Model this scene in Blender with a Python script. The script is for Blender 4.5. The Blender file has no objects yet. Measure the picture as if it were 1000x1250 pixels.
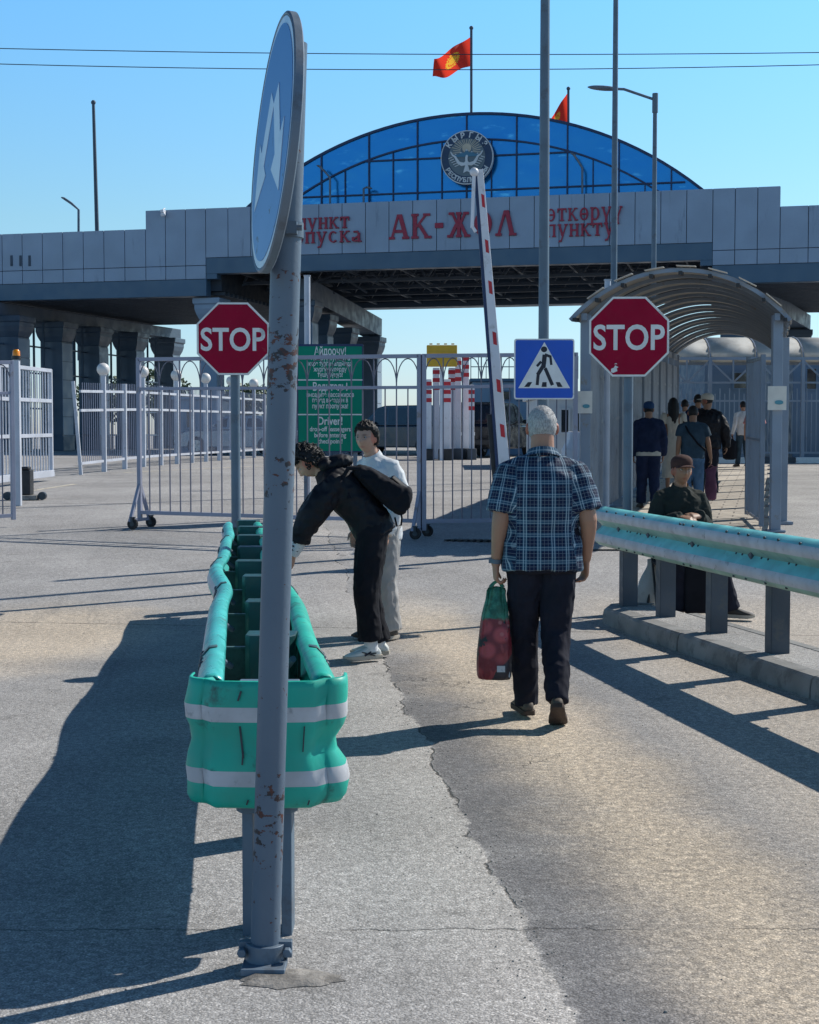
import bpy, bmesh, math, random
import numpy as np
from mathutils import Vector, Matrix, noise, Euler
random.seed(7)
PI = math.pi
R = math.radians
scene = bpy.context.scene
COL = scene.collection
V = Vector

# ------------------------------------------------------------------ camera geometry
EYE = V((0, 0, 1.6)); FOC = 1800.0
PITCH = math.atan(94 / 1800)
FW = V((0, math.cos(PITCH), -math.sin(PITCH))); UPV = V((0, math.sin(PITCH), math.cos(PITCH)))

def ray(px, py):
    return FW + V((1, 0, 0)) * ((px - 500) / FOC) + UPV * ((625 - py) / FOC)

def at(px, py, Y):
    """point of the place that the photo shows at (px, py), at distance Y"""
    d = ray(px, py)
    return EYE + d * (Y / d.y)

_ty = np.linspace(-50, 140, 1901)
_tz = np.interp(_ty, [-50, 13, 19, 24, 38, 50, 140], [0, 0, .28, .45, .78, .86, .86])
_tz = np.convolve(np.pad(_tz, 12, mode='edge'), np.ones(25) / 25, mode='valid')
def terr(y):
    return float(np.interp(y, _ty, _tz))
def pav(y):
    return max(.14, terr(y) + .02)

# ------------------------------------------------------------------ objects
WL = {}

def tag(o, label=None, cat=None, group=None, kind=None):
    if label: o['label'] = label
    if cat: o['category'] = cat
    if group: o['group'] = group
    if kind: o['kind'] = kind
    return o

def thing(name, label, cat, loc=(0, 0, 0), group=None):
    o = bpy.data.objects.new(name, None)
    COL.objects.link(o)
    o.location = loc
    o.empty_display_size = .2
    WL[o.name] = V(loc)
    return tag(o, label, cat, group)

def link(name, me, parent=None, org=None):
    o = bpy.data.objects.new(name, me)
    COL.objects.link(o)
    if parent is not None:
        o.parent = parent
        WL[o.name] = WL[parent.name].copy()
    else:
        o.location = org
        WL[o.name] = V(org)
    return o

def copy_tree(o, loc=None, rz=None, parent=None, label=None):
    c = o.copy()
    COL.objects.link(c)
    if parent is not None:
        c.parent = parent
    if loc is not None: c.location = loc
    if rz is not None: c.rotation_euler = (0, 0, rz)
    if label: c['label'] = label
    WL[c.name] = V(c.location) if parent is None else WL[parent.name]
    for ch in list(o.children):
        copy_tree(ch, parent=c)
    return c

class MB:
    def __init__(self):
        self.v = []; self.f = []; self.mi = []; self.cur = 0
    def add(self, vs, fs):
        b = len(self.v)
        self.v += [V(p) for p in vs]
        for f in fs:
            self.f.append([i + b for i in f]); self.mi.append(self.cur)
        return self
    def box(self, c, s, M=None):
        x, y, z = s[0] / 2, s[1] / 2, s[2] / 2
        vs = [V((a, b, d)) for d in (-z, z) for a, b in ((-x, -y), (x, -y), (x, y), (-x, y))]
        if M is not None: vs = [M @ p for p in vs]
        vs = [p + V(c) for p in vs]
        return self.add(vs, [(3, 2, 1, 0), (4, 5, 6, 7), (0, 1, 5, 4), (1, 2, 6, 5), (2, 3, 7, 6), (3, 0, 4, 7)])
    def beam(self, p0, p1, w, h=None, up=(0, 0, 1)):
        p0, p1 = V(p0), V(p1); h = h or w
        d = (p1 - p0).normalized(); u = V(up)
        if abs(d.dot(u)) > .98: u = V((0, 1, 0)) if abs(d.y) < .9 else V((1, 0, 0))
        s = d.cross(u).normalized() * (w / 2); t = s.cross(d).normalized() * (h / 2)
        vs = [p + a * s + b * t for p in (p0, p1) for a, b in ((-1, -1), (1, -1), (1, 1), (-1, 1))]
        return self.add(vs, [(3, 2, 1, 0), (4, 5, 6, 7), (0, 1, 5, 4), (1, 2, 6, 5), (2, 3, 7, 6), (3, 0, 4, 7)])
    def rings(self, rs, cap=True, close=True):
        n = len(rs[0]); vs = [p for r in rs for p in r]; fs = []
        for i in range(len(rs) - 1):
            for j in range(n if close else n - 1):
                k = (j + 1) % n
                fs.append((i * n + j, i * n + k, (i + 1) * n + k, (i + 1) * n + j))
        if cap:
            fs.append(tuple(range(n - 1, -1, -1))); m = (len(rs) - 1) * n
            fs.append(tuple(range(m, m + n)))
        return self.add(vs, fs)
    def tube(self, pts, r, seg=10, cap=True):
        pts = [V(p) for p in pts]; n = len(pts)
        rr = r if isinstance(r, (list, tuple)) else [r] * n
        rs = []; pu = None
        for i, p in enumerate(pts):
            d = (pts[min(i + 1, n - 1)] - pts[max(i - 1, 0)])
            d = d.normalized() if d.length > 1e-9 else V((0, 0, 1))
            if pu is None:
                pu = V((0, 0, 1)) if abs(d.z) < .9 else V((1, 0, 0))
            s = d.cross(pu).normalized(); t = s.cross(d).normalized(); pu = t
            rs.append([p + (s * math.cos(a) + t * math.sin(a)) * rr[i] for a in (2 * PI * k / seg for k in range(seg))])
        return self.rings(rs, cap)
    def ell(self, c, r3, M=None, nu=14, nv=9):
        if not isinstance(r3, (tuple, list, Vector)): r3 = (r3,) * 3
        vs = [V((0, 0, r3[2]))]; fs = []
        for i in range(1, nv):
            t = PI * i / nv
            for j in range(nu):
                a = 2 * PI * j / nu
                vs.append(V((r3[0] * math.sin(t) * math.cos(a), r3[1] * math.sin(t) * math.sin(a), r3[2] * math.cos(t))))
        vs.append(V((0, 0, -r3[2])))
        for j in range(nu):
            fs.append((0, 1 + j, 1 + (j + 1) % nu))
        for i in range(nv - 2):
            for j in range(nu):
                a = 1 + i * nu; k = (j + 1) % nu
                fs.append((a + j, a + nu + j, a + nu + k, a + k))
        l = len(vs) - 1; a = 1 + (nv - 2) * nu
        for j in range(nu):
            fs.append((l, a + (j + 1) % nu, a + j))
        if M is not None: vs = [M @ p for p in vs]
        return self.add([p + V(c) for p in vs], fs)
    def prism(self, poly, d0, d1, M):
        """polygon (x, z) extruded along local y from d0 to d1, placed by M"""
        n = len(poly)
        vs = [M @ V((x, d0, z)) for x, z in poly] + [M @ V((x, d1, z)) for x, z in poly]
        fs = [tuple(range(n)), tuple(range(2 * n - 1, n - 1, -1))]
        fs += [(i, i + n, (i + 1) % n + n, (i + 1) % n) for i in range(n)]
        return self.add(vs, fs)
    def mesh(self, org):
        me = bpy.data.meshes.new('m')
        o = V(org)
        me.from_pydata([tuple(p - o) for p in self.v], [], self.f)
        me.polygons.foreach_set('material_index', self.mi)
        bm = bmesh.new(); bm.from_mesh(me)
        bmesh.ops.recalc_face_normals(bm, faces=bm.faces)
        bm.to_mesh(me); bm.free()
        me.update()
        return me
    def build(self, name, mats, parent=None, org=None, smooth=None, bevel=0, sub=0):
        if org is None: org = WL[parent.name] if parent is not None else (0, 0, 0)
        me = self.mesh(org)
        for m in (mats if isinstance(mats, (list, tuple)) else [mats]):
            me.materials.append(m)
        if smooth:
            me.polygons.foreach_set('use_smooth', [True] * len(me.polygons))
            me.set_sharp_from_angle(angle=R(smooth if smooth is not True else 40))
        o = link(name, me, parent, org)
        if bevel:
            b = o.modifiers.new('bevel', 'BEVEL'); b.width = bevel; b.segments = 2; b.limit_method = 'ANGLE'; b.angle_limit = R(40)
            b.harden_normals = False
        if sub:
            s = o.modifiers.new('sub', 'SUBSURF'); s.levels = sub; s.render_levels = sub
        return o

def frame_at(o, right, up=(0, 0, 1)):
    """matrix whose x is right, z is up, y points into the surface"""
    r = V(right).normalized(); u = V(up).normalized(); n = u.cross(r).normalized(); u = r.cross(n).normalized()
    return Matrix(((r.x, n.x, u.x, o[0]), (r.y, n.y, u.y, o[1]), (r.z, n.z, u.z, o[2]), (0, 0, 0, 1)))

def text_mb(mb, s, size, M, depth=.004, width=None, bold=0.0, align='CENTER', yscale=1.0, proud=0.0, sx=1.0):
    """lettering laid on the plane of M (x right, z up), standing proud towards -y"""
    cu = bpy.data.curves.new('t', 'FONT'); cu.body = s; cu.size = size; cu.align_x = align
    cu.extrude = depth / 2; cu.offset = bold * size; cu.resolution_u = 4
    ob = bpy.data.objects.new('t', cu); COL.objects.link(ob)
    bpy.context.view_layer.update()
    dg = bpy.context.evaluated_depsgraph_get()
    me = bpy.data.meshes.new_from_object(ob.evaluated_get(dg))
    bpy.data.objects.remove(ob); bpy.data.curves.remove(cu)
    xs = [p.co.x for p in me.vertices]
    k = sx
    cx = 0
    if width and xs:
        k = width / (max(xs) - min(xs)); cx = (max(xs) + min(xs)) / 2
    vs = [M @ V(((p.co.x - cx) * k, -p.co.z - depth / 2 - proud, p.co.y * yscale)) for p in me.vertices]
    mb.add(vs, [tuple(p.vertices) for p in me.polygons])
    bpy.data.meshes.remove(me)
    return mb

# ------------------------------------------------------------------ materials
class NT:
    def __init__(self, m):
        self.t = m.node_tree; self.t.nodes.clear()
        self.co = self.t.nodes.new('ShaderNodeTexCoord').outputs['Object']
    def n(self, typ, out=0, props=None, **ins):
        nd = self.t.nodes.new('ShaderNode' + typ)
        for k, v in (props or {}).items(): setattr(nd, k, v)
        for k, v in ins.items():
            key = int(k[1:]) if k[0] == 'i' and k[1:].isdigit() else k.replace('_', ' ')
            s = nd.inputs[key]
            if hasattr(v, 'is_linked') or isinstance(v, bpy.types.NodeSocket): self.t.links.new(v, s)
            else: s.default_value = v
        return nd.outputs[out]
    def math(self, op, a, b=0.0, clamp=False):
        return self.n('Math', props=dict(operation=op, use_clamp=clamp), i0=a, i1=b)
    def mix(self, f, a, b, mode='MIX'):
        nd = self.t.nodes.new('ShaderNodeMix'); nd.data_type = 'RGBA'; nd.blend_type = mode
        for i, v in ((0, f), (6, a), (7, b)):
            if isinstance(v, bpy.types.NodeSocket): self.t.links.new(v, nd.inputs[i])
            else:
                nd.inputs[i].default_value = v if i == 0 else (tuple(v) + (1,))[:4]
        return nd.outputs[2]
    def step(self, x, a, b, lo=0.0, hi=1.0):
        nd = self.t.nodes.new('ShaderNodeMapRange'); nd.interpolation_type = 'SMOOTHSTEP'
        self.t.links.new(x, nd.inputs[0])
        for i, v in ((1, a), (2, b), (3, lo), (4, hi)): nd.inputs[i].default_value = v
        return nd.outputs[0]
    def noise(self, scale, detail=4, rough=.55, co=None, out=0):
        return self.n('TexNoise', out=out, Vector=co or self.co, Scale=scale, Detail=float(detail), Roughness=rough)
    def xyz(self, co=None):
        nd = self.t.nodes.new('ShaderNodeSeparateXYZ'); self.t.links.new(co or self.co, nd.inputs[0])
        return nd.outputs
    def comb(self, x, y, z):
        return self.n('CombineXYZ', X=x, Y=y, Z=z)
    def bump(self, h, strength=.3, dist=.01, normal=None):
        a = dict(Height=h, Strength=strength, Distance=dist)
        if normal is not None: a['Normal'] = normal
        return self.n('Bump', **a)
    def out(self, color, rough=.6, metal=0.0, normal=None, spec=.5, alpha=None, trans=None, emit=None, sss=None):
        a = {'Base_Color': color if isinstance(color, bpy.types.NodeSocket) else (tuple(color) + (1,))[:4], 'Roughness': rough, 'Metallic': metal, 'Specular_IOR_Level': spec}
        if normal is not None: a['Normal'] = normal
        if trans is not None: a['Transmission_Weight'] = trans
        s = self.n('BsdfPrincipled', **a)
        o = self.t.nodes.new('ShaderNodeOutputMaterial'); self.t.links.new(s, o.inputs[0])
        return s

MATS = {}
def newmat(name):
    m = bpy.data.materials.new(name); m.use_nodes = True
    MATS[name] = m
    return m, NT(m)

def mat(name, col, rough=.55, metal=0.0, var=.18, scale=3.0, bump=.12, bscale=60.0, dirt=None, dirt_amt=.35, dscale=5.0, spec=.5, streak=False, bdist=.004):
    """plain surface with tone variation, fine bump and optional dirt or rust blotches"""
    m, t = newmat(name)
    a = t.noise(scale, 5)
    f = t.step(a, .3, .7, 1 - var, 1 + var * .6)
    c = t.mix(1.0, col, t.n('CombineColor', Red=f, Green=f, Blue=f), 'MULTIPLY')
    if dirt is not None:
        co = t.co
        if streak:
            x = t.xyz(); co = t.comb(x[0], x[1], t.math('MULTIPLY', x[2], .18))
        d = t.noise(dscale, 8, .68, co)
        c = t.mix(t.step(d, .62 - dirt_amt * .4, .74 - dirt_amt * .25), c, dirt)
    r = t.step(t.noise(scale * 4, 4), .3, .7, max(.04, rough - .1), min(1, rough + .12))
    nrm = t.bump(t.noise(bscale, 3), bump, bdist) if bump else None
    t.out(c, r, metal, nrm, spec)
    return m
# ------------------------------------------------------------------ the palette
galv = mat('galvanised_grey', (.12, .165, .22), .5, .15, .22, 3, .1, 80, dirt=(.09, .11, .14), dirt_amt=.25, dscale=7)
m, t = newmat('grey_painted_pole')
x = t.xyz()
c = t.mix(t.step(t.noise(2.5, 5), .3, .7), (.088, .128, .18), (.11, .152, .205))
fl = t.noise(46, 5, .62, t.comb(t.math('MULTIPLY', x[0], .55), x[1], x[2]))
def zband(a, b, e=.04): return t.math('MULTIPLY', t.step(x[2], a - e, a + e), t.step(x[2], b - e, b + e, 1, 0))
zm_ = t.math('MAXIMUM', t.math('MAXIMUM', zband(1.72, 1.92), t.math('MULTIPLY', zband(1.42, 1.55), .55)), t.math('MAXIMUM', t.math('MULTIPLY', zband(.30, .60), .62), t.math('MULTIPLY', zband(2.0, 2.12), .5)))
fm_ = t.step(t.math('ADD', fl, t.math('MULTIPLY', zm_, .16)), .655, .68)
chip = t.mix(t.step(t.noise(30, 3), .42, .56), (.016, .018, .026), (.085, .022, .014))
c = t.mix(fm_, c, chip)
gr_ = t.step(t.noise(8, 6, .65, t.comb(x[0], x[1], t.math('MULTIPLY', x[2], .25))), .55, .75, 0, .3)
c = t.mix(gr_, c, (.09, .12, .16))
t.out(c, .5, 0, t.bump(t.math('SUBTRACT', t.noise(60, 2), t.math('MULTIPLY', fm_, .6)), .2, .004))
polemat = m
rustm = mat('rust', (.10, .035, .02), .9, 0, .4, 20, .5, 120)
postgrey = mat('grey_post_paint', (.10, .15, .205), .5, 0, .15, 3, .1, 60, dirt=(.08, .1, .13), dirt_amt=.2)
teal = mat('teal_paint', (.008, .40, .30), .52, 0, .16, 4, .1, 40, dirt=(.015, .10, .09), dirt_amt=.20, dscale=6)
tealpale = mat('faded_teal_paint', (.06, .50, .47), .36, 0, .2, 4, .1, 40, dirt=(.05, .2, .2), dirt_amt=.22, dscale=7)
rail_teal_shaded = mat('worn_teal_paint_shaded', (.24, .42, .35), .45, 0, .2, 4, .1, 40, dirt=(.10, .2, .18), dirt_amt=.14, dscale=7)  # shaded copy of the right rail's teal, for its down-facing slopes
rail_teal_lit = mat('worn_teal_paint_lit', (.15, .50, .49), .4, 0, .25, 5, .1, 40, dirt=(.10, .3, .3), dirt_amt=.14, dscale=9)  # the same teal as lit from above, for the up-facing slopes
tealdark = mat('dark_green_paint', (.004, .055, .06), .5, 0, .25, 5, .15, 50, dirt=(.02, .05, .05), dirt_amt=.3, dscale=8)
spacerm = mat('spacer_green', (.05, .11, .11), .5, 0, .2, 5, .12, 50, dirt=(.02, .05, .05), dirt_amt=.25, dscale=8)
stripe = mat('white_stripe', (.50, .51, .54), .55, 0, .15, 8, .1, 60, dirt=(.22, .24, .26), dirt_amt=.16, dscale=14)
boltm = mat('dark_bolt', (.05, .065, .08), .5, .5, .2, 20, .1)
darkpost = mat('dark_grey_post', (.062, .075, .095), .6, 0, .25, 3, .2, 60, dirt=(.10, .10, .10), dirt_amt=.2, dscale=6)
concrete = mat('kerb_concrete', (.24, .235, .225), .85, 0, .25, 3, .5, 50, dirt=(.13, .125, .12), dirt_amt=.35, dscale=5, bdist=.008)
signred = mat('sign_red', (.30, .001, .03), .5, 0, .08, 5, .05, 60, dirt=(.30, .05, .06), dirt_amt=.03, dscale=12, spec=.15)
signwhite = mat('sign_white', (.72, .74, .74), .45, 0, .08, 6, .05, 60, dirt=(.4, .42, .42), dirt_amt=.08)
signblue = mat('sign_blue', (.004, .085, .52), .4, 0, .06, 4, .04, 60)
signgreen = mat('notice_green', (.002, .23, .145), .55, 0, .08, 3, .04, 60, spec=.15)
signblack = mat('sign_black', (.012, .014, .028), .5)
navy = mat('navy_frame', (.01, .03, .10), .5)
clad = mat('cladding_panel', (.255, .335, .45), .4, 0, .09, .9, .02, 10, dirt=(.17, .225, .31), dirt_amt=.06, dscale=2.2, streak=True)
seamm = mat('cladding_joint', (.05, .075, .11), .7)
bandm = mat('dark_blue_band', (.055, .115, .185), .45, 0, .08, .5, .02, 8)
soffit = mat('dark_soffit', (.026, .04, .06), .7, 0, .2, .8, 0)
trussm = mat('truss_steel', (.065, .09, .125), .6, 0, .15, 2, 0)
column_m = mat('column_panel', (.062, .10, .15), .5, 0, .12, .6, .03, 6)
column_l = mat('pale_column_and_sunlit_flank', (.21, .28, .37), .5, 0, .1, .6, .03, 6)  # light grey front column; also sunlight painted on the column flanks
letred = mat('letter_red', (.30, .008, .04), .45, 0, .1, 3, 0)
fencem = mat('white_fence_paint', (.50, .53, .60), .45, 0, .12, 2, .06, 60, dirt=(.28, .29, .31), dirt_amt=.12)
gatem = mat('gate_grey_paint', (.27, .29, .38), .45, 0, .12, 2, .06, 60, dirt=(.2, .17, .16), dirt_amt=.1)
barm = mat('dark_gate_bar_paint', (.13, .135, .185), .45, 0, .12, 2, .06, 60)
globem = mat('white_globe', (.68, .66, .64), .35, 0, .05, 3, 0)
orange = mat('beacon_orange', (.9, .28, .01), .25, 0, .05, 3, 0)
blackp = mat('black_plastic', (.015, .017, .022), .5, 0, .2, 5, .1)
rubber = mat('black_rubber', (.02, .02, .022), .8, 0, .2, 8, .1)
whitep = mat('white_painted_block', (.66, .68, .74), .5, 0, .08, 1.5, .05, 30, dirt=(.5, .5, .52), dirt_amt=.15)
redp = mat('red_paint', (.5, .02, .035), .5, 0, .12, 4, .05)
yellowp = mat('yellow_board', (.62, .36, .02), .5, 0, .1, 3, .03)
kiosk_m = mat('cabin_blue_grey', (.20, .275, .37), .5, 0, .08, 1, .03, 20)
kiosk_w = mat('cabin_white', (.55, .56, .57), .5, 0, .08, 1, .03, 20)
wallblue = mat('blue_grey_wall', (.10, .17, .26), .5, 0, .1, 1, .03, 20)
tunnel_m = mat('tunnel_steel', (.21, .26, .33), .45, .1, .12, 2, .06, 50, dirt=(.2, .19, .18), dirt_amt=.12)
tunnel_w = mat('tunnel_sheet', (.26, .29, .335), .5, .1, .14, 1.5, .06, 30, dirt=(.15, .15, .15), dirt_amt=.12)
roofpoly = None
paper = mat('notice_paper', (.66, .64, .58), .7, 0, .08, 6, 0)
tealink = mat('printed_teal', (.08, .27, .33), .7, 0)
wirem = mat('wire_black', (.02, .03, .05), .6, 0, .05, 1, 0)
carblack = mat('car_paint_black', (.012, .016, .022), .18, .2, .1, 1, 0)
cargrey = mat('car_paint_blue_grey', (.05, .075, .10), .2, .3, .1, 1, 0)
carsilver = mat('car_paint_silver', (.32, .36, .42), .25, .4, .1, 1, 0)
carglass = mat('car_glass', (.01, .014, .02), .06, 0, .0, 1, 0, spec=.8)
rimm = mat('alloy_rim', (.4, .42, .44), .3, .8, .1, 4, 0)
taillight = mat('tail_light', (.55, .01, .02), .2, 0, .05, 4, 0)
headlightm = mat('head_light', (.7, .72, .75), .1, 0, .05, 4, 0)
gold = mat('emblem_gold', (.48, .43, .34), .5, 0, .1, 3, 0)
emblem_navy = mat('emblem_navy', (.012, .04, .10), .5, 0, .1, 3, 0)
emblem_blue = mat('emblem_blue', (.05, .17, .27), .5, 0, .1, 3, 0)
emblem_white = mat('emblem_white', (.55, .6, .64), .5, 0, .1, 3, 0)
emblem_olive = mat('emblem_olive', (.11, .155, .19), .5, 0, .1, 3, 0)

# glass of the arched gable: blue mirror coating, slightly wavy
m, t = newmat('blue_mirror_glass')
w = t.noise(.55, 2)
patch = t.step(t.noise(.9, 6, .6, t.comb(t.xyz()[0], t.xyz()[1], t.math('MULTIPLY', t.xyz()[2], 3.0))), .58, .72)
base = t.mix(patch, (.010, .20, .50), (.10, .42, .70))
t.out(base, .16, .55, t.bump(w, .12, .3), .6)
glassm = m

# translucent sheet of the walkway roof
def sheetmat(name, col, tr, amt):
    m, t = newmat(name)
    c = t.mix(t.step(t.noise(3, 5), .35, .7), col, tuple(x * .7 for x in col))
    s = t.n('BsdfPrincipled', Base_Color=c, Roughness=.6, Specular_IOR_Level=.2)
    tl = t.n('BsdfTranslucent', Color=(tr + (1,)))
    mx = t.n('MixShader', i0=amt, i1=s, i2=tl)
    o = t.t.nodes.new('ShaderNodeOutputMaterial'); t.t.links.new(mx, o.inputs[0])
    return m
roofpoly = sheetmat('smoked_roof_sheet', (.40, .40, .40), (.42, .39, .33), .36)
flagred = sheetmat('flag_red', (.62, .03, .025), (.85, .06, .03), .5)
flagyellow = sheetmat('flag_yellow', (.75, .40, .04), (.9, .5, .05), .5)
roofwhite = sheetmat('milky_roof_sheet', (.62, .62, .60), (.7, .68, .63), .4)

# asphalt: pale old carriageway, darker relaid patch, sandy dust, seam and hairline cracks
def asphalt(name, lane=True, base=(.465, .45, .44), gr=1.0):
    m, t = newmat(name)
    x = t.xyz()
    X, Y = x[0], x[1]
    n1 = t.noise(1.1, 5); n2 = t.noise(9, 5, .6)
    big = t.step(t.noise(.35, 6, .6), .3, .7, .86, 1.1)
    grain = t.noise(150, 2, .7)
    grain2 = t.n('TexVoronoi', Vector=t.co, Scale=95.0)
    wear = t.noise(28, 4, .65)
    base_c = t.mix(t.step(n1, .35, .7), base, tuple(c * .84 for c in base))
    col = base_c
    h = t.math('ADD', t.math('MULTIPLY', grain, .7), t.math('MULTIPLY', grain2, .5))
    if lane:
        wob = t.math('ADD', t.math('MULTIPLY', t.math('SUBTRACT', n1, .5), .26), t.math('MULTIPLY', t.math('SUBTRACT', n2, .5), .11))
        s = t.math('ADD', t.math('SUBTRACT', X, t.math('ADD', .83, t.math('MULTIPLY', Y, -.098))), wob)
        dark = t.math('MULTIPLY', t.step(s, -.01, .025), t.step(s, .55, 1.7, 1.0, .12))
        dark = t.math('MULTIPLY', dark, t.step(Y, 9.0, 13.0, 1.0, .0))
        dark = t.math('MULTIPLY', dark, t.step(t.noise(2.2, 6, .65), .25, .6, .55, 1.0))
        col = t.mix(dark, col, (.215, .208, .212))
        # worn pale apron left of the seam
        pale = t.math('MULTIPLY', t.step(s, -.5, -.02), t.step(s, 0, .01, 1, 0))
        col = t.mix(t.math('MULTIPLY', pale, .45), col, (.58, .54, .505))
        # sandy dust band along the right lane
        c0 = t.math('ADD', 1.75, t.math('MULTIPLY', Y, -.128))
        d = t.math('ABSOLUTE', t.math('SUBTRACT', X, c0))
        d = t.math('ADD', d, t.math('MULTIPLY', t.math('SUBTRACT', t.noise(.9, 6, .65), .5), .75))
        dust = t.math('MULTIPLY', t.step(d, .05, .62, 1, 0), t.step(Y, 12.0, 15.0, 1, 0))
        dust2 = t.math('MULTIPLY', t.step(X, 1.15, 1.9), t.step(Y, 13, 15, 1, 0))
        dx = t.math('ADD', X, 3.1); dy = t.math('MULTIPLY', t.math('SUBTRACT', Y, 11.6), .5)
        rr = t.math('SQRT', t.math('ADD', t.math('MULTIPLY', dx, dx), t.math('MULTIPLY', dy, dy)))
        rr = t.math('ADD', rr, t.math('MULTIPLY', t.math('SUBTRACT', n1, .5), .9))
        dust3 = t.step(rr, .5, 1.35, 1, 0)
        dust = t.math('MAXIMUM', dust, t.math('MAXIMUM', t.math('MULTIPLY', dust2, .55), t.math('MULTIPLY', dust3, 1.0)))
        dust = t.math('MULTIPLY', dust, t.step(wear, .25, .7, .55, 1.0))
        col = t.mix(t.math('MULTIPLY', dust, .92), col, (.72, .60, .46))
        # seam crack and hairline cracks
        cr = t.math('ABSOLUTE', s)
        crack = t.math('MULTIPLY', t.step(cr, .002, .011, 1, 0), t.step(t.noise(3.1, 3), .44, .58))
        ty = t.math('ADD', t.math('SUBTRACT', Y, 4.7), t.math('MULTIPLY', t.math('SUBTRACT', n2, .5), .10))
        crack2 = t.math('MULTIPLY', t.step(t.math('ABSOLUTE', ty), .002, .008, .75, 0), t.step(t.noise(1.7, 3), .36, .5))
        ty2 = t.math('ADD', t.math('SUBTRACT', t.math('ADD', Y, t.math('MULTIPLY', X, .12)), 12.1), t.math('MULTIPLY', t.math('SUBTRACT', n2, .5), .10))
        crack3 = t.step(t.math('ABSOLUTE', ty2), .006, .018, .8, 0)
        ty3 = t.math('ADD', t.math('SUBTRACT', t.math('ADD', Y, t.math('MULTIPLY', X, .06)), 24.2), t.math('MULTIPLY', t.math('SUBTRACT', n2, .5), .25))
        crack4 = t.step(t.math('ABSOLUTE', ty3), .02, .05, .7, 0)
        vor = t.n('TexVoronoi', props=dict(feature='DISTANCE_TO_EDGE'), Vector=t.n('VectorMath', props=dict(operation='ADD'), i0=t.co, i1=t.noise(2.5, 4, .6, None, 1)), Scale=.9)
        cv = t.math('MULTIPLY', t.step(vor, .004, .012, .8, 0), t.math('MULTIPLY', t.step(s, .0, .1), t.step(t.noise(.8, 2), .5, .6)))
        cv = t.math('MULTIPLY', cv, t.step(s, .35, .9, 1, 0))
        allc = t.math('MAXIMUM', t.math('MAXIMUM', crack, crack2), t.math('MAXIMUM', t.math('MAXIMUM', crack3, crack4), cv))
        col = t.mix(t.math('MULTIPLY', allc, .85), col, (.07, .065, .06))
        h = t.math('SUBTRACT', h, t.math('MULTIPLY', allc, 2.0))
        h = t.math('SUBTRACT', h, t.math('MULTIPLY', t.step(s, -.02, .03), .7))
        # tar spots, oil stains
        tyre = t.noise(1.5, 4, .6, t.comb(t.math('ADD', t.math('MULTIPLY', X, 3.2), t.math('MULTIPLY', Y, .36)), t.math('MULTIPLY', Y, .22), 0.0))
        col = t.mix(t.step(tyre, .56, .72, 0, .22), col, (.20, .19, .185))
        oil = t.step(t.noise(1.6, 3, .5), .66, .74, 0, .45)
        col = t.mix(oil, col, (.2, .19, .18))
    cells = t.n('SeparateColor', Color=t.n('TexVoronoi', out=1, Vector=t.co, Scale=82.0))
    cells2 = t.n('SeparateColor', Color=t.n('TexVoronoi', out=1, Vector=t.co, Scale=40.0))
    g = t.math('MULTIPLY', t.step(grain, .28, .72, 1 - .42 * gr, 1 + .36 * gr), t.math('MULTIPLY', t.step(cells, 0, 1, .83, 1.19), t.step(cells2, .0, 1, .93, 1.08)))
    g2 = t.step(grain2, .0, .55, 1.18, .72)
    wv = t.step(wear, .3, .7, .84, 1.12)
    k = t.math('MULTIPLY', t.math('MULTIPLY', g, g2), t.math('MULTIPLY', wv, big))
    col = t.mix(1.0, col, t.n('CombineColor', Red=k, Green=k, Blue=k), 'MULTIPLY')
    t.out(col, .85, 0, t.bump(h, .55, .009), .25)
    return m
road_m = asphalt('old_asphalt')
pave_m = asphalt('footway_asphalt', False, (.48, .46, .44))

m, t = newmat('concrete_pavers')
br = t.n('TexBrick', Vector=t.n('VectorRotate', props=dict(rotation_type='Z_AXIS'), Vector=t.co, Angle=R(14)), Scale=1.0,
         Color1=(.56, .50, .42, 1), Color2=(.48, .43, .37, 1), Mortar=(.2, .17, .15, 1), Mortar_Size=.012, Brick_Width=.42, Row_Height=.30)
t.out(t.mix(t.step(t.noise(4, 5), .3, .7, 0, .35), br, (.28, .25, .22)), .85, 0, t.bump(t.noise(90, 2), .4, .004))
paver_m = m
linem = mat('road_line_paint', (.62, .56, .44), .7, 0, .2, 4, .3, 80, dirt=(.28, .26, .24), dirt_amt=.4, dscale=9)
patchm = mat('mortar_patch', (.30, .28, .26), .9, 0, .3, 8, .6, 60, dirt=(.15, .14, .13), dirt_amt=.4, dscale=10, bdist=.01)

# people
def skinmat(name, col):
    m, t = newmat(name)
    tint = t.n('Attribute', props=dict(attribute_name='tint'))
    c = t.mix(t.step(t.noise(14, 4), .35, .7, 0, .35), col, tuple(x * .78 for x in col))
    c = t.mix(1.0, c, tint, 'MULTIPLY')
    s = t.out(c, .5, 0, t.bump(t.noise(150, 3), .3, .003), .4)
    s.node.inputs['Subsurface Weight'].default_value = .08
    s.node.inputs['Subsurface Radius'].default_value = (.012, .005, .003)
    return m
skin_tan = skinmat('skin_tanned', (.40, .21, .14))
skin_fair = skinmat('skin_fair', (.50, .30, .22))
skin_brown = skinmat('skin_brown', (.30, .165, .105))

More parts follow.
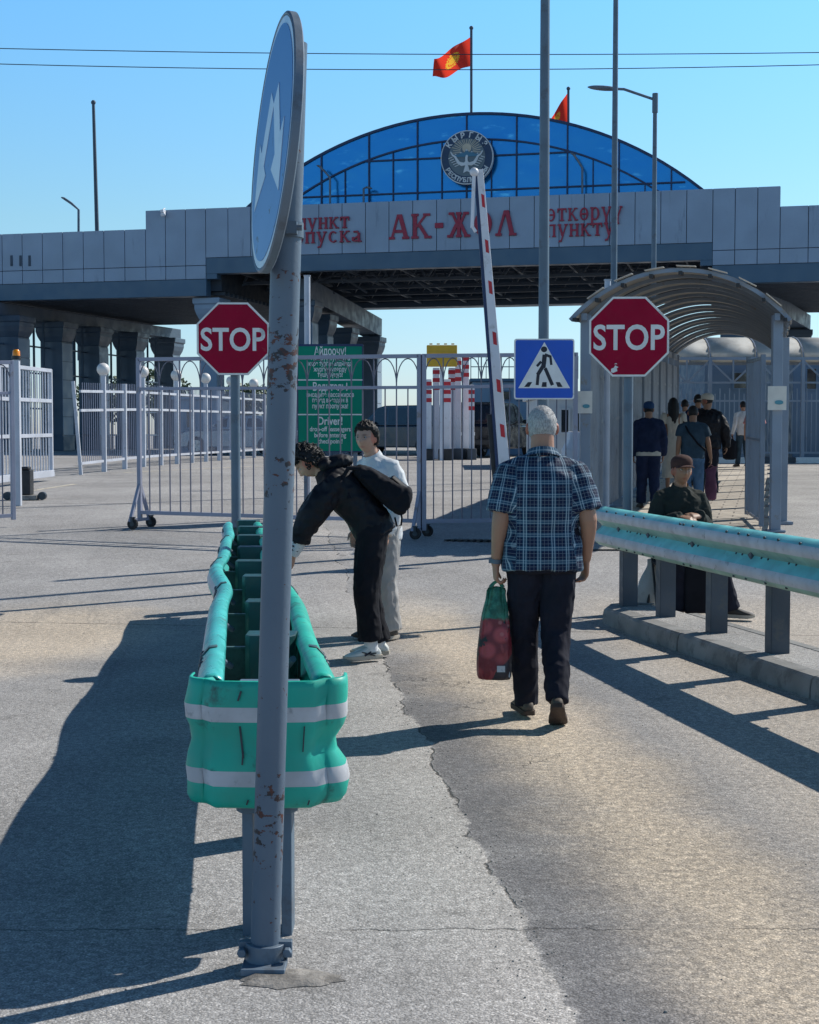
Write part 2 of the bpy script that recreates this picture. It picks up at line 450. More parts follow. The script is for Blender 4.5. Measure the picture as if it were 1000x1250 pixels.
def cloth(name, col, var=.2, scale=6, weave=500, rough=.85, bumpy=.25, spec=.2):
    m, t = newmat(name)
    f = t.step(t.noise(scale, 5), .3, .72, 1 - var, 1 + var)
    c = t.mix(1.0, col, t.n('CombineColor', Red=f, Green=f, Blue=f), 'MULTIPLY')
    x = t.xyz()
    fold = t.noise(9, 3, .5, t.comb(x[0], x[1], t.math('MULTIPLY', x[2], .45)))
    b = t.bump(fold, .35, .03)
    t.out(c, rough, 0, t.bump(t.noise(weave, 2), bumpy, .001, b), spec)
    return m
c_black = cloth('black_cloth', (.008, .009, .014))
c_jacket = cloth('black_nylon', (.007, .008, .013), rough=.62, spec=.25)
c_navy = cloth('navy_cloth', (.016, .026, .065))
c_trous = cloth('dark_trouser_cloth', (.014, .015, .026))
c_white = cloth('white_cloth', (.62, .64, .66), var=.1)
c_cream = cloth('cream_cloth', (.55, .52, .45), var=.1)
c_grey = cloth('light_grey_cloth', (.36, .355, .35), var=.12)
c_olive = cloth('dark_olive_cloth', (.022, .027, .024))
c_denim = cloth('blue_denim', (.07, .14, .24))
c_slate = cloth('slate_blue_cloth', (.035, .065, .095))
c_pink = cloth('pink_cloth', (.50, .22, .22))
c_brown = cloth('brown_cap_cloth', (.07, .035, .03))
c_blue = cloth('blue_cap_cloth', (.02, .06, .15))
c_purple = cloth('purple_cloth', (.12, .05, .085))
shoe_w = mat('white_shoe', (.60, .62, .60), .5, 0, .1, 10, .1)
shoe_d = mat('dark_shoe', (.04, .035, .032), .6, 0, .2, 10, .2)
shoe_b = mat('brown_shoe', (.10, .078, .062), .65, 0, .25, 12, .2)
sole_l = mat('pale_sole', (.42, .38, .32), .7, 0, .1, 10, .1)
sole_d = mat('brown_sole', (.06, .04, .032), .8, 0, .2, 20, .3)
eye_w = mat('eye_white', (.36, .33, .31), .2, 0, .02, 5, 0)
eye_d = mat('eye_iris', (.02, .012, .01), .1, 0, .02, 5, 0)
def hairmat(name, col, rough=.5):
    m, t = newmat(name)
    x = t.xyz()
    st = t.noise(160, 3, .6, t.comb(x[0], x[1], t.math('MULTIPLY', x[2], .3)))
    c = t.mix(t.step(st, .3, .7), tuple(v * .6 for v in col), tuple(min(1, v * 1.25) for v in col))
    t.out(c, rough, 0, t.bump(st, .6, .004), .4)
    return m
hair_w = hairmat('white_hair', (.40, .40, .40), .7)
hair_k = hairmat('black_hair', (.010, .009, .010), .6)
plasticbag_m = mat('thin_white_plastic', (.5, .52, .52), .35, 0, .1, 6, .3, 25, bdist=.02)

# plaid shirt: navy ground, teal bands, white hairlines, on a cloth coordinate stored per vertex
m, t = newmat('plaid_shirt_cloth')
a = t.n('Attribute', out='Vector', props=dict(attribute_name='cuv'))
x = t.xyz(a)
def bands(c, per):
    u = t.math('FRACT', t.math('DIVIDE', t.math('ADD', c, 10.0), per))
    d = t.math('ABSOLUTE', t.math('SUBTRACT', u, .5))
    wide = t.step(d, .17, .20, 1, 0)
    d2 = t.math('ABSOLUTE', t.math('SUBTRACT', d, .09)); l1 = t.step(d2, .014, .034, 1, 0)
    d3 = t.math('ABSOLUTE', t.math('SUBTRACT', d, .36)); l2 = t.step(d3, .008, .022, 1, 0)
    return wide, l1, l2
vw, v1, v2 = bands(x[0], .072)
hw, h1, h2 = bands(x[2], .072)
col = t.mix(0.0, (.008, .016, .052), (0, 0, 0))
col = t.mix(t.math('MULTIPLY', hw, .42), col, (.045, .14, .22))
col = t.mix(t.math('MULTIPLY', vw, .38), col, (.045, .14, .22))
col = t.mix(t.math('MULTIPLY', h1, .34), col, (.52, .62, .70))
col = t.mix(t.math('MULTIPLY', v1, .50), col, (.60, .70, .78))
col = t.mix(t.math('MULTIPLY', t.math('MAXIMUM', h2, v2), .28), col, (.45, .55, .6))
f = t.step(t.noise(5, 4), .3, .7, .85, 1.1)
col = t.mix(1.0, col, t.n('CombineColor', Red=f, Green=f, Blue=f), 'MULTIPLY')
t.out(col, .8, 0, t.bump(t.noise(600, 2), .25, .001, t.bump(t.noise(8, 3, .5, t.comb(t.xyz()[0], t.xyz()[1], t.math('MULTIPLY', t.xyz()[2], .4))), .35, .03)), .2)
plaid = m

# printed carrier bag: red fruit print with dark leaves and a green top
m, t = newmat('fruit_print_bag')
x = t.xyz()
vr = t.n('TexVoronoi', Vector=t.co, Scale=9.0)
vr2 = t.n('TexVoronoi', Vector=t.n('VectorMath', props=dict(operation='ADD'), i0=t.co, i1=(3.1, 1.7, 2.3)), Scale=14.0)
wv_ = t.noise(4, 3, .5)
red = t.mix(t.step(vr, .25, .50), (.46, .075, .085), (.19, .022, .035))
red = t.mix(t.step(t.noise(5, 2, .5, t.comb(t.math('MULTIPLY', x[0], 2.5), x[1], t.math('ADD', x[2], x[0]))), .52, .57), red, (.30, .05, .06))
red = t.mix(t.step(vr2, .10, .22, .5, 0), red, (.55, .22, .20))
red = t.mix(t.step(t.noise(9, 3), .57, .60), red, (.02, .03, .035))
hl_ = t.n('TexVoronoi', Vector=t.n('VectorMath', props=dict(operation='ADD'), i0=t.co, i1=(7.1, 2.7, .3)), Scale=12.0)
red = t.mix(t.step(hl_, .06, .16, .55, 0), red, (.62, .26, .27))
gr = t.mix(t.step(t.noise(22, 5), .35, .65), (.015, .10, .065), (.05, .26, .17))
c = t.mix(t.step(t.math('ADD', x[2], t.math('MULTIPLY', t.math('SUBTRACT', t.noise(9, 3), .5), .12)), .335, .355), red, gr)
c = t.mix(t.step(t.math('SUBTRACT', x[2], t.math('MULTIPLY', x[0], 1.2)), .02, .04, 1, 0), c, (.035, .03, .04))
t.out(c, .38, 0, t.bump(t.noise(14, 4), .5, .02), .4)
bag_print = m

# leaf matter
leafm = mat('foliage_leaf', (.05, .085, .035), .6, 0, .4, 2, 0)
barkm = mat('bark', (.10, .075, .055), .9, 0, .3, 6, .5, 30)
# ------------------------------------------------------------------ camera, sky, sun
cam = bpy.data.cameras.new('camera'); camo = bpy.data.objects.new('camera', cam); COL.objects.link(camo)
camo.location = EYE; camo.rotation_euler = (PI / 2 - PITCH, 0, 0)
cam.sensor_fit = 'HORIZONTAL'; cam.sensor_width = 36; cam.lens = 36 * 1.8
cam.clip_start = .05; cam.clip_end = 6000
scene.camera = camo
scene.render.resolution_x, scene.render.resolution_y = 819, 1024
scene.view_settings.view_transform = 'Standard'; scene.view_settings.look = 'None'
scene.view_settings.exposure = 0; scene.view_settings.gamma = 1
SUN_EL = R(42); SUN_AZ = math.atan2(.85, .53)       # clockwise from +Y
sd = V((math.sin(SUN_AZ) * math.cos(SUN_EL), math.cos(SUN_AZ) * math.cos(SUN_EL), math.sin(SUN_EL)))
sun = bpy.data.lights.new('sun', 'SUN'); suno = bpy.data.objects.new('sun', sun); COL.objects.link(suno)
suno.rotation_euler = sd.to_track_quat('Z', 'Y').to_euler(); suno.location = (20, 10, 30)
sun.energy = 5.0; sun.angle = R(.53); sun.color = (1.0, .95, .86)
world = bpy.data.worlds.new('World'); scene.world = world; world.use_nodes = True
wt = world.node_tree; wt.nodes.clear()
sky = wt.nodes.new('ShaderNodeTexSky'); sky.sky_type = 'NISHITA'; sky.sun_disc = False
sky.sun_elevation = SUN_EL; sky.sun_rotation = SUN_AZ; sky.altitude = 700; sky.air_density = 1.0; sky.dust_density = .6; sky.ozone_density = 2.5
tc = wt.nodes.new('ShaderNodeTexCoord'); sp = wt.nodes.new('ShaderNodeSeparateXYZ'); wt.links.new(tc.outputs['Generated'], sp.inputs[0])
rp = wt.nodes.new('ShaderNodeValToRGB'); wt.links.new(sp.outputs[2], rp.inputs[0])
E_ = rp.color_ramp.elements
E_[0].position = 0.0; E_[0].color = (.84, .90, 1.14, 1)
E_[1].position = .75; E_[1].color = (.09, .14, .25, 1)
e = rp.color_ramp.elements.new(.14); e.color = (.98, 1.25, 1.20, 1)
e = rp.color_ramp.elements.new(.30); e.color = (.92, 1.62, 1.80, 1)
e = rp.color_ramp.elements.new(.46); e.color = (.75, 1.12, 1.28, 1)
mu = wt.nodes.new('ShaderNodeMix'); mu.data_type = 'RGBA'; mu.blend_type = 'MULTIPLY'; mu.inputs[0].default_value = 1
wt.links.new(sky.outputs[0], mu.inputs[6]); wt.links.new(rp.outputs[0], mu.inputs[7])
bg = wt.nodes.new('ShaderNodeBackground'); wt.links.new(mu.outputs[2], bg.inputs[0]); bg.inputs[1].default_value = .12
wo = wt.nodes.new('ShaderNodeOutputWorld'); wt.links.new(bg.outputs[0], wo.inputs[0])

# ------------------------------------------------------------------ ground
def sheet(name, m, xs, ys, zf, kind='structure', skirt=None):
    mb = MB()
    vs = [V((xf, y, zf(y))) for y in ys for xf in xs]
    n = len(xs)
    mb.add(vs, [(i * n + j, i * n + j + 1, (i + 1) * n + j + 1, (i + 1) * n + j) for i in range(len(ys) - 1) for j in range(n - 1)])
    o = mb.build(name, m, smooth=True)
    return tag(o, kind=kind)
ys = [-40, -10, 0] + [i * .5 for i in range(4, 130)] + [70, 100, 200, 600, 2500]
sheet('ground', road_m, [-2500, -300, -60, -20, -8, -4, 0, 4, 8, 20, 60, 300, 2500], ys, terr)

def strip(name, m, left, right, ys, zf, base=None):
    """a sheet between two lines left(y), right(y), with a skirt on its left edge"""
    mb = MB(); vs = []
    for y in ys:
        vs += [V((left(y), y, zf(y))), V((right(y), y, zf(y)))]
    mb.add(vs, [(2 * i, 2 * i + 1, 2 * i + 3, 2 * i + 2) for i in range(len(ys) - 1)])
    return tag(mb.build(name, m, smooth=True), kind='structure')

kerb_x = lambda y: 1.64 - .231 * (y - 12.3)
def walk_left(y):
    if y <= 12.35: return kerb_x(y) + .16
    return float(np.interp(y, [12.35, 13.2, 19.5, 45], [kerb_x(12.35) + .16, 1.90, 2.20, 8.4]))
strip('pavement', pave_m, walk_left, lambda y: 9 + max(0, y - 20) * .3, [17.6 + .5 * i for i in range(53)], pav)
strip('island_top', pave_m, lambda y: kerb_x(y) + .15, lambda y: kerb_x(y) + .56 - .25 * max(0, (y - 12.1)) ** 2, [3 + .25 * i for i in range(39)] + [12.62], lambda y: .141)
mb = MB()
for i in range(9): mb.beam((kerb_x(3 + 1.0 * i) + .60, 3 + 1.0 * i, .05), (kerb_x(3.99 + i) + .60, 3.99 + i, .05), .08, .19)
tag(mb.build('island_edge', concrete), kind='structure')
tun_l = lambda y: 2.32 + .245 * (y - 19.5)
strip('walkway_pavers', paver_m, lambda y: tun_l(y) + .02, lambda y: tun_l(y) + 2.50, [18.2 + .5 * i for i in range(46)], lambda y: pav(y) + .006)

# kerb stones, with a return at the near end of the island
mb = MB()
pts = [V((kerb_x(y), y, 0)) for y in [3 + .98 * i for i in range(10)]]
pts += [V((1.64, 12.45, 0)), V((1.72, 12.72, 0)), V((1.92, 12.82, 0)), V((2.14, 12.74, 0))]
for a, b in zip(pts[:-1], pts[1:]):
    d = (b - a).normalized(); s = V((d.y, -d.x, 0))
    a2, b2 = a + d * .006, b - d * .006
    prof = [(0.0, -.05), (.004, .075), (.014, .120), (.036, .140), (.155, .145), (.16, -.05)]
    zz = lambda p: terr(p.y) * .6
    jit = random.uniform(-.006, .006)
    mb.rings([[p + s * (o + jit) + V((0, 0, z + (0 if z < 0 else zz(p) + jit * .5))) for o, z in prof] for p in (a2, a2.lerp(b2, .5), b2)])
tag(mb.build('kerb', concrete, smooth=30, bevel=.004), kind='structure')

# loose grit on the asphalt: along the seam, the kerb foot and scattered
mb = MB(); rnd = random.Random(5)
for k in range(900):
    w = rnd.random()
    if w < .35:
        y = rnd.uniform(3.6, 11); x = .83 - .098 * y + rnd.gauss(0, .07)
    elif w < .65:
        y = rnd.uniform(7, 12.6); x = kerb_x(y) - abs(rnd.gauss(0, .10)) - .012
    else:
        y = rnd.uniform(3.5, 14); x = rnd.uniform(-3, 2.2)
        if x > kerb_x(y) - .02: continue
    r_ = rnd.uniform(.0015, .0042) * (1.5 if rnd.random() < .06 else 1)
    mb.ell((x, y, terr(y) + r_ * .4), (r_, r_ * rnd.uniform(.6, 1), r_ * rnd.uniform(.5, .8)), Matrix.Rotation(rnd.uniform(0, 6), 3, 'Z'), 6, 4)
tag(mb.build('gravel', concrete), 'loose grey grit along the kerb and the asphalt seam', 'gravel', kind='stuff')

# road lines
mb = MB()
def rline(pa, pb, w):
    p, q = V(pa), V(pb); d = (q - p).normalized(); s = V((d.y, -d.x, 0)) * (w / 2)
    n = 14; vs = []
    for i in range(n + 1):
        c = p.lerp(q, i / n)
        for sgn in (-1, 1):
            k = c + s * sgn * random.uniform(.85, 1.1); vs.append(V((k.x, k.y, terr(k.y) + .004)))
    mb.add(vs, [(2 * i, 2 * i + 1, 2 * i + 3, 2 * i + 2) for i in range(n)])
def gr(px, py):
    y = 20.0
    for _ in range(60):
        d = ray(px, py); y = (EYE.z - terr(y)) * -d.y / d.z if d.z < -1e-5 else 60
        y = min(max(y, 2), 90)
    return V((px - 500, 0, 0)) * 0 + V((ray(px, py).x / ray(px, py).y * y, y, terr(y)))
rline(gr(-40, 611), gr(92, 591), .13)
rline(gr(150, 577), gr(322, 569), .13)
rline(gr(40, 573), gr(110, 570), .13)
tag(mb.build('road_line', linem), kind='structure')
mb = MB()
for i in range(8):
    c = at(548 + 7.5 * i, 663, 19.4); z = terr(19.4)
    mb.box((c.x, 18.65 - .02 * i, terr(18.65) + .012), (.045, .22, .022), Matrix.Rotation(R(-35), 3, 'Z'))
o = mb.build('drain_grating', blackp, org=(0.8, 18.65, terr(18.65)))
tag(o, 'dark slotted drain grating set in the shaded road behind the gate', 'drain grating')

# ------------------------------------------------------------------ terminal building
SL = -.245
E1 = V((1, SL, 0)).normalized(); N1 = V((-SL, 1, 0)).normalized(); O1 = V((0, 60.36, 0))
FM = Matrix(((E1.x, N1.x, 0, O1.x), (E1.y, N1.y, 0, O1.y), (0, 0, 1, 0), (0, 0, 0, 1)))   # local (u, w, z)
def FP(px, py, w=0.0):
    d = ray(px, py); t = ((O1 - EYE).dot(N1) + w) / d.dot(N1); q = EYE + d * t
    return (q - O1).dot(E1), q.z
def FQ(u, w, z): return FM @ V((u, w, z))
F3 = FM.to_3x3()
bld = thing('border_terminal', 'wide grey-panelled border checkpoint building with blue arched glass gable and red lettering', 'building', (O1.x, O1.y, .86))
def fbox(mb, u0, u1, w0, w1, z0, z1):
    mb.box(FQ((u0 + u1) / 2, (w0 + w1) / 2, (z0 + z1) / 2), (u1 - u0, w1 - w0, z1 - z0), F3)
UL, UR = FP(178, 250)[0], FP(953, 240)[0]
BL, BR = FP(252, 325)[0], FP(870, 300)[0]
PL, PR = FP(265, 340)[0], FP(855, 320)[0]
ZT, ZC, ZB, ZLT, ZLC, ZLB, ZR, ZS = 11.1, 9.03, 8.37, 10.33, 8.15, 7.45, 8.72, 10.2
def panels(mb, edges, z0, z1, w0=-.06, w1=.0, gap=.012):
    for a, b in zip(edges[:-1], edges[1:]):
        fbox(mb, a + gap, b - gap, w0, w1, z0 + gap, z1 - gap)
mb = MB()
def edges(a, b, step):
    n = max(1, round((b - a) / step)); return [a + (b - a) * i / n for i in range(n + 1)]
eL = edges(-24.0, UL, .93); eLc = edges(UL, BL, .93); eC = edges(BL, BR, 1.0); eRc = edges(BR, UR, 1.0); eR = edges(UR, 24, 1.0)
panels(mb, eL, ZR, ZLT); panels(mb, eL, ZLC, ZR)
panels(mb, eLc, ZR, ZT); panels(mb, eLc, ZLC, ZR)
panels(mb, eC, ZC, ZT)
panels(mb, eRc, ZR, ZT); panels(mb, eRc, ZLC, ZR)
panels(mb, eR, ZR, ZLT); panels(mb, eR, ZLC, ZR)
mb.build('cladding', clad, bld, bevel=.01)
mb = MB()
fbox(mb, -24, UL, .003, .5, ZLC, ZLT - .02); fbox(mb, UL, BL, .003, .5, ZLC, ZT - .02); fbox(mb, BL, BR, .003, .5, ZC, ZT - .02)
fbox(mb, BR, UR, .003, .5, ZLC, ZT - .02); fbox(mb, UR, 24, .003, .5, ZLC, ZLT - .02)
mb.build('backing_wall', seamm, bld)
mb = MB()
fbox(mb, -24, BL, -.03, .5, ZLB, ZLC - .003); fbox(mb, BR, 24, -.03, .5, ZLB, ZLC - .003)
fbox(mb, BL, BR, -.033, .5, ZB, ZC - .003)
fbox(mb, BL, PL, -.028, .5, ZLC, ZB - .003); fbox(mb, PR, BR, -.028, .5, ZLC, ZB - .003)
mb.build('fascia_band', bandm, bld, bevel=.01)
mb = MB()
for k in (15, 26, 37): 
    u = FP(k, 318)[0]; fbox(mb, u - .05, u + .05, -.09, -.061, FP(k, 325)[1], FP(k, 312)[1])
mb.build('vent_slot', seamm, bld)
# canopy roof slab and ribbed soffit
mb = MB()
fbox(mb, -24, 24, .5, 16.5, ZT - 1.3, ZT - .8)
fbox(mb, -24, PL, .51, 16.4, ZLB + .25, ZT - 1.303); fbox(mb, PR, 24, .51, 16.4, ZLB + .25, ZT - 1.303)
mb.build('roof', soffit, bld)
mb = MB()
for i in range(30):
    w = .9 + i * .52
    fbox(mb, -24, PL - .01, w, w + .16, ZLB + .10, ZLB + .247); fbox(mb, PR + .01, 24, w, w + .16, ZLB + .10, ZLB + .247)
for i in range(16):
    w = .9 + i * 1.0
    fbox(mb, PL, PR, w, w + .10, ZT - 1.5, ZT - 1.303)
mb.build('soffit_rib', trussm, bld)
# trusses under the central roof
mb = MB()
for w in (3.2, 6.2, 9.2, 12.2):
    zt, zb = ZT - 1.45, ZB - .1
    mb.beam(FQ(PL, w, zt - .1), FQ(PR, w, zt - .1), .16); mb.beam(FQ(PL, w, zb), FQ(PR, w, zb), .14)
    us = edges(PL, PR, 1.6)
    for i, (a, b) in enumerate(zip(us[:-1], us[1:])):
        mb.beam(FQ(a, w, zb), FQ((a + b) / 2, w, zt), .08); mb.beam(FQ((a + b) / 2, w, zt), FQ(b, w, zb), .08)
for u in edges(PL + .6, PR - .6, 2.3):
    mb.beam(FQ(u, .6, ZB + .15), FQ(u, 15.5, ZB - .05), .09)
for u in edges(PL, PL + 6, 1.5):
    mb.beam(FQ(u, 1.2, ZT - 1.5), FQ(u + 2.0, 5.5, ZB - .4), .07); mb.beam(FQ(u + .4, 2.0, ZB - .3), FQ(u + 2.4, 6.5, ZT - 1.6), .07)
mb.build('roof_truss', trussm, bld)
mb = MB()
fbox(mb, PL - 3, PR + 4, 15.2, 15.9, 8.40, 9.75); fbox(mb, PL - 3, PR + 4, 14.9, 16.1, 8.12, 8.397)
mb.build('back_beam', column_m, bld)

# columns: a row at the left that runs back under the canopy, a row each side of the passage
def column(mb, mb2, x, y, ztop, wd=.92, dp=.9):
    ang = Matrix.Rotation(math.atan(SL), 3, 'Z')
    z0 = terr(y)
    mb.box((x, y, (z0 + ztop - .9) / 2), (wd, dp, ztop - .9 - z0), ang)
    mb.box((x, y, z0 + .35), (wd + .12, dp + .12, .7), ang)
    h = ztop - .9
    prof = [(0, 0), (.10, .22), (.16, .45), (.16, .62), (.22, .66), (.22, .9)]
    rs = []
    for o_, z in prof:
        a, b = wd / 2 + o_, dp / 2 + o_
        rs.append([V((x, y, h + z)) + ang @ V((sx * a, sy * b, 0)) for sx, sy in ((-1, -1), (1, -1), (1, 1), (-1, 1))])
    mb.rings(rs)
    # pale panels that put sunlight into the colour of the right flank
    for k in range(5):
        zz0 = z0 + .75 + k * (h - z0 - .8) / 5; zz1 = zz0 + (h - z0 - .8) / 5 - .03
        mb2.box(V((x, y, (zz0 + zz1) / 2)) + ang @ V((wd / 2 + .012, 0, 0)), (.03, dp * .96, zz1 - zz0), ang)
rowA = [(17, 65.5), (70, 69.0), (115, 72.4), (160, 76.0), (205, 80.3)]
for px, Y in [(-48, 62.0)] + rowA:
    mb, mb2 = MB(), MB()
    column(mb, mb2, at(px, 531, Y).x, Y, 6.82, 1.08, 1.05)
    c = mb.build('column', column_m, bld, bevel=.02); mb2.build('sunlit_flank', column_l, c)
for px, Y, zt in [(372, 64.5, 7.4), (391, 67.0, 7.0), (418, 71.0, 6.7), (452, 75.2, 6.55), (893, 60.5, 7.3), (915, 63.5, 7.0), (938, 66.5, 6.8), (972, 71.0, 6.6)]:
    mb, mb2 = MB(), MB()
    column(mb, mb2, at(px, 531, Y).x, Y, zt, .95)
    c = mb.build('column', column_m, bld, bevel=.02); mb2.build('sunlit_flank', column_l, c)
mb, mb2 = MB(), MB()
column(mb, mb2, FQ(FP(249, 400)[0], .9, 0).x, FQ(FP(249, 400)[0], .9, 0).y, 7.40, .78)
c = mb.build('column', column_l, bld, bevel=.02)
# lintels over the column rows
for (pa, ya, za), (pb, yb, zb), hh in (((-60, 62, 7.1), (212, 81.2, 7.1), .54), ((366, 63.5, 7.85), (455, 75.5, 7.05), .9), ((891, 59, 7.65), (975, 71.5, 7.0), .7)):
    mb = MB(); mb.beam(V((at(pa, 531, ya).x, ya, za)), V((at(pb, 531, yb).x, yb, zb)), 1.0, hh); mb.build('lintel', column_m, bld, bevel=.02)
# window grids between the columns of the left row
for (p0, y0), (p1, y1) in zip(([(-48, 62.0)] + rowA)[:-1], rowA):
    a = V((at(p0, 531, y0).x + .3, y0 + .8, 0)); b = V((at(p1, 531, y1).x - .15, y1 - .1, 0))
    mb = MB()
    for k in range(4):
        p = a.lerp(b, k / 3); mb.beam(p + V((0, 0, .9)), p + V((0, 0, 6.8)), .09)
    for z in (1.6, 2.8, 4.4, 5.6, 6.8):
        mb.beam(a + V((0, 0, z)), b + V((0, 0, z)), .07)
    mb.build('window_frame', column_m, bld)
# dark stair block and screens deep inside the left bay
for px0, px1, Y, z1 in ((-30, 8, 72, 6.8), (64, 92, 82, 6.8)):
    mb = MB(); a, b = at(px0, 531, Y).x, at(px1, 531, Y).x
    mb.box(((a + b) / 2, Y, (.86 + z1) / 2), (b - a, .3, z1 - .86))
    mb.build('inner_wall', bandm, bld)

# arched gable: circle through springing points and crown, in the plane w = .8
WG = .8
u0, z0 = FP(858, 231, WG); uc, zc = FP(570, 138.5, WG); 
s_ = u0 - uc; hgt = zc - z0; RAD = (s_ * s_ + hgt * hgt) / (2 * hgt); ZO = zc - RAD
def arc_z(u, dr=0.0): return ZO + math.sqrt(max(0, (RAD + dr) ** 2 - (u - uc) ** 2))
ZBASE = ZT - .25
uw = math.sqrt(max(0, RAD ** 2 - (ZBASE - ZO) ** 2))
us = [uc - uw + 2 * uw * i / 60 for i in range(61)]
mb = MB()
mb.prism([(u, arc_z(u)) for u in us] , WG, WG + .06, FM)
gl = mb.build('arched_glazing', glassm, bld)
mb = MB()   # barrel roof behind the glazing
mb.rings([[FQ(u, w, arc_z(u) - .03) for u in us] for w in (WG + .07, WG + 9)], cap=False, close=False)
mb.build('barrel_roof', cargrey, bld, smooth=True)
mb = MB()
def arcbar(dr, u_a, u_b, th=.10, n=40):
    ps = [u_a + (u_b - u_a) * i / n for i in range(n + 1)]
    for a, b in zip(ps[:-1], ps[1:]):
        mb.beam(FQ(a, WG - .04, arc_z(a, dr)), FQ(b, WG - .04, arc_z(b, dr)), th, .08, up=N1)
arcbar(-.02, uc - uw, uc + uw, .10)
DI = -1.05
uwi = math.sqrt(max(0, (RAD + DI) ** 2 - (ZBASE + .1 - ZO) ** 2))
arcbar(DI, uc - uwi, uc + uwi, .065)
step = (FP(694, 200, WG)[0] - FP(632, 200, WG)[0])
for k in range(-5, 6):
    u = FP(570, 180, WG)[0] + k * step
    if abs(u - uc) < uw - .1: mb.beam(FQ(u, WG - .045, ZBASE), FQ(u, WG - .045, arc_z(u) - .05), .055, .08, up=N1)
    u += step / 2
    if abs(u - uc) < uwi - .1: mb.beam(FQ(u, WG - .043, ZBASE), FQ(u, WG - .043, arc_z(u, DI) - .05), .042, .08, up=N1)
zl = FP(570, 233, WG)[1]; zm = FP(690, 186, WG)[1]
mb.beam(FQ(uc - uw + 1.1, WG - .047, zl), FQ(uc + uw - 1.1, WG - .047, zl), .06, .07, up=N1)
um = math.sqrt((RAD + DI) ** 2 - (zm - ZO) ** 2)
mb.beam(FQ(uc - um, WG - .049, zm), FQ(uc + um, WG - .049, zm), .06, .07, up=N1)
mb.build('glazing_bar', navy, bld)

# round state emblem on the gable
eu, ez = FP(570, 192, .3)
erad = (FP(602, 192, .3)[0] - FP(538, 192, .3)[0]) / 2
EMM = frame_at(FQ(eu, .3, ez), E1)
def disc(mb, r, d0, d1, n=48, cx=0, cz=0):
    mb.prism([(cx + r * math.cos(2 * PI * i / n), cz + r * math.sin(2 * PI * i / n)) for i in range(n)], d0, d1, EMM)
mb = MB(); disc(mb, erad, 0, .2); em = mb.build('emblem', emblem_white, bld)
mb = MB(); disc(mb, erad * .965, -.012, 0); mb.build('emblem_ground', emblem_navy, em)
mb = MB(); disc(mb, erad * .70, -.02, -.013); mb.build('inner_disc', emblem_olive, em)
mb = MB()
def arc_text(mb, s, r, a0, a1, size, flip=False):
    n = len(s)
    for i, ch in enumerate(s):
        if ch == ' ': continue
        a = a0 + (a1 - a0) * i / (n - 1)
        up = V((math.cos(a), 0, math.sin(a))) * (-1 if flip else 1); rt = V((up.z, 0, -up.x))
        p = V((math.cos(a) * r, -.013, math.sin(a) * r)) - up * size * .36
        M = EMM @ Matrix(((rt.x, 0, up.x, p.x), (0, 1, 0, p.y), (rt.z, 0, up.z, p.z), (0, 0, 0, 1)))
        text_mb(mb, ch, size, M, .02, bold=.035)
arc_text(mb, 'КЫРГЫЗ', erad * .835, R(145), R(35), erad * .27)
mb.build('emblem_lettering', emblem_white, em); mb = MB()
arc_text(mb, 'РЕСПУБЛИКАСЫ', erad * .835, R(212), R(328), erad * .23, True)
mb.build('emblem_lettering', emblem_white, em)
mb = MB(); disc(mb, erad * .17, -.034, -.028, 24, 0, erad * .34); mb.build('sun_disc', gold, em)
mb = MB()
for i in range(19):
    a = R(-5 + i * 190 / 18)
    c, s = math.cos(a), math.sin(a); r0, r1 = erad * .24, erad * (.52 if i % 2 else .60); wd = erad * .012
    z_ = erad * .22
    mb.prism([(c * r0 - s * wd, z_ + s * r0 + c * wd), (c * r0 + s * wd, z_ + s * r0 - c * wd), (c * r1 + s * wd, min(z_ + s * r1 - c * wd, erad * .66)), (c * r1 - s * wd, min(z_ + s * r1 + c * wd, erad * .66))], -.027, -.021, EMM)
mb.build('sun_ray', gold, em)
mb = MB()
e_ = erad
mb.prism([(-.5 * e_, .02 * e_), (-.42 * e_, .14 * e_), (-.33 * e_, .10 * e_), (-.22 * e_, .20 * e_), (-.10 * e_, .16 * e_), (0, .30 * e_), (.10 * e_, .17 * e_), (.2 * e_, .22 * e_), (.33 * e_, .10 * e_), (.42 * e_, .15 * e_), (.5 * e_, .02 * e_)], -.044, -.036, EMM)
mb.build('mountains', emblem_blue, em)
mb = MB()
for cx, cz, s in ((0, .30, .09), (-.22, .20, .06), (.2, .22, .06), (-.42, .14, .05), (.42, .15, .05)):
    mb.prism([(cx * e_ - s * e_, cz * e_ - s * e_ * .8), (cx * e_, cz * e_), (cx * e_ + s * e_, cz * e_ - s * e_ * .8), (cx * e_ + s * .3 * e_, cz * e_ - s * .55 * e_), (cx * e_, cz * e_ - s * e_ * .9), (cx * e_ - s * .3 * e_, cz * e_ - s * .5 * e_)], -.052, -.045, EMM)
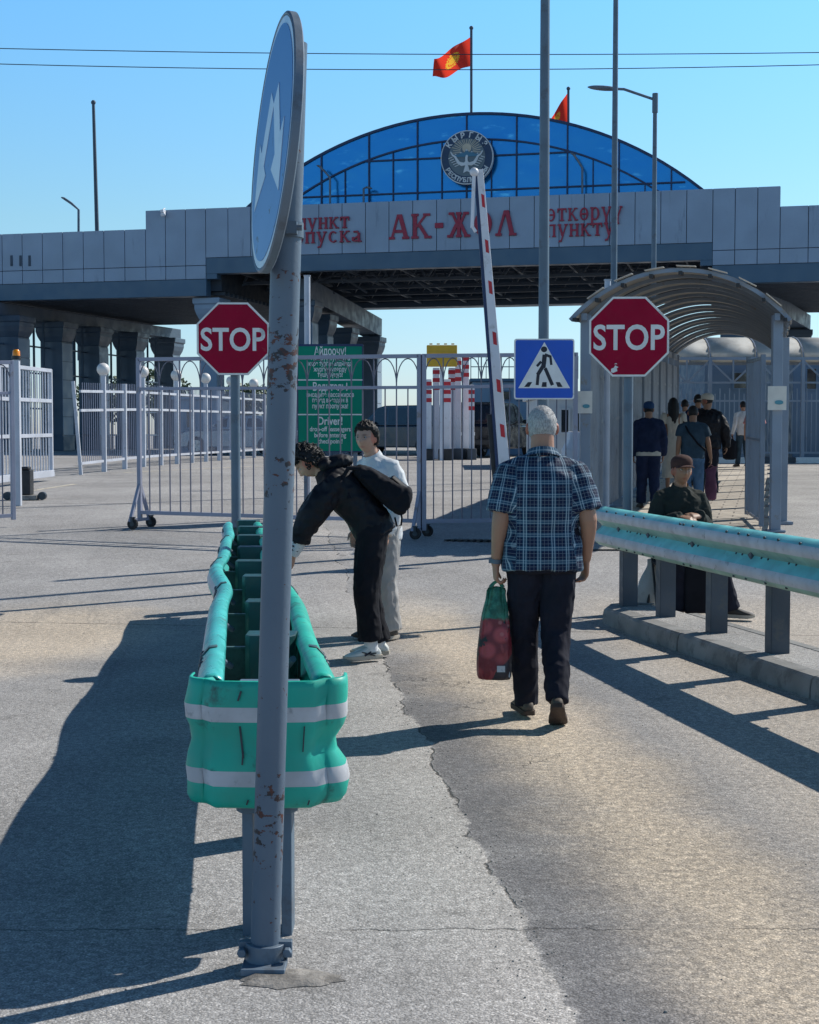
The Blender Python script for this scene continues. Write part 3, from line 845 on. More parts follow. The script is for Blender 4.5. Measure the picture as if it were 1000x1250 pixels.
# bird with spread wings
for sgn in (-1, 1):
    wing = [(0, -.10), (.10, -.20), (.26, -.16), (.36, -.02), (.40, .05), (.52, .12), (.60, .24), (.62, .20), (.56, .08), (.46, .0), (.42, -.10), (.34, -.24), (.20, -.32), (.06, -.30), (0, -.26)]
    mb.prism([(sgn * x * e_, z * e_) for x, z in wing], -.062 - (.001 if sgn > 0 else 0), -.053, EMM)
    for k in range(5):
        x0, z0_ = .30 + .06 * k, -.26 + .075 * k
        mb.prism([(sgn * x0 * e_, z0_ * e_), (sgn * (x0 + .16) * e_, (z0_ - .06) * e_), (sgn * (x0 + .15) * e_, (z0_ - .085) * e_), (sgn * x0 * e_, (z0_ - .03) * e_)], -.058, -.053, EMM)
mb.prism([(-.05 * e_, -.30 * e_), (-.05 * e_, -.02 * e_), (-.03 * e_, .06 * e_), (.02 * e_, .09 * e_), (.06 * e_, .05 * e_), (.04 * e_, -.02 * e_), (.055 * e_, -.30 * e_), (.15 * e_, -.58 * e_), (.02 * e_, -.52 * e_), (-.13 * e_, -.58 * e_)], -.067, -.0635, EMM)
mb.build('bird', emblem_white, em)

# red lettering: slab-serif letters of straight strokes, each stroke a hair prouder than the last
G = {}
G['А'] = [('s', .12, 0, .46, 1, .12), ('s', .88, 0, .54, 1, .22), ('s', .28, .32, .72, .32, .12), ('b', -.02, .28, 0), ('b', .66, 1.02, 0)]
G['К'] = [('s', .18, 0, .18, 1, .2), ('s', .25, .45, .78, 1, .13), ('s', .38, .58, .84, 0, .2), ('b', .0, .36, 0), ('b', .0, .36, 1), ('b', .6, .95, 1), ('b', .66, 1.02, 0)]
G['-'] = [('s', .15, .5, .85, .5, .2)]
G['Ж'] = [('s', .5, 0, .5, 1, .15), ('s', .47, .45, .2, 1, .11), ('s', .42, .55, .14, 0, .16), ('s', .53, .45, .8, 1, .11), ('s', .58, .55, .86, 0, .16), ('b', .38, .62, 0), ('b', .38, .62, 1), ('b', .06, .3, 1), ('b', .7, .94, 1), ('b', .0, .26, 0), ('b', .74, 1.0, 0)]
G['О'] = [('o',)]
G['Л'] = [('s', .14, .06, .46, 1, .12), ('s', .82, 0, .54, 1, .22), ('b', -.02, .28, 0), ('b', .66, 1.02, 0)]
G['п'] = [('s', .2, 0, .2, 1, .22), ('s', .8, 0, .8, 1, .22), ('s', .05, .94, .95, .94, .12), ('b', .02, .38, 0), ('b', .62, .98, 0)]
G['у'] = [('s', .5, .05, .16, 1, .22), ('s', .86, 1, .36, -.34, .12), ('b', .0, .36, 1), ('b', .66, 1.0, 1), ('s', .12, -.36, .42, -.30, .14)]
G['н'] = [('s', .2, 0, .2, 1, .22), ('s', .8, 0, .8, 1, .22), ('s', .2, .5, .8, .5, .12), ('b', .02, .38, 0), ('b', .62, .98, 0), ('b', .02, .38, 1), ('b', .62, .98, 1)]
G['к'] = G['К']
G['т'] = [('s', .5, 0, .5, 1, .24), ('s', .04, .93, .96, .93, .14), ('s', .1, .93, .07, .66, .1), ('s', .9, .93, .93, .66, .1), ('b', .28, .72, 0)]
G['р'] = [('s', .2, -.4, .2, 1, .22), ('p',), ('b', .0, .42, -.4), ('b', .0, .3, 1)]
G['о'] = [('o',)]
G['с'] = [('c',)]
G['а'] = [('s', .72, 0, .72, .8, .22), ('s', .22, .88, .66, .9, .14), ('s', .18, .26, .7, .5, .14), ('s', .24, .07, .7, .12, .13), ('s', .17, .1, .17, .42, .2), ('b', .64, .98, 0)]
G['ө'] = [('o',), ('s', .2, .5, .8, .5, .12)]
G['ү'] = [('s', .5, .1, .14, 1, .2), ('s', .5, .1, .88, 1, .13), ('s', .5, .2, .5, -.38, .22), ('b', .0, .34, 1), ('b', .7, 1.0, 1), ('b', .32, .68, -.38)]
def glyph(mb, ch, M, w, h, cnt):
    d = lambda: -.05 - .002 * (next(cnt) % 40)
    def quad(pts): mb.prism([(x * w, z * h) for x, z in pts], d(), 0.0, M)
    def ring(a0, a1, th=.2, cx=.5, cz=.5, rx=.44, rz=.5, n=20):
        ps = [a0 + (a1 - a0) * i / n for i in range(n + 1)]
        out = [(cx + rx * math.cos(a), cz + rz * math.sin(a)) for a in ps]
        inn = [(cx + (rx - th) * math.cos(a), cz + (rz - .1) * math.sin(a)) for a in ps]
        dd = d()
        for i in range(n):
            mb.prism([(x * w, z * h) for x, z in (inn[i], inn[i + 1], out[i + 1], out[i])], dd, 0.0, M)
    for g in G[ch]:
        if g[0] == 's':
            _, x0, z0, x1, z1, th = g
            if abs(z1 - z0) < abs(x1 - x0) * .6: quad([(x0, z0 - th / 2), (x1, z1 - th / 2), (x1, z1 + th / 2), (x0, z0 + th / 2)])
            else: quad([(x0 - th / 2, z0), (x0 + th / 2, z0), (x1 + th / 2, z1), (x1 - th / 2, z1)])
        elif g[0] == 'b':
            _, x0, x1, z = g; zz = z + (.05 if z < .9 else -.05)
            quad([(x0, zz - .05), (x1, zz - .05), (x1, zz + .05), (x0, zz + .05)])
        elif g[0] == 'o': ring(0, 2 * PI)
        elif g[0] == 'c': ring(R(45), R(320))
        elif g[0] == 'p': ring(R(-140), R(140), .2, .5, .5, .44, .5)
import itertools
def word(s, pxa, pya, pxb, pyb, hpx, name):
    """word whose baseline runs from one photo point to the other on the facade"""
    ua, za = FP(pxa, pya, -.06); ub, zb = FP(pxb, pyb, -.06)
    z = (za + zb) / 2; h = hpx / FOC * 60
    n = len(s); adv = [(.6 if c == '-' else 1.15 if c in 'Ж' else 1.0) for c in s]; tot = sum(adv)
    mb = MB(); cnt = itertools.count(); u = ua
    for c, a in zip(s, adv):
        w = (ub - ua) * a / tot
        M = frame_at(FQ(u + w * .06, -.063, z), E1)
        glyph(mb, c, M, w * .88, h, cnt); u += w
    mb.build(name, letred, bld)
word('АК-ЖОЛ', 474, 293, 632, 287, 30, 'title_lettering')
word('пункт', 362, 281, 428, 278, 14, 'left_lettering')
word('пропуска', 330, 299, 443, 295, 14, 'left_lettering')
word('өткөрүү', 666, 272, 761, 266, 15, 'right_lettering')
word('пункту', 666, 291, 751, 286, 15, 'right_lettering')
# camera on the cladding
u, z = FP(202, 262)
cc = thing('security_camera', 'small white security camera fixed high on the stepped left cladding', 'camera', FQ(u, -.1, z))
mb = MB(); mb.box(FQ(u, -.25, z + .1), (.14, .3, .12), F3); mb.build('housing', whitep, cc, bevel=.02)
mb = MB(); mb.tube([FQ(u, -.06, z + .25), FQ(u, -.2, z + .2), FQ(u, -.25, z + .17)], .03); mb.ell(FQ(u, -.25, z - .02), .11); mb.build('bracket', whitep, cc, smooth=True)
# ------------------------------------------------------------------ median guardrail with its round end
WPROF = [(-.012, .462), (.0, .448), (.028, .450), (.060, .475), (.078, .520), (.070, .555), (.030, .60), (.006, .635), (.030, .670), (.070, .715), (.078, .752), (.066, .796), (.040, .824), (.014, .828), (-.008, .814), (-.014, .795)]
WMAT = [0, 0, 0, 0, 1, 0, 0, 0, 0, 0, 1, 0, 0, 0, 0]
def sweep(mb, path, prof, pm, dz=lambda i: 0, outs=None):
    """carry a profile (outward offset, height) along a plan path; outward is on the left of travel reversed by outs"""
    n = len(path); rs = []
    for i, p in enumerate(path):
        d = (path[min(i + 1, n - 1)] - path[max(i - 1, 0)]).normalized()
        o = V((-d.y, d.x, 0)) * (outs or 1)
        rs.append([p + o * a + V((0, 0, z + dz(i))) for a, z in prof])
    k = len(prof)
    for i in range(n - 1):
        for j in range(k - 1):
            mb.cur = pm[j]
            b = len(mb.v)
            mb.add([rs[i][j], rs[i + 1][j], rs[i + 1][j + 1], rs[i][j + 1]], [(0, 1, 2, 3)])
    mb.cur = 0
def weld(o, d=.0008, thick=.004):
    bm = bmesh.new(); bm.from_mesh(o.data); bmesh.ops.remove_doubles(bm, verts=bm.verts, dist=d); bmesh.ops.recalc_face_normals(bm, faces=bm.faces); bm.to_mesh(o.data); bm.free()
    o.data.polygons.foreach_set('use_smooth', [True] * len(o.data.polygons)); o.data.set_sharp_from_angle(angle=R(50))
    if thick:
        s = o.modifiers.new('thick', 'SOLIDIFY'); s.thickness = thick; s.offset = 0
def gauss(x, c, s): return math.exp(-((x - c) / s) ** 2)
rl = lambda y: -.600 - .1165 * (y - 4.6) + .022 * gauss(y, 7.6, .5) - .042 * gauss(y, 8.8, .7) + .02 * gauss(y, 11.8, .6)
rr = lambda y: -.285 - .1285 * (y - 4.6) + .02 * gauss(y, 7.0, .8) - .03 * gauss(y, 9.5, .8)
dent = lambda y: .005 * math.sin(y * 3.1) - .008 * gauss(y, 8.8, .6)
gr_t = thing('guardrail', 'teal double-sided median guardrail with white-striped rounded end, seen end-on', 'guardrail', (-.45, 4.5, 0))
for nm, fx, sg in (('left', rl, 1), ('right', rr, -1)):
    mb = MB()
    yy = [4.67 + .07 * i for i in range(121)]
    sweep(mb, [V((fx(y), y, dent(y))) for y in yy], WPROF, WMAT, outs=sg)
    for yj in (5.35, 7.7, 9.3, 11.3):          # lapped joints
        yj2 = [yj + .02 * i for i in range(4)]
        sweep(mb, [V((fx(y), y, dent(y))) for y in yj2], [(a + .005, z + (.003 if z > .8 else 0)) for a, z in WPROF], [2] * 15, outs=sg)
    mb.cur = 3
    for yj in (5.35, 7.7, 9.3, 10.3, 11.3, 12.4):
        for k in range(4):
            for z, off in ((.79, .066), (.63, .008), (.49, .066)):
                y = yj - .16 + .09 * k
                mb.ell((fx(y) - sg * off, y, z + dent(y)), (.011, .011, .011), nu=8, nv=5)
    mb.cur = 0
    o = mb.build('rail_beam', [teal if sg < 0 else tealpale, stripe, spacerm, boltm], gr_t); weld(o)
# rounded end piece wrapping both beams
mb = MB()
xl, xr = -.692, -.214
path = [V((xl, 4.70, 0))]
rad = .055
for k in range(9):
    a = R(180 + 90 * k / 8); path.append(V((xl + rad + rad * math.cos(a), 4.64 + rad * math.sin(a), 0)))
for k in range(1, 12):
    f = k / 12; path.append(V((xl + rad + (xr - xl - 2 * rad) * f, 4.54 - .012 * math.sin(PI * f), 0)))
for k in range(9):
    a = R(270 + 90 * k / 8); path.append(V((xr - rad + rad * math.cos(a), 4.64 + rad * math.sin(a), 0)))
path += [V((xr, 4.70, 0))]
EP = [(-.050, .446), (-.022, .440), (.0, .446), (.012, .466), (.016, .510), (.016, .558), (.009, .60), (.003, .64), (.008, .685), (.015, .712), (.016, .758), (.013, .79), (.010, .815), (.008, .836), (.000, .838)]
EMAT = [0, 0, 0, 0, 1, 0, 0, 0, 0, 1, 0, 0, 0, 0]
rs = []
npth = len(path)
for i, p in enumerate(path):
    d = (path[min(i + 1, npth - 1)] - path[max(i - 1, 0)]).normalized(); o = V((d.y, -d.x, 0))
    dn = 0.0
    if p.x > xr - .11 and p.y < 4.72: dn = .034 * min(1, (p.x - xr + .11) / .05)
    if p.x < xl + .08 and p.y < 4.7: dn = .004
    rs.append([p + o * (a * (.6 if p.y < 4.58 else 1.0) - dn * gauss(z, .625, .05)) + V((.004 * math.sin(z * 40), 0, z)) for a, z in EP])
for i in range(npth - 1):
    for j in range(len(EP) - 1):
        mb.cur = EMAT[j]; mb.add([rs[i][j], rs[i + 1][j], rs[i + 1][j + 1], rs[i][j + 1]], [(0, 1, 2, 3)])
mb.cur = 0
ec = mb.build('end_cap', [teal, stripe], gr_t); weld(ec, thick=.005); ec.data.set_sharp_from_angle(angle=R(88))
mb = MB()   # scuffs and the dark bolt slots of the end piece
fy = 4.54 - .032
for x0, z0, x1, z1, w in ((-.525, .70, -.515, .60, .006), (-.515, .62, -.518, .58, .005), (-.325, .70, -.33, .62, .004), (-.52, .81, -.53, .78, .006), (-.45, .775, -.42, .785, .004), (-.50, .47, -.505, .455, .005), (-.31, .47, -.315, .455, .005)):
    yy = fy + .018 * gauss((z0 + z1) / 2, .64, .07) - .005 + (.012 if z0 < .48 or z0 > .80 else 0)
    mb.beam((x0, yy, z0), (x1, yy, z1), w, .004, up=(0, 1, 0))
mb.build('scuff_mark', boltm, ec)
# posts and spacer plates
for k in range(9):
    y = 4.70 + k * 1.08
    cx = (rl(y) + rr(y)) / 2 + .045 + random.uniform(-.008, .008) - (.045 if k == 0 else 0)
    mb = MB(); h = .835 + random.uniform(-.015, .01) - (.03 if k == 0 else 0); w, d = .098, .16
    mb.rings([[V((cx, y, z)) + V((w * a, d / 2 * b, 0)) for a, b in ((-1, -.6), (-.8, -1), (.8, -1), (1, -.6), (1, 1), (-1, 1))] for z in (.40, h - .012, h)])
    for sx in (-1, 1): mb.box((cx + sx * .062, y, .20), (.034, .12, .41))
    p = mb.build('post', postgrey if k == 0 else tealdark, gr_t, bevel=.004)
    for sx, fx in ((-1, rl), (1, rr)):
        x0 = cx + sx * w; x1 = fx(y) + sx * .005
        mb = MB(); mb.box(((x0 + x1) / 2, y + .04, .62), (abs(x1 - x0) - .006, .008, .27)); mb.box(((x0 + x1) / 2, y + .025, .759), (abs(x1 - x0) - .006, .03, .008))
        mb.build('spacer_plate', spacerm, gr_t)
        if k == 0: continue
        mb = MB(); mb.tube([(x1 - sx * .015, y - .18, .745), (x1 - sx * .045, y - .07, .70)], .013, 8); mb.build('stay_rod', galv, gr_t, smooth=True)

# ------------------------------------------------------------------ leaning direction sign on its pole
def lean(z): return V((-.437 + .0345 * z, 4.37, z))
ds = thing('direction_sign', 'tall leaning grey pole with a faded round blue arrow sign turned almost edge-on', 'road sign', (-.437, 4.37, 0))
mb = MB(); zz = [.03 + 2.712 * i / 12 for i in range(13)]
mb.tube([lean(z) for z in zz], .0445, 20)
pole = mb.build('pole', polemat, ds, smooth=True)
mb = MB()
c0 = lean(.10); mb.tube([lean(.02), lean(.075)], .060, 20); mb.box((c0.x, 4.37, .055), (.16, .028, .05)); mb.box((c0.x, 4.33, .015), (.13, .12, .02))
for sx in (-1, 1): mb.tube([(c0.x + sx * .068, 4.345, .055), (c0.x + sx * .068, 4.32, .055)], .014, 6)
mb.build('base_clamp', galv, ds, smooth=35, bevel=.002)
# disc
DC = at(334, 176, 4.24); DR = .357
dn = V((-math.cos(R(13.9)), -math.sin(R(13.9)), 0)); tilt = Matrix.Rotation(R(5.2), 3, 'Y')
DM = frame_at(DC, tilt @ V((-dn.y, dn.x, 0)) * -1, tilt @ V((0, 0, 1)))
if (DM.to_3x3() @ V((0, -1, 0))).dot(dn) < 0: DM = frame_at(DC, tilt @ V((-dn.y, dn.x, 0)), tilt @ V((0, 0, 1)))
def circ(r, n=64, a0=0): return [(r * math.cos(a0 + 2 * PI * i / n), r * math.sin(a0 + 2 * PI * i / n)) for i in range(n)]
m, t = newmat('faded_blue_sign')
x = t.xyz()
f = t.step(t.math('ADD', x[2], t.math('MULTIPLY', t.noise(3, 4), .3)), 1.9, 2.9)
c = t.mix(f, (.12, .32, .62), (.03, .17, .46))
dr_ = t.noise(26, 6, .7, t.comb(x[0], t.math('MULTIPLY', x[1], .6), t.math('MULTIPLY', x[2], .7)))
c = t.mix(t.math('MULTIPLY', t.step(dr_, .60, .68), t.step(x[2], 2.2, 2.65, 1, 0)), c, (.03, .06, .10))
t.out(c, .45, 0, None, .3)
fadedblue = m
m, t = newmat('faded_white_sign')
c = t.mix(t.step(t.noise(7, 4), .35, .7), (.50, .60, .70), (.38, .50, .62)); t.out(c, .35)
fadedwhite = m
mb = MB(); mb.prism(circ(DR), -.004, .012, DM)
mb.rings([[DM @ V((r * math.cos(a), d, r * math.sin(a))) for r, d in ((DR + .001, -.008), (DR + .007, -.004), (DR + .007, .016), (DR + .001, .020), (DR - .006, .016), (DR - .004, -.006))] for a in (2 * PI * i / 64 for i in range(65))], cap=False)
disc_o = mb.build('sign_disc', galv, ds, smooth=40)
mb = MB(); mb.prism(circ(DR - .006), -.006, -.0045, DM); mb.build('white_rim', fadedwhite, disc_o)
mb = MB(); mb.prism(circ(DR - .026), -.0075, -.0062, DM); mb.build('blue_face', fadedblue, disc_o)
mb = MB()
for sg in (-1, 1):
    # arms from the crown down and outwards, each ending in a broad arrow head
    d = V((sg * .56, -.83, 0)).normalized(); s = V((-d.y, d.x, 0))
    p0 = V((sg * .035, .135, 0)); p1 = p0 + d * .19; tip = p0 + d * .36
    pl = [p0 + s * .042, p0 - s * .042, p1 - s * .042, p1 - s * .105, tip, p1 + s * .105, p1 + s * .042]
    mb.prism([(q.x, q.y) for q in pl], -.0088 - (.0006 if sg > 0 else 0), -.0077, DM)
mb.build('white_arrow', fadedwhite, disc_o)
mb = MB()
for z in (2.20,):
    p = lean(z); mb.tube([p + V((0, 0, -.022)), p + V((0, 0, .022))], .050, 20); mb.box((p.x + .02, p.y - .055, z), (.03, .04, .035))
    mb.tube([(p.x - .01, p.y - .065, z), (p.x + .05, p.y - .065, z)], .009, 8)
mb.build('clamp', galv, ds, smooth=35)

# concrete patch at the pole foot
mb = MB(); n = 26
ring = [V((-.36 + .16 * math.cos(a) * random.uniform(.8, 1.15), 4.27 + .085 * math.sin(a) * random.uniform(.8, 1.15), 0)) for a in (2 * PI * i / n for i in range(n))]
mb.rings([[p + V((0, 0, .002)) for p in ring], [p.lerp(V((-.36, 4.27, 0)), .3) + V((0, 0, .010 + random.uniform(0, .006))) for p in ring]])
tag(mb.build('mortar_patch', patchm, smooth=30), kind='structure')

# ------------------------------------------------------------------ right-hand guardrail on the kerbed island
rg = thing('guardrail', 'blue-green roadside guardrail on dark posts along the kerbed island', 'guardrail', (1.9, 12.0, .14))
rpx = lambda y: float(np.interp(y, [4.0, 6.5, 8.8, 10.7, 12.7, 12.95], [3.40, 2.90, 2.44, 2.08, 1.73, 1.70]))
RP = [(.0, .630), (.030, .640), (.066, .672), (.078, .712), (.066, .742), (.020, .786), (.006, .806), (.020, .826), (.066, .866), (.078, .900), (.066, .936), (.030, .962), (.0, .975), (-.014, .968)]
RM = [2, 2, 1, 1, 0, 0, 2, 2, 1, 1, 0, 0, 0]
yy = [12.95 - .12 * i for i in range(75)]
mb = MB(); sweep(mb, [V((rpx(y), y, 0)) for y in yy], RP, RM, outs=-1)
for yj in (10.72, 8.35):
    ps = [V((rpx(y), y, 0)) for y in (yj, yj + .012, yj + .024)]
    sweep(mb, ps, [(a + .004, z) for a, z in RP], [4] * 13, outs=-1)
mb.cur = 3
def rbolt(y, z, off, r=.012):
    mb.ell((rpx(y) - off * .98, y - off * .2, z), (r * .7, r * 1.25, r * .7), nu=8, nv=6)
for y0 in (12.6, 12.35, 12.1, 11.9, 11.65, 10.85, 10.78, 10.6, 10.0, 9.8, 9.65, 9.4, 9.2, 8.9):
    rbolt(y0, .945, .062, .011)
for y0 in (12.2, 12.12, 11.95, 11.87, 11.6, 11.5, 10.8, 10.7, 10.62, 9.95, 9.85, 9.55, 9.45, 9.15, 9.05):
    rbolt(y0, .80, .010, .010)
for y0 in (12.3, 12.1, 11.9, 11.7, 11.45, 10.8, 10.66, 9.9, 9.7, 9.4, 9.1): rbolt(y0, .655, .05, .011)
mb.cur = 0
o = mb.build('rail_beam', [rail_teal_lit, stripe, rail_teal_shaded, boltm, tealdark], rg); weld(o)
for X, Y in ((1.88, 12.5), (2.07, 11.76), (2.28, 10.8), (2.475, 9.78), (2.69, 8.75), (2.92, 7.72), (3.15, 6.7)):
    mb = MB(); rz = Matrix.Rotation(R(10), 3, 'Z')
    w, d, th = .125, .10, .006
    mb.box((X, Y, .46), (w, th, .86), rz)
    for sx in (-1, 1): mb.box(V((X, Y, .46)) + rz @ V((sx * (w / 2 + .001), d / 2, 0)), (th, d, .86), rz)
    p = mb.build('post', darkpost, rg)
    mb = MB(); xb = rpx(Y) + .012
    mb.box(((X + xb) / 2 - .02, Y - .06, .80), (max(.06, X - xb), .10, .26)); mb.build('spacer_block', darkpost, rg, bevel=.006)

# ------------------------------------------------------------------ STOP signs and the crossing sign
def octa(r): return [(r * math.cos(R(22.5 + 45 * i)), r * math.sin(R(22.5 + 45 * i))) for i in range(8)]
def stop_sign(px, py, Y, wpx, label, zg, ph, tiltz, postw):
    c = at(px, py, Y); rad = wpx / 2 / FOC * Y / math.cos(R(22.5))
    t = thing('stop_sign', label, 'road sign', (c.x, Y, zg), 'red octagonal stop signs')
    M = frame_at(c, Matrix.Rotation(tiltz, 3, 'Z') @ V((1, 0, 0)))
    mb = MB(); mb.prism(octa(rad), -.002, .012, M); pl = mb.build('sign_plate', galv, t, bevel=.003)
    mb = MB(); mb.prism(octa(rad - .002), -.004, -.0025, M); mb.build('white_border', signwhite, pl)
    mb = MB(); mb.prism(octa(rad - .021), -.0058, -.0045, M); mb.build('red_face', signred, pl)
    mb = MB(); fs = rad * .81
    text_mb(mb, 'STOP', fs, M @ Matrix.Translation((0, 0, -fs * .36)), .002, width=rad * 1.64, bold=.018, proud=.006)
    mb.build('stop_lettering', signwhite, pl)
    mb = MB(); mb.tube([(c.x + .01, Y + .075, zg - .05), (c.x + .01, Y + .075, c.z + rad * .8)], postw / 2, 16); mb.build('post', postgrey, t, smooth=True)
    for dz in (-.2, .2):
        mb = MB(); mb.box((c.x + .01, Y + .05, c.z + dz), (.16, .075, .03)); mb.build('clamp', galv, t, bevel=.003)
    return t, M, rad
stop_sign(284.5, 413.5, 14.3, 88, 'red STOP sign on a grey post at the far end of the median guardrail', terr(14.3), 0, R(2), .092)
t, M, rad = stop_sign(768, 411, 12.98, 97, 'red STOP sign with peeling lower edge beside the kerbed island guardrail', .14, 0, R(-3), .085)
mb = MB(); mb.prism([(-.155, -.31), (-.135, -.315), (-.10, -.30), (-.105, -.275), (-.09, -.265), (-.12, -.25), (-.13, -.27), (-.155, -.28)], -.0078, -.006, M)
mb.prism([(-.13, -.24), (-.10, -.24), (-.11, -.23)], -.0078, -.006, M); mb.build('peeled_patch', signwhite, t)

c = at(664.5, 450.5, 17.2); hs = 73.5 / 2 / FOC * 17.2
cs = thing('crossing_sign', 'square blue pedestrian crossing sign with walking figure in white triangle on lamp pole', 'road sign', (c.x, 17.2, c.z - hs))
M = frame_at(c, V((1, .03, 0)))
def rsq(h, r, n=5):
    out = []
    for cx, cz, a0 in ((h - r, h - r, 0), (-h + r, h - r, 90), (-h + r, -h + r, 180), (h - r, -h + r, 270)):
        out += [(cx + r * math.cos(R(a0 + 90 * i / n)), cz + r * math.sin(R(a0 + 90 * i / n))) for i in range(n + 1)]
    return out
mb = MB(); mb.prism(rsq(hs, .03), -.002, .012, M); pl = mb.build('sign_plate', signwhite, cs)
mb = MB(); mb.prism(rsq(hs - .016, .022), -.004, -.0025, M); mb.build('blue_face', signblue, pl)
mb = MB(); k = hs * 2; tri = [(0, .445 * k), (-.43 * k, -.315 * k), (.43 * k, -.315 * k)]; mb.prism(tri, -.0056, -.0042, M); mb.build('white_triangle', signwhite, pl)
mb = MB(); d_ = itertools.count()
def seg(x0, z0, x1, z1, w):
    p, q = V((x0, z0)), V((x1, z1)); d = (q - p).normalized(); s = V((-d.y, d.x)) * w / 2; e = d * w * .3
    mb.prism([((v).x * k, (v).y * k) for v in (p + s - e, p - s - e, q - s + e, q + s + e)], -.0064 - .0002 * next(d_), -.0056, M)
hd = [(k * (-.005 + .052 * math.cos(2 * PI * i / 18)), k * (.325 + .048 * math.sin(2 * PI * i / 18))) for i in range(18)]
mb.prism(hd, -.0064, -.0056, M)
seg(.005, .215, -.015, .04, .075); seg(.02, .235, .10, .205, .045); seg(.10, .21, .115, .08, .04)
seg(-.06, .115, -.115, .055, .042); seg(-.015, .06, -.10, -.08, .062); seg(-.10, -.08, -.115, -.25, .05)
seg(.02, .0, .13, -.25, .056)
for a in (-.27, 0, .25):
    sk = .03 if a < 0 else (-.03 if a > 0 else 0)
    mb.prism([((a - .045 - sk * .6) * k, -.295 * k), ((a + .04 - sk * .6) * k, -.295 * k), ((a + .04 + sk) * k, -.215 * k), ((a - .03 + sk) * k, -.215 * k)], -.0064, -.0056, M)
mb.build('walking_figure', signblack, pl)
for dz in (-.18, .18):
    mb = MB(); mb.box((c.x, 17.235, c.z + dz), (.18, .05, .03)); mb.build('clamp', galv, cs)

def pole_thing(name, label, cat, x, y, h, r0, r1, m, z0=None, group=None):
    z0 = terr(y) if z0 is None else z0
    t = thing(name, label, cat, (x, y, z0), group)
    n = 6
    mb = MB(); mb.tube([(x, y, z0 + h * i / n) for i in range(n + 1)], [r0 + (r1 - r0) * i / n for i in range(n + 1)], 14); mb.build('pole', m, t, smooth=True)
    mb = MB(); mb.tube([(x, y, z0 - .02), (x, y, z0 + .5)], r0 * 1.35, 14); mb.build('base_sleeve', m, t, smooth=True)
    return t
pole_thing('lamp_pole', 'thick grey lamp pole carrying the pedestrian crossing sign, running out of the top', 'lamp pole', c.x, 17.3, 9.2, .066, .05, postgrey)
pole_thing('mast', 'thin tall grey mast rising behind the walkway roof, right of the lamp pole', 'mast', at(750.5, 200, 30).x, 30, 12.2, .075, .045, postgrey)
p = at(800, 115, 33)
lp = pole_thing('street_lamp', 'slim street lamp with its arm reaching left over the walkway', 'street lamp', p.x, 33, p.z - terr(33), .07, .045, postgrey)
q = at(724, 106, 33)
mb = MB(); mb.tube([p - V((0, 0, .12)), p.lerp(q, .5) + V((0, 0, .03)), q.lerp(p, .2)], .03, 10); mb.tube([p + V((0, 0, .02)), p - V((0, 0, .4))], .065, 10); mb.build('arm', postgrey, lp, smooth=True)
mb = MB(); mb.ell(q.lerp(p, .17), (.36, .10, .055), Matrix.Rotation(R(4), 3, 'Y')); mb.build('lamp_head', galv, lp, smooth=True)
def small_lamp(label, px, py0, py1, hx, hy, Y, w=None, r=.07):
    b = at(px, py0, Y); tp = at(px, py1, Y); h = at(hx, hy, Y)
    t = thing('street_lamp', label, 'street lamp', b)
    s = Y / FOC
    mb = MB(); mb.tube([b, tp, tp.lerp(h, .5) + V((0, 0, .9 * s)), h], r, 8); mb.build('pole', galv, t, smooth=True)
    mb = MB(); mb.ell(h, (3.8 * s, 1.6 * s, 1.3 * s), Matrix.Rotation(R(20), 3, 'Y')); mb.build('lamp_head', galv, t, smooth=True)
small_lamp('small street lamp rising behind the low left roof of the terminal', 96, 440, 256, 78, 242, 82)
yg = lambda px: FQ(FP(px, 240, .25)[0], .25, 0).y  # the next lamp shapes are added for street lamps mirrored in the glass
small_lamp('curved lamp shape added for a reflection in the left end of the blue glass gable', 403, 248, 217, 390, 203, yg(403), r=.045)
small_lamp('lamp shape added for a reflection in the blue glass gable left of the emblem', 444, 247, 230, 451, 229, yg(444), r=.045)
small_lamp('curved lamp shape added for a reflection in the right part of the blue glass gable', 711, 236, 205, 700, 188, yg(711), r=.045)
b, tp = at(123, 440, 78), at(114, 125, 78)
mast = thing('antenna_mast', 'leaning thin mast standing behind the left roof of the terminal', 'mast', b)
mb = MB(); mb.tube([b, tp], [.14, .08], 8); mb.ell(tp, .13, nu=8, nv=6); mb.build('pole', trussm, mast, smooth=True)
for px, pt, pb, Y, lab in ((375, 337, 640, 21.95, 'short pale steel post standing behind the green notice board'), (742, 342, 640, 21.0, 'short pale steel post behind the left eave of the walkway')):
    a = at(px, pt, Y); x = a.x; t = thing('steel_post', lab, 'post', (x, Y, terr(Y)))
    mb = MB(); mb.tube([(x, Y, terr(Y)), (x, Y, a.z)], .045, 12); mb.build('pole', fencem, t, smooth=True); mb = MB(); mb.box((x, Y, a.z + .005), (.10, .10, .012)); mb.build('cap', fencem, t)

# overhead wires
for k, (ya, ym, yb) in enumerate(((59, 66, 64), (78, 85, 79))):
    Y = 40; mb = MB(); pts = []
    for i in range(41):
        px = -900 + 2800 * i / 40
        u = (px - 500) / 500
        py = (ya + yb) / 2 + (yb - ya) / 2 * u + (ym - (ya + yb) / 2) * (1 - u * u)
        q = at(px, py, Y); pts.append(q)
    mb.tube(pts, .012, 6)
    o = mb.build('overhead_wire', wirem, org=pts[20], smooth=True)
    tag(o, ('upper' if k == 0 else 'lower') + ' of two dark overhead wires crossing the sky', 'wire', 'overhead wires')

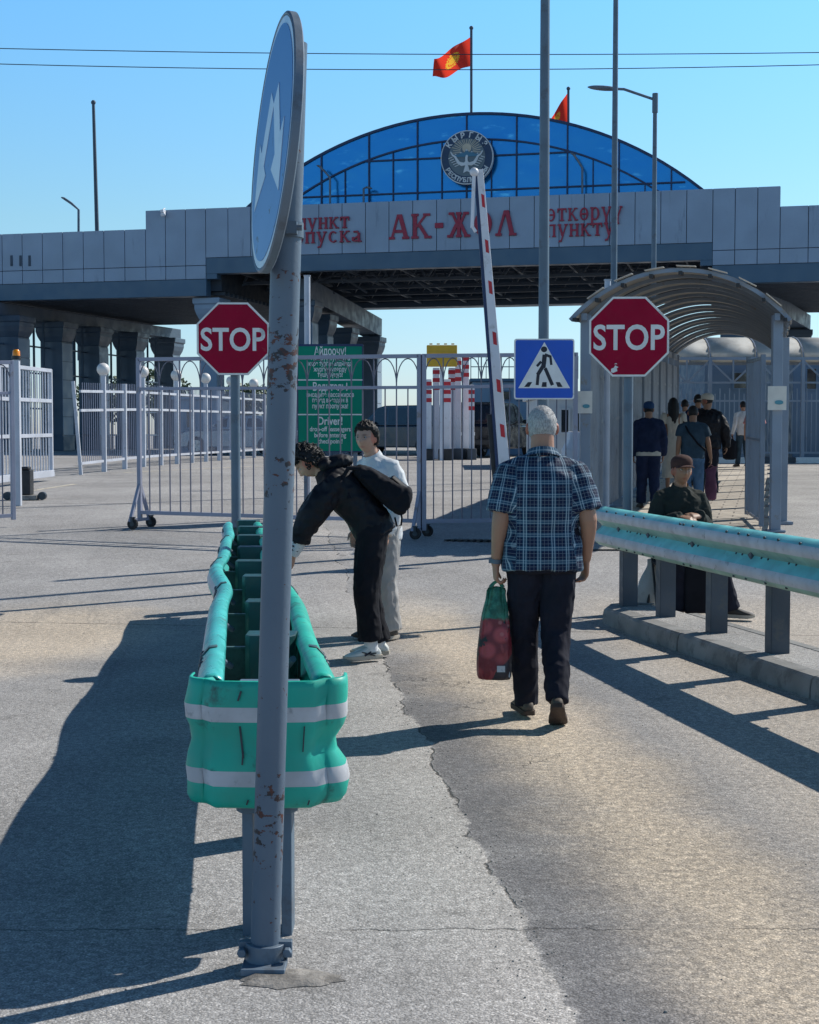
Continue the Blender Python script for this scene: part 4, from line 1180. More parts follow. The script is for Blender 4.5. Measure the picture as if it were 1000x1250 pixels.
# flags
def flag(label, px, pyt, pyb, Y, poly, nm=60):
    a, b = at(px, pyt, Y), at(px, pyb, Y)
    t = thing('flag', label, 'flag', b, 'red national flags')
    mb = MB(); mb.tube([b, a], .055, 8); mb.ell(a, .09, nu=8, nv=6); mb.build('flagpole', trussm, t, smooth=True)
    c = [at(*p, Y) for p in poly]      # top hoist, bottom hoist, bottom fly, top fly
    nx, nz = 44, 28; vs = []
    for j in range(nz + 1):
        for i in range(nx + 1):
            u, v = i / nx, j / nz
            p = c[0].lerp(c[3], u).lerp(c[1].lerp(c[2], u), v)
            p = p + V((0, .28 * math.sin(u * 8.5 + v * 2.2) * u ** .5, .10 * math.sin(u * 7 + v) * u))
            vs.append(p)
    mb = MB()
    for j in range(nz):
        for i in range(nx):
            u, v = (i + .5) / nx - .5, ((j + .5) / nz - .5) * .72
            r_ = math.hypot(u, v); ang = math.atan2(v, u)
            mb.cur = 1 if r_ < .16 + .03 * (1 if math.sin(ang * 20) > 0 else 0) and not (.105 < r_ < .125) else 0
            k = i + j * (nx + 1); mb.add([vs[k], vs[k + 1], vs[k + nx + 2], vs[k + nx + 1]], [(0, 1, 2, 3)])
    o = mb.build('flag_cloth', [flagred, flagyellow], t, smooth=True); weld(o, .002, 0)
flag('red flag with yellow sun flying over the crown of the glass gable', 575.5, 34, 150, 62.3, [(576, 44), (576, 80), (528, 98), (530, 72)])
flag('red flag half hidden behind the right shoulder of the glass gable', 694, 108, 200, 66.5, [(694, 112), (694, 152), (655, 178), (668, 150)])
# ------------------------------------------------------------------ rolling gates
def gate_leaf(label, a, b, ztop, sub, nbars, legs, casters, arches=True, name='rolling_gate', m=gatem, group=None, zbot=.22):
    """tube-framed gate leaf from a to b (ground points)"""
    a, b = V(a), V(b)
    t = thing(name, label, 'gate', a.lerp(b, .5), group)
    d = (b - a).normalized(); fl = V((d.x, d.y, 0)).normalized(); s = V((-fl.y, fl.x, 0))
    L = (b - a).length
    up = V((0, 0, 1))
    za, zb = ztop
    ta, tb = V((a.x, a.y, za)), V((b.x, b.y, zb))
    mb = MB()
    mb.beam(ta, tb, .055, .05); mb.beam(ta - up * sub, tb - up * sub, .045, .04)
    mb.beam(a + up * zbot, b + up * zbot, .05, .05)
    for p, tp in ((a, ta), (b, tb)):
        mb.beam(p + up * (.10), tp + up * .026, .055, .055, up=s)
    mb.build('frame', m, t, bevel=.004)
    mb = MB()
    for i in range(1, nbars):
        f = i / nbars; p = a.lerp(b, f); q = ta.lerp(tb, f)
        mb.beam(p + up * zbot, q - up * (sub if i % 2 or not arches else .02), .014, .014, up=s)
    if arches:
        for i in range(0, nbars - 1):
            f0, f1 = i / nbars, (i + 2) / nbars
            p0, p1 = ta.lerp(tb, f0), ta.lerp(tb, f1)
            if i % 2 == 0:
                w = (p1 - p0).length
                for sg in (0, 1):
                    pts = []
                    for k in range(7):
                        u = k / 6; 
                        x = .5 * (1 - math.cos(u * PI / 2)); z = -sub + .02 + (sub - .05) * math.sin(u * PI / 2)
                        pts.append((p0.lerp(p1, x) if sg == 0 else p1.lerp(p0, x)) + up * z)
                    mb.tube(pts, .008, 6, cap=False)
    mb.build('bar', barm, t)
    for p, sg, brace in legs:
        q = a if p == 0 else b
        mb = MB()
        for k in (-1, 1): mb.beam(q + up * .62, q + s * .28 * k + up * .10, .04, .04)
        mb.beam(q + s * .28 + up * .12, q - s * .28 + up * .12, .05, .04)
        mb.build('foot', m, t)
        for k in (-1, 1):
            c = q + s * .26 * k + fl * .03
            mb = MB(); M = Matrix.Rotation(math.atan2(fl.y, fl.x), 4, 'Z')
            mb.tube([c + up * .075 - s * .022, c + up * .075 + s * .022], .075, 18)
            w = mb.build('caster', rubber, t, smooth=40, bevel=.006)
            mb = MB(); mb.tube([c + up * .075 - s * .026, c + up * .075 + s * .026], .032, 12); mb.beam(c + up * .075 + s * .034, c + up * .16 + s * .034, .03, .006); mb.beam(c + up * .075 - s * .034, c + up * .16 - s * .034, .03, .006); mb.box(c + up * .165, (.07, .08, .012)); mb.build('fork', boltm, w, smooth=40)
    return t
ga = at(171, 645, 20.2); gb = at(512, 655, 18.95); 
ga.z, gb.z = terr(20.2), terr(18.95)
gate_leaf('wide grey rolling gate leaf on casters crossing the road behind the bending person', ga, gb, (2.63, 2.61), .40, 26, [(0, 1, 0), (1, 1, 0)], True, group='rolling gate leaves')
g2a = V((gb.x + .06, gb.y - .02, gb.z)); g2b = V((2.15, 19.15, terr(19.15)))
gate_leaf('grey rolling gate leaf between the bending person and the covered walkway, behind the barrier boom', g2a, g2b, (2.61, 2.64), .40, 16, [(1, 1, 0)], True, group='rolling gate leaves')
la = at(-90, 630, 19.6); lb = at(16.5, 640, 20.4); la.z, lb.z = terr(19.6), terr(20.4)
gate_leaf('grey swing gate leaf at the left edge, in front of the white sliding gate', la, lb, (2.55, 2.60), .42, 8, [], False, name='swing_gate', zbot=.16)

# white sliding gate with motor and beacon at the far left
sa = V((at(-160, 600, 24.5).x, 24.5, terr(24.5))); sb = V((at(63, 573, 31.5).x, 31.5, terr(31.5)))
t = thing('sliding_gate', 'white slatted sliding gate at the far left, in front of the dark terminal columns', 'gate', sa.lerp(sb, .5))
up = V((0, 0, 1))
mb = MB()
def srail(za, zb, w=.07): mb.beam(V((sa.x, sa.y, za)), V((sb.x, sb.y, zb)), w, w)
h0, h1 = 1.6 + 100 / 1800 * 24.5, 1.6 + 78 / 1800 * 31.5
zt0, zt1 = h0 + .05, h1
for f in (1.0, .70, .36): srail(sa.z + .2 + (zt0 - sa.z - .2) * f, sb.z + .2 + (zt1 - sb.z - .2) * f, .075)
srail(sa.z + .16, sb.z + .16, .14)
n = 3
for i in range(n + 1):
    p = sa.lerp(sb, i / n); z = zt0 + (zt1 - zt0) * i / n; mb.beam(p + up * .1, V((p.x, p.y, z + .03)), .07, .07, up=(1, 0, 0))
mb.build('frame', fencem, t, bevel=.005)
mb = MB()
for i in range(1, 54):
    p = sa.lerp(sb, i / 54); z = zt0 + (zt1 - zt0) * i / 54; mb.beam(p + up * .16, V((p.x, p.y, z)), .022, .022, up=(1, 0, 0))
mb.build('bar', fencem, t)
mo = at(33, 586, 25.5); z = terr(25.5)
t = thing('gate_motor', 'black gate motor box standing on the ground beside the white sliding gate', 'gate motor', (mo.x, 25.5, z))
mb = MB(); mb.box((mo.x, 25.5, z + .30), (.17, .26, .44)); mb.box((mo.x, 25.45, z + .545), (.13, .22, .05)); mb.build('housing', blackp, t, bevel=.02)
mb = MB(); mb.box((mo.x, 25.48, z + .04), (.46, .5, .08)); mb.build('base_plate', concrete, t, bevel=.01)
mb = MB(); mb.tube([(mo.x + .3, 25.3, z + .07), (mo.x + .3, 25.4, z + .07)], .07, 12); mb.tube([(mo.x - .3, 25.3, z + .07), (mo.x - .3, 25.4, z + .07)], .07, 12); mb.build('roller', boltm, t, smooth=40)
bx = at(20, 440, 24.0); zt = at(20, 439, 24.0).z
t = thing('beacon_post', 'orange warning beacon on a pale post by the left gate', 'beacon', (bx.x, 24.0, terr(24)))
mb = MB(); mb.beam((bx.x, 24, terr(24)), (bx.x, 24, zt), .10, .10); mb.build('post', fencem, t, bevel=.006)
mb = MB(); mb.tube([(bx.x, 24, zt), (bx.x, 24, zt + .06)], .075, 16); mb.build('base', blackp, t, smooth=40)
mb = MB(); mb.tube([(bx.x, 24, zt + .06), (bx.x, 24, zt + .14), (bx.x, 24, zt + .165)], [.062, .058, .035], 16); mb.build('dome', orange, t, smooth=40)

# ------------------------------------------------------------------ white spear fence with globes along the road
fa, fb = V((at(99, 578, 34).x, 34.0, 0)), V((at(323, 553, 50).x, 50.0, 0))
fn = thing('fence', 'white metal fence with round globe finials running back along the left road', 'fence', (fa.x, fa.y, terr(34)))
NP = 13
mb = MB(); mr = MB()
for i in range(NP):
    p = fa.lerp(fb, (i / (NP - 1)) ** .97); z = terr(p.y)
    globe = (i % 2 == 1)
    if i in (0,): 
        mp = MB(); mp.beam((p.x, p.y, z - .02), (p.x - .16, p.y, z + 2.15), .07, .07); mp.build('post', fencem, fn)
    else:
        mp = MB(); hh = 2.32 if globe else 2.12
        mp.beam((p.x, p.y, z - .02), (p.x, p.y, z + hh), .11, .11)
        po = mp.build('post', fencem, fn, bevel=.006)
        if globe:
            mg = MB(); mg.ell((p.x, p.y, z + 2.32 + .13), .155, nu=20, nv=14); mg.tube([(p.x, p.y, z + 2.31), (p.x, p.y, z + 2.34)], .09, 12); mg.build('globe', globem, po, smooth=True)
    if i < NP - 1:
        q = fa.lerp(fb, ((i + 1) / (NP - 1)) ** .97); zq = terr(q.y)
        mpn = MB()
        for hgt in (.26, 1.48, 1.92): mpn.beam((p.x, p.y, z + hgt), (q.x, q.y, zq + hgt), .05, .06)
        nb = 11
        for k in range(1, nb):
            r_ = p.lerp(q, k / nb); zr = terr(r_.y)
            mpn.cur = 1; mpn.beam((r_.x, r_.y, zr + .26), (r_.x, r_.y, zr + 2.12), .014, .014)
        mpn.build('panel', [fencem, gatem], fn)

# ------------------------------------------------------------------ green notice board
NB = at(403, 493, 21.6)
x0, x1 = at(363, 493, 21.6).x, at(443.5, 493, 21.6).x; zt, zb_ = at(400, 420, 21.6).z, at(400, 552, 21.6).z
nbd = thing('notice_board', 'tall green notice board for drivers in three languages behind the gate', 'notice board', ((x0 + x1) / 2, 21.6, terr(21.6)))
M = frame_at(((x0 + x1) / 2, 21.58, (zt + zb_) / 2), V((1, 0, 0)))
W, H = x1 - x0, zt - zb_
mb = MB(); mb.box(((x0 + x1) / 2, 21.61, (zt + zb_) / 2), (W, .05, H)); fr = mb.build('frame', navy, nbd, bevel=.004)
mb = MB()
for xx in (x0 + .12, x1 - .12): mb.beam((xx, 21.66, terr(21.6)), (xx, 21.66, zt - .1), .06, .06)
mb.build('leg', galv, nbd)
mb = MB()
for f0, f1 in ((.675, .978), (.355, .663), (.012, .343)):
    mb.box(((x0 + x1) / 2, 21.5825, zb_ + H * (f0 + f1) / 2), (W - .035, .004, H * (f1 - f0)))
pn = mb.build('green_panel', signgreen, nbd)
mb = MB()
for f in (.669, .349): mb.box(((x0 + x1) / 2, 21.582, zb_ + H * f), (W - .02, .007, .018))
mb.build('divider_line', signwhite, pn)
mb = MB()
def nline(s, f, size, w=None):
    text_mb(mb, s, size, M @ Matrix.Translation((0, 0, -H / 2 + H * f - .02)), .003, width=w * W if w else None, bold=.016, proud=.001)
for s, f, sz, w in (('Айдоочу!', .912, .165, .48), ('өткөрүү пунктуна', .863, .095, .60), ('кире турган алдында', .812, .095, .65), ('жүргүнчүлөрдү', .760, .095, .50), ('түшүрүңүз!', .710, .095, .38),
                    ('Водитель!', .583, .165, .52), ('высадите пассажиров', .525, .095, .72), ('перед въездом в', .475, .095, .54), ('пункт пропуска!', .420, .095, .54),
                    ('Driver!', .268, .165, .37), ('drop-off passengers', .208, .095, .62), ('before entering', .152, .095, .48), ('checkpoint!', .095, .095, .37)):
    nline(s, f, sz, w)
mb.build('notice_lettering', signwhite, pn)

# ------------------------------------------------------------------ raised barrier boom
ba = thing('barrier', 'raised white barrier boom with red marks and a drooping tip support', 'barrier', (1.25, 18.05, terr(18)))
p0, p1 = at(617, 590, 17.9), at(585.5, 207, 17.9)
d = (p1 - p0).normalized(); s = V((d.z, 0, -d.x))
def tap(f): return .072 - .03 * f
rs = []
for i in range(13):
    f = i / 12; c = p0.lerp(p1, f); w = tap(f)
    rs.append([c + s * (w * a) + V((0, .028 * b, 0)) for a, b in ((-1, -1), (1, -1), (1, 1), (-1, 1))])
mb = MB(); mb.rings(rs); bo = mb.build('boom', whitep, ba, bevel=.008)
mb = MB()
rs = [[p0.lerp(p1, f) + s * (-(tap(f)) + .018 * a - .012) + V((0, .030 * b, 0)) for a, b in ((-1, -1), (1, -1), (1, 1), (-1, 1))] for f in (0, .5, .985)]
mb.rings(rs); mb.build('shaded_edge', navy, bo)  # dark strip added for the boom's shadowed left side
for py in (245, 300, 350, 412, 470, 525, 575):
    f = (590 - py) / (590 - 207); c = p0.lerp(p1, f); w = tap(f) * .38
    off = s * (tap(f) * .25)
    hh = .07
    mb = MB(); pl = [c + off + s * (w * a) + d * (hh * b) for a, b in ((-1, -1.0), (1, -1.25), (1, .9), (-1, 1.2))]
    vs = [q + V((0, y_, 0)) for y_ in (-.0315, -.0275) for q in pl]
    mb.add(vs, [(0, 1, 2, 3), (7, 6, 5, 4), (0, 4, 5, 1), (1, 5, 6, 2), (2, 6, 7, 3), (3, 7, 4, 0)]); mb.build('red_mark', redp, bo)
mb = MB(); e = at(579, 212, 17.86); mb.tube([at(579, 208, 17.86), at(576.5, 278, 17.86)], .022, 8); mb.ell(at(579, 210, 17.86), .055, nu=12, nv=8); mb.tube([at(576.5, 276, 17.86), at(581, 283, 17.86)], .02, 8); mb.build('tip_support', whitep, bo, smooth=True)
mb = MB(); hz = terr(18); mb.box((1.30, 18.08, hz + .50), (.34, .32, .98)); mb.box((1.30, 18.08, hz + 1.01), (.38, .36, .05)); mb.build('cabinet', navy, ba, bevel=.015)
mb = MB(); c0 = p0 - d * .35; mb.beam(c0 - s * .08 + V((0, .05, 0)), p0 + d * .85 - s * .09 + V((0, .05, 0)), .13, .06, up=(0, 1, 0)); mb.build('counterweight', blackp, ba, bevel=.008)
mb = MB(); mb.tube([(1.22, 17.86, 1.15), (1.22, 18.1, 1.15)], .07, 14); mb.build('pivot', boltm, ba, smooth=40)

# ------------------------------------------------------------------ covered walkway
TW = 2.52; YT0, YT1 = 19.5, 39.0
tx = lambda y: 2.32 + .245 * (y - 19.5)
tg = lambda y: terr(y) + .02
cw = thing('covered_walkway', 'grey barrel-roofed pedestrian walkway with slatted side walls leading to the checkpoint', 'walkway', (3.6, 19.5, tg(19.5)))
RISE, EAVE, OV = .66, 2.80, .19
HC = TW / 2 + OV; RR = (HC * HC + RISE * RISE) / (2 * RISE); THm = math.asin(HC / RR)
def roof_pt(y, th, dr=0.0):
    cx = tx(y) + TW / 2; return V((cx + (RR + dr) * math.sin(th), y, tg(y) + EAVE + RISE - RR + (RR + dr) * math.cos(th)))
n = 28; ths = [-THm + 2 * THm * i / n for i in range(n + 1)]
ybays = [19.22] + [20.3 + 1.04 * i for i in range(18)] + [39.2]
for i, (ya, yb) in enumerate(zip(ybays[:-1], ybays[1:])):
    mb = MB(); off = .02 * (i % 2); gap = -.01 if i % 4 else .018
    mb.rings([[roof_pt(y, th, off) for th in ths] for y in (ya + gap, yb - .005)], cap=False, close=False)
    o = mb.build('roof_sheet', roofpoly, cw, smooth=True)
    sd_ = o.modifiers.new('thick', 'SOLIDIFY'); sd_.thickness = .010
for y in [19.26] + ybays[1:-1]:
    mb = MB(); mb.rings([[roof_pt(y + dy, th, dr) for dy, dr in ((-.025, -.055), (.025, -.055), (.025, -.006), (-.025, -.006))] for th in ths]); mb.build('arch_rib', tunnel_m, cw)
mb = MB()
for k in range(9):
    th = -THm * .97 + 2 * THm * .97 * k / 8
    mb.beam(roof_pt(19.12, th, -.075), roof_pt(19.5, th, -.066), .045, .05)
    mb.build('purlin_end', blackp, cw); mb = MB()
mb = MB()   # sheet edges lapping over the purlin ends
for k in range(1, 8):
    th = -THm + 2 * THm * k / 8
    for dth in (.012,):
        a = [roof_pt(y, th + e, .022) for y in (19.14, 19.34) for e in (-.03, .10)]
        mb.add(a, [(0, 1, 3, 2)])
o = mb.build('cover_strip', roofwhite, cw); sd_ = o.modifiers.new('thick', 'SOLIDIFY'); sd_.thickness = .008
for side in (0, 1):
    ypost = [19.5 + 2.05 * i for i in range(10)]
    for y in ypost:
        x = tx(y) + side * TW
        mb = MB(); mb.beam((x, y, tg(y) - .02), (x, y, tg(y) + EAVE + .06), .13, .12, up=(0, 1, 0)); mb.box((x, y, tg(y) + .015), (.24, .22, .03)); mb.build('post', tunnel_m, cw, bevel=.006)
    for ya, yb in zip(ypost[:-1], ypost[1:]):
        if side == 1 and ya > 31: continue
        mb = MB()
        for z in (.16, 1.42, 2.05, EAVE - .06):
            mb.beam((tx(ya) + side * TW, ya + .06, tg(ya) + z), (tx(yb) + side * TW, yb - .06, tg(yb) + z), .04, .05)
        nb = 15 if side == 0 else 9
        for k in range(nb):
            y = ya + (yb - ya) * (k + .5) / nb; x = tx(y) + side * TW + (.024 if side == 0 else -.024)
            z1 = 2.55 if side == 0 else 2.30
            mb.beam((x, y, tg(y) + .14), (x, y, tg(y) + z1), .016, .088 if side == 0 else .035, up=(.245, 1, 0))
        mb.build('slat_panel', tunnel_w if side == 0 else tunnel_m, cw)
    mb = MB(); mb.beam((tx(19.3) + side * TW, 19.3, tg(19.3) + EAVE + .03), (tx(39) + side * TW, 39, tg(39) + EAVE + .03), .07, .09); mb.build('eave_beam', tunnel_m, cw)
# second post and open gate leaf at the right of the entrance
t = thing('walkway_gate', 'narrow open gate leaf with vertical bars at the right side of the walkway entrance', 'gate', (4.62, 19.9, tg(19.9)))
g0, g1 = V((4.72, 19.75, 0)), V((4.95, 21.6, 0))
mb = MB()
for p in (g0, g1): mb.beam((p.x, p.y, tg(p.y) + .05), (p.x, p.y, tg(p.y) + 2.35), .06, .06)
for z in (.12, 1.2, 2.3): mb.beam((g0.x, g0.y, tg(19.9) + z), (g1.x, g1.y, tg(20.9) + z), .04, .04)
mb.build('frame', tunnel_m, t, bevel=.004)
mb = MB()
for k in range(1, 12):
    p = g0.lerp(g1, k / 12); mb.beam((p.x, p.y, tg(p.y) + .12), (p.x, p.y, tg(p.y) + 2.3), .02, .02)
mb.build('bar', tunnel_m, t)
x = at(956, 500, 20.6).x
t = thing('steel_post', 'tall square grey post just outside the right wall of the walkway', 'post', (x, 20.6, tg(20.6)))
mb = MB(); mb.beam((x, 20.6, tg(20.6)), (x, 20.6, 1.6 + 118 / 1800 * 20.6), .13, .12); mb.build('shaft', tunnel_m, t, bevel=.006); mb = MB(); mb.box((x, 20.6, tg(20.6) + .02), (.26, .26, .04)); mb.build('base_plate', tunnel_m, t)

def notice(label, px, py, wpx, hpx, Y, m):
    c = at(px, py, Y); w, h = wpx / FOC * Y, hpx / FOC * Y
    t = thing('paper_notice', label, 'notice', c, 'paper notices taped to the walkway posts')
    n = 8; mb = MB(); rs = [[c + V((w * (i / n - .5), -.02 - .012 * math.sin(i / n * PI) + .012 * (k == 0) * (i / n), h * (k - .5))) for i in range(n + 1)] for k in (0, 1)]
    mb.rings(rs, cap=False, close=False); sh = mb.build('sheet', paper, t, smooth=True)
    M = frame_at(c + V((0, -.036, -h * .18)), (1, 0, 0))
    mb = MB(); mb.prism([(.24 * w * math.cos(a) * (1 if abs(math.sin(a)) > .3 else .9) + .02, .09 * h * math.sin(a)) for a in (2 * PI * i / 20 for i in range(20))], -.002, .0, M)
    mb.build('printed_mark', tealink, sh)
notice('pale paper notice on the left front post of the walkway', 713.5, 491, 19, 27, 19.40, paper)
notice('cream paper notice wrapped on the right front post of the walkway', 948.5, 486, 23, 29, 19.40, paper)

# ------------------------------------------------------------------ crossing canopy and fences beyond the walkway
cx0, cx1, YC = 7.1, 17.5, 41.5
cc = thing('crossing_canopy', 'pale barrel-roofed canopy over a barred fence beyond the end of the walkway', 'canopy', (9.5, YC, terr(YC)))
mb = MB()
def cpt(x, a, dr=0):
    return V((x, YC + 1.35 - 1.5 * math.cos(a), terr(YC) + 2.95 + (.66 + dr) * math.sin(a)))
angs = [PI * i / 14 for i in range(15)]
for k in range(8):
    xa = cx0 + (cx1 - cx0) * k / 8; xb = xa + (cx1 - cx0) / 8 - .03
    mb.rings([[cpt(x, a) for a in angs] for x in (xa, xb)], cap=False, close=False)
o = mb.build('roof_sheet', roofwhite, cc, smooth=True); sd_ = o.modifiers.new('thick', 'SOLIDIFY'); sd_.thickness = .012
mb = MB()
for k in range(9):
    x = cx0 + (cx1 - cx0) * k / 8
    for a, b in zip(angs[:-1], angs[1:]): mb.beam(cpt(x, a, .008), cpt(x, b, .008), .03, .03)
for yy_ in (YC - .15, YC + 2.85): mb.beam((cx0, yy_, terr(YC) + 2.93), (cx1, yy_, terr(YC) + 2.93), .08, .08)
mb.build('frame', tunnel_m, cc)
mb = MB()
for k in range(9):
    x = cx0 + (cx1 - cx0) * k / 8
    mb.beam((x, YC - .15, terr(YC)), (x, YC - .15, terr(YC) + 2.9), .10, .10)
    if k < 8:
        xm = x + (cx1 - cx0) / 16; zt = terr(YC) + 2.88
        mb.beam((x, YC - .15, zt), (xm, YC - .15, zt - .62), .045, .045); mb.beam((x + (cx1 - cx0) / 8, YC - .15, zt), (xm, YC - .15, zt - .62), .045, .045)
        mb.beam((xm, YC - .15, zt), (xm, YC - .15, zt - .62), .04, .04)
mb.build('post', tunnel_m, cc)
mb = MB()
for z in (.30, 1.75, 2.26): mb.beam((cx0, YC - .15, terr(YC) + z), (cx1, YC - .15, terr(YC) + z), .05, .05)
k = 0
x = cx0 + .1
while x < cx1:
    mb.beam((x, YC - .15, terr(YC) + .30), (x, YC - .15, terr(YC) + (2.1 if k % 2 else 1.95)), .025, .025); x += .135; k += 1
mb.build('bar', tunnel_m, cc)
mb = MB()
x = cx0; k = 0
while x < cx1:
    mb.cur = k % 2
    mb.box((x + .6, YC - .55, terr(YC) + .07), (1.19, .16, .22)); x += 1.2; k += 1
mb.cur = 0
o = mb.build('kerb', [darkpost, signwhite], org=(cx0, YC - .55, terr(YC)), bevel=.012); o.name = 'painted_kerb'; tag(o, kind='structure')
# blue-grey building behind it
def booth(name, label, px0, px1, pyt, Y, depth, m, wins, pyb=None, roof=.12, cat='booth', trim=None):
    a, b = at(px0, 500, Y).x, at(px1, 500, Y).x; zt = at(500, pyt, Y).z; z0 = terr(Y)
    t = thing(name, label, cat, ((a + b) / 2, Y, z0))
    mb = MB(); mb.box(((a + b) / 2, Y + depth / 2, (z0 + zt) / 2), (b - a, depth, zt - z0)); w = mb.build('wall', m, t, bevel=.015)
    mb = MB(); mb.box(((a + b) / 2, Y + depth / 2, zt + roof / 2 + .003), (b - a + .2, depth + .2, roof)); mb.build('roof', trim or m, t, bevel=.015)
    for x0, y0, x1, y1 in wins:
        p, q = at(x0, y0, Y), at(x1, y1, Y)
        mb = MB(); cx, cz = (p.x + q.x) / 2, (p.z + q.z) / 2; ww, hh = q.x - p.x, p.z - q.z
        for sx in (-1, 1): mb.box((cx + sx * (ww / 2 + .02), Y - .02, cz), (.05, .06, hh + .09))
        for sz in (-1, 1): mb.box((cx, Y - .02, cz + sz * (hh / 2 + .02)), (ww - .012, .058, .05))
        wf = mb.build('window', trim or m, t)
        mb = MB(); mb.box((cx, Y - .006, cz), (ww - .012, .014, hh - .012)); mb.build('pane', carglass, wf)
    return t
bt = booth('control_booth', 'dark blue-grey control building behind the far end of the walkway', 860, 925, 428, 45.5, 5, wallblue, [(896, 455, 918, 474)])
booth('control_booth', 'blue-grey cabin behind the barred fence at the right picture edge', 968, 1060, 436, 48, 4, wallblue, [(985, 450, 996, 475)])
booth('guard_cabin', 'white guard cabin with narrow dark windows left of the walkway', 655, 708, 487, 37.5, 3.2, kiosk_w, [(685, 500, 694, 528), (701, 503, 707, 530)], trim=kiosk_w)
booth('guard_cabin', 'blue-grey cabin with a small window seen through the globe fence', 212, 268, 488, 57, 5, kiosk_m, [(228, 500, 236, 522)], trim=kiosk_m)
st = booth('inspection_block', 'grey inspection block with railed flat roof behind the red-striped pillars', 577, 690, 466, 56, 6, kiosk_m, [(600, 478, 622, 488), (632, 478, 655, 488)], trim=bandm)
mb = MB()
xa, xb = at(575, 466, 56).x, at(706, 466, 56).x; zr = at(575, 466, 56).z + .12
for k in range(15):
    x = xa + (xb - xa) * k / 14; mb.beam((x, 56.1, zr), (x, 56.1, zr + .85), .03, .03)
for z in (.45, .85): mb.beam((xa, 56.1, zr + z), (xb, 56.1, zr + z), .035, .035)
mb.build('roof_railing', galv, st)
# flared grey base of the cabin wall by the walkway
pa = at(704, 545, 36)
t = thing('concrete_block', 'pale sloping concrete block at the foot of the white guard cabin', 'block', (pa.x, 36, terr(36)))
mb = MB(); z0 = terr(36)
mb.rings([[V((pa.x + a * sx, 36 + b * sy, z)) for sx, sy in ((-1, -1), (1, -1), (1, 1), (-1, 1))] for a, b, z in ((.34, .4, z0), (.33, .39, z0 + .5), (.22, .3, z0 + .75), (.2, .28, z0 + .95))])
mb.build('body', whitep, t, bevel=.03); mb = MB(); mb.tube([(pa.x - .1, 36, z0 + .95), (pa.x + .1, 36, z0 + .95)], .03, 8); mb.build('lifting_loop', boltm, t)

# ------------------------------------------------------------------ red-striped white pillars
for k, (px0, px1, pt, pb, Y, foot, st_) in enumerate([(515.5, 527, 463, 558, 45.4, 1, 0), (528.5, 536.5, 449, 556, 47.0, 0, 0), (538.5, 550, 463, 558, 45.4, 1, 0), (547.5, 556, 449, 556, 47.0, 0, 0), (556, 563, 437, 556, 46.2, 1, 0), (565.5, 572.5, 432, 555, 46.6, 1, 0), (572.5, 579, 470, 553, 46.0, 1, 0)]):
    labels = ['front white pillar with three red bands, leftmost of the pillar cluster', 'tall white pillar rising between the two short front pillars, under the yellow board', 'second short front pillar with three red bands, on a dark base block', 'tall white pillar behind the right edge of the second short pillar', 'tall white pillar with red top bands right of the yellow board', 'slimmest tall pillar with red bands standing apart on the right', 'low rightmost white pillar with red bands beside the dark car']
    a, b = at(px0, pt, Y), at(px1, pt, Y); w = b.x - a.x; x = (a.x + b.x) / 2; z1 = a.z; z0 = terr(Y)
    t = thing('barrier_pillar', labels[k], 'pillar', (x, Y, z0), 'red-banded white pillars')
    mb = MB(); mb.box((x, Y, (z0 + z1) / 2), (w, .30, z1 - z0)); mb.build('shaft', whitep, t, bevel=.02)
    mb = MB()
    for j in range(3):
        z = z1 - (.14, .14, .14, .14, .16, .16, .22)[k] - j * .25; mb.box((x, Y, z), (w + .012, .312, .125))
    mb.build('red_band', redp, t)
    if foot:
        mb = MB(); mb.box((x + .0, Y - .12, z0 + .16), (w + .12 if k > 3 else w + .16, .62, .38)); mb.build('base_block', blackp if k < 3 else darkpost, t, bevel=.03)
a, b = at(521, 421.5, 44.8), at(558, 447.5, 44.8)
t = thing('signal_board', 'yellow board mounted high on a post in front of the white pillars', 'sign board', ((a.x + b.x) / 2, 44.8, terr(44.8)))
mb = MB(); mb.box(((a.x + b.x) / 2, 44.8, (a.z + b.z) / 2), (b.x - a.x, .28, a.z - b.z)); bd = mb.build('board', yellowp, t, bevel=.02)
mb = MB()
for i in range(4): mb.box((a.x + (b.x - a.x) * (.14 + .24 * i), 44.8, a.z + .04), (.09, .14, .03))
for z in (.35, .65): mb.box(((a.x + b.x) / 2, 44.652, b.z + (a.z - b.z) * z), ((b.x - a.x) * .9, .012, .03))
mb.build('hood', yellowp, bd)
mb = MB(); mb.beam(((a.x + b.x) / 2, 44.95, terr(44.8)), ((a.x + b.x) / 2, 44.95, b.z + .3), .12, .12); mb.build('post', whitep, t)

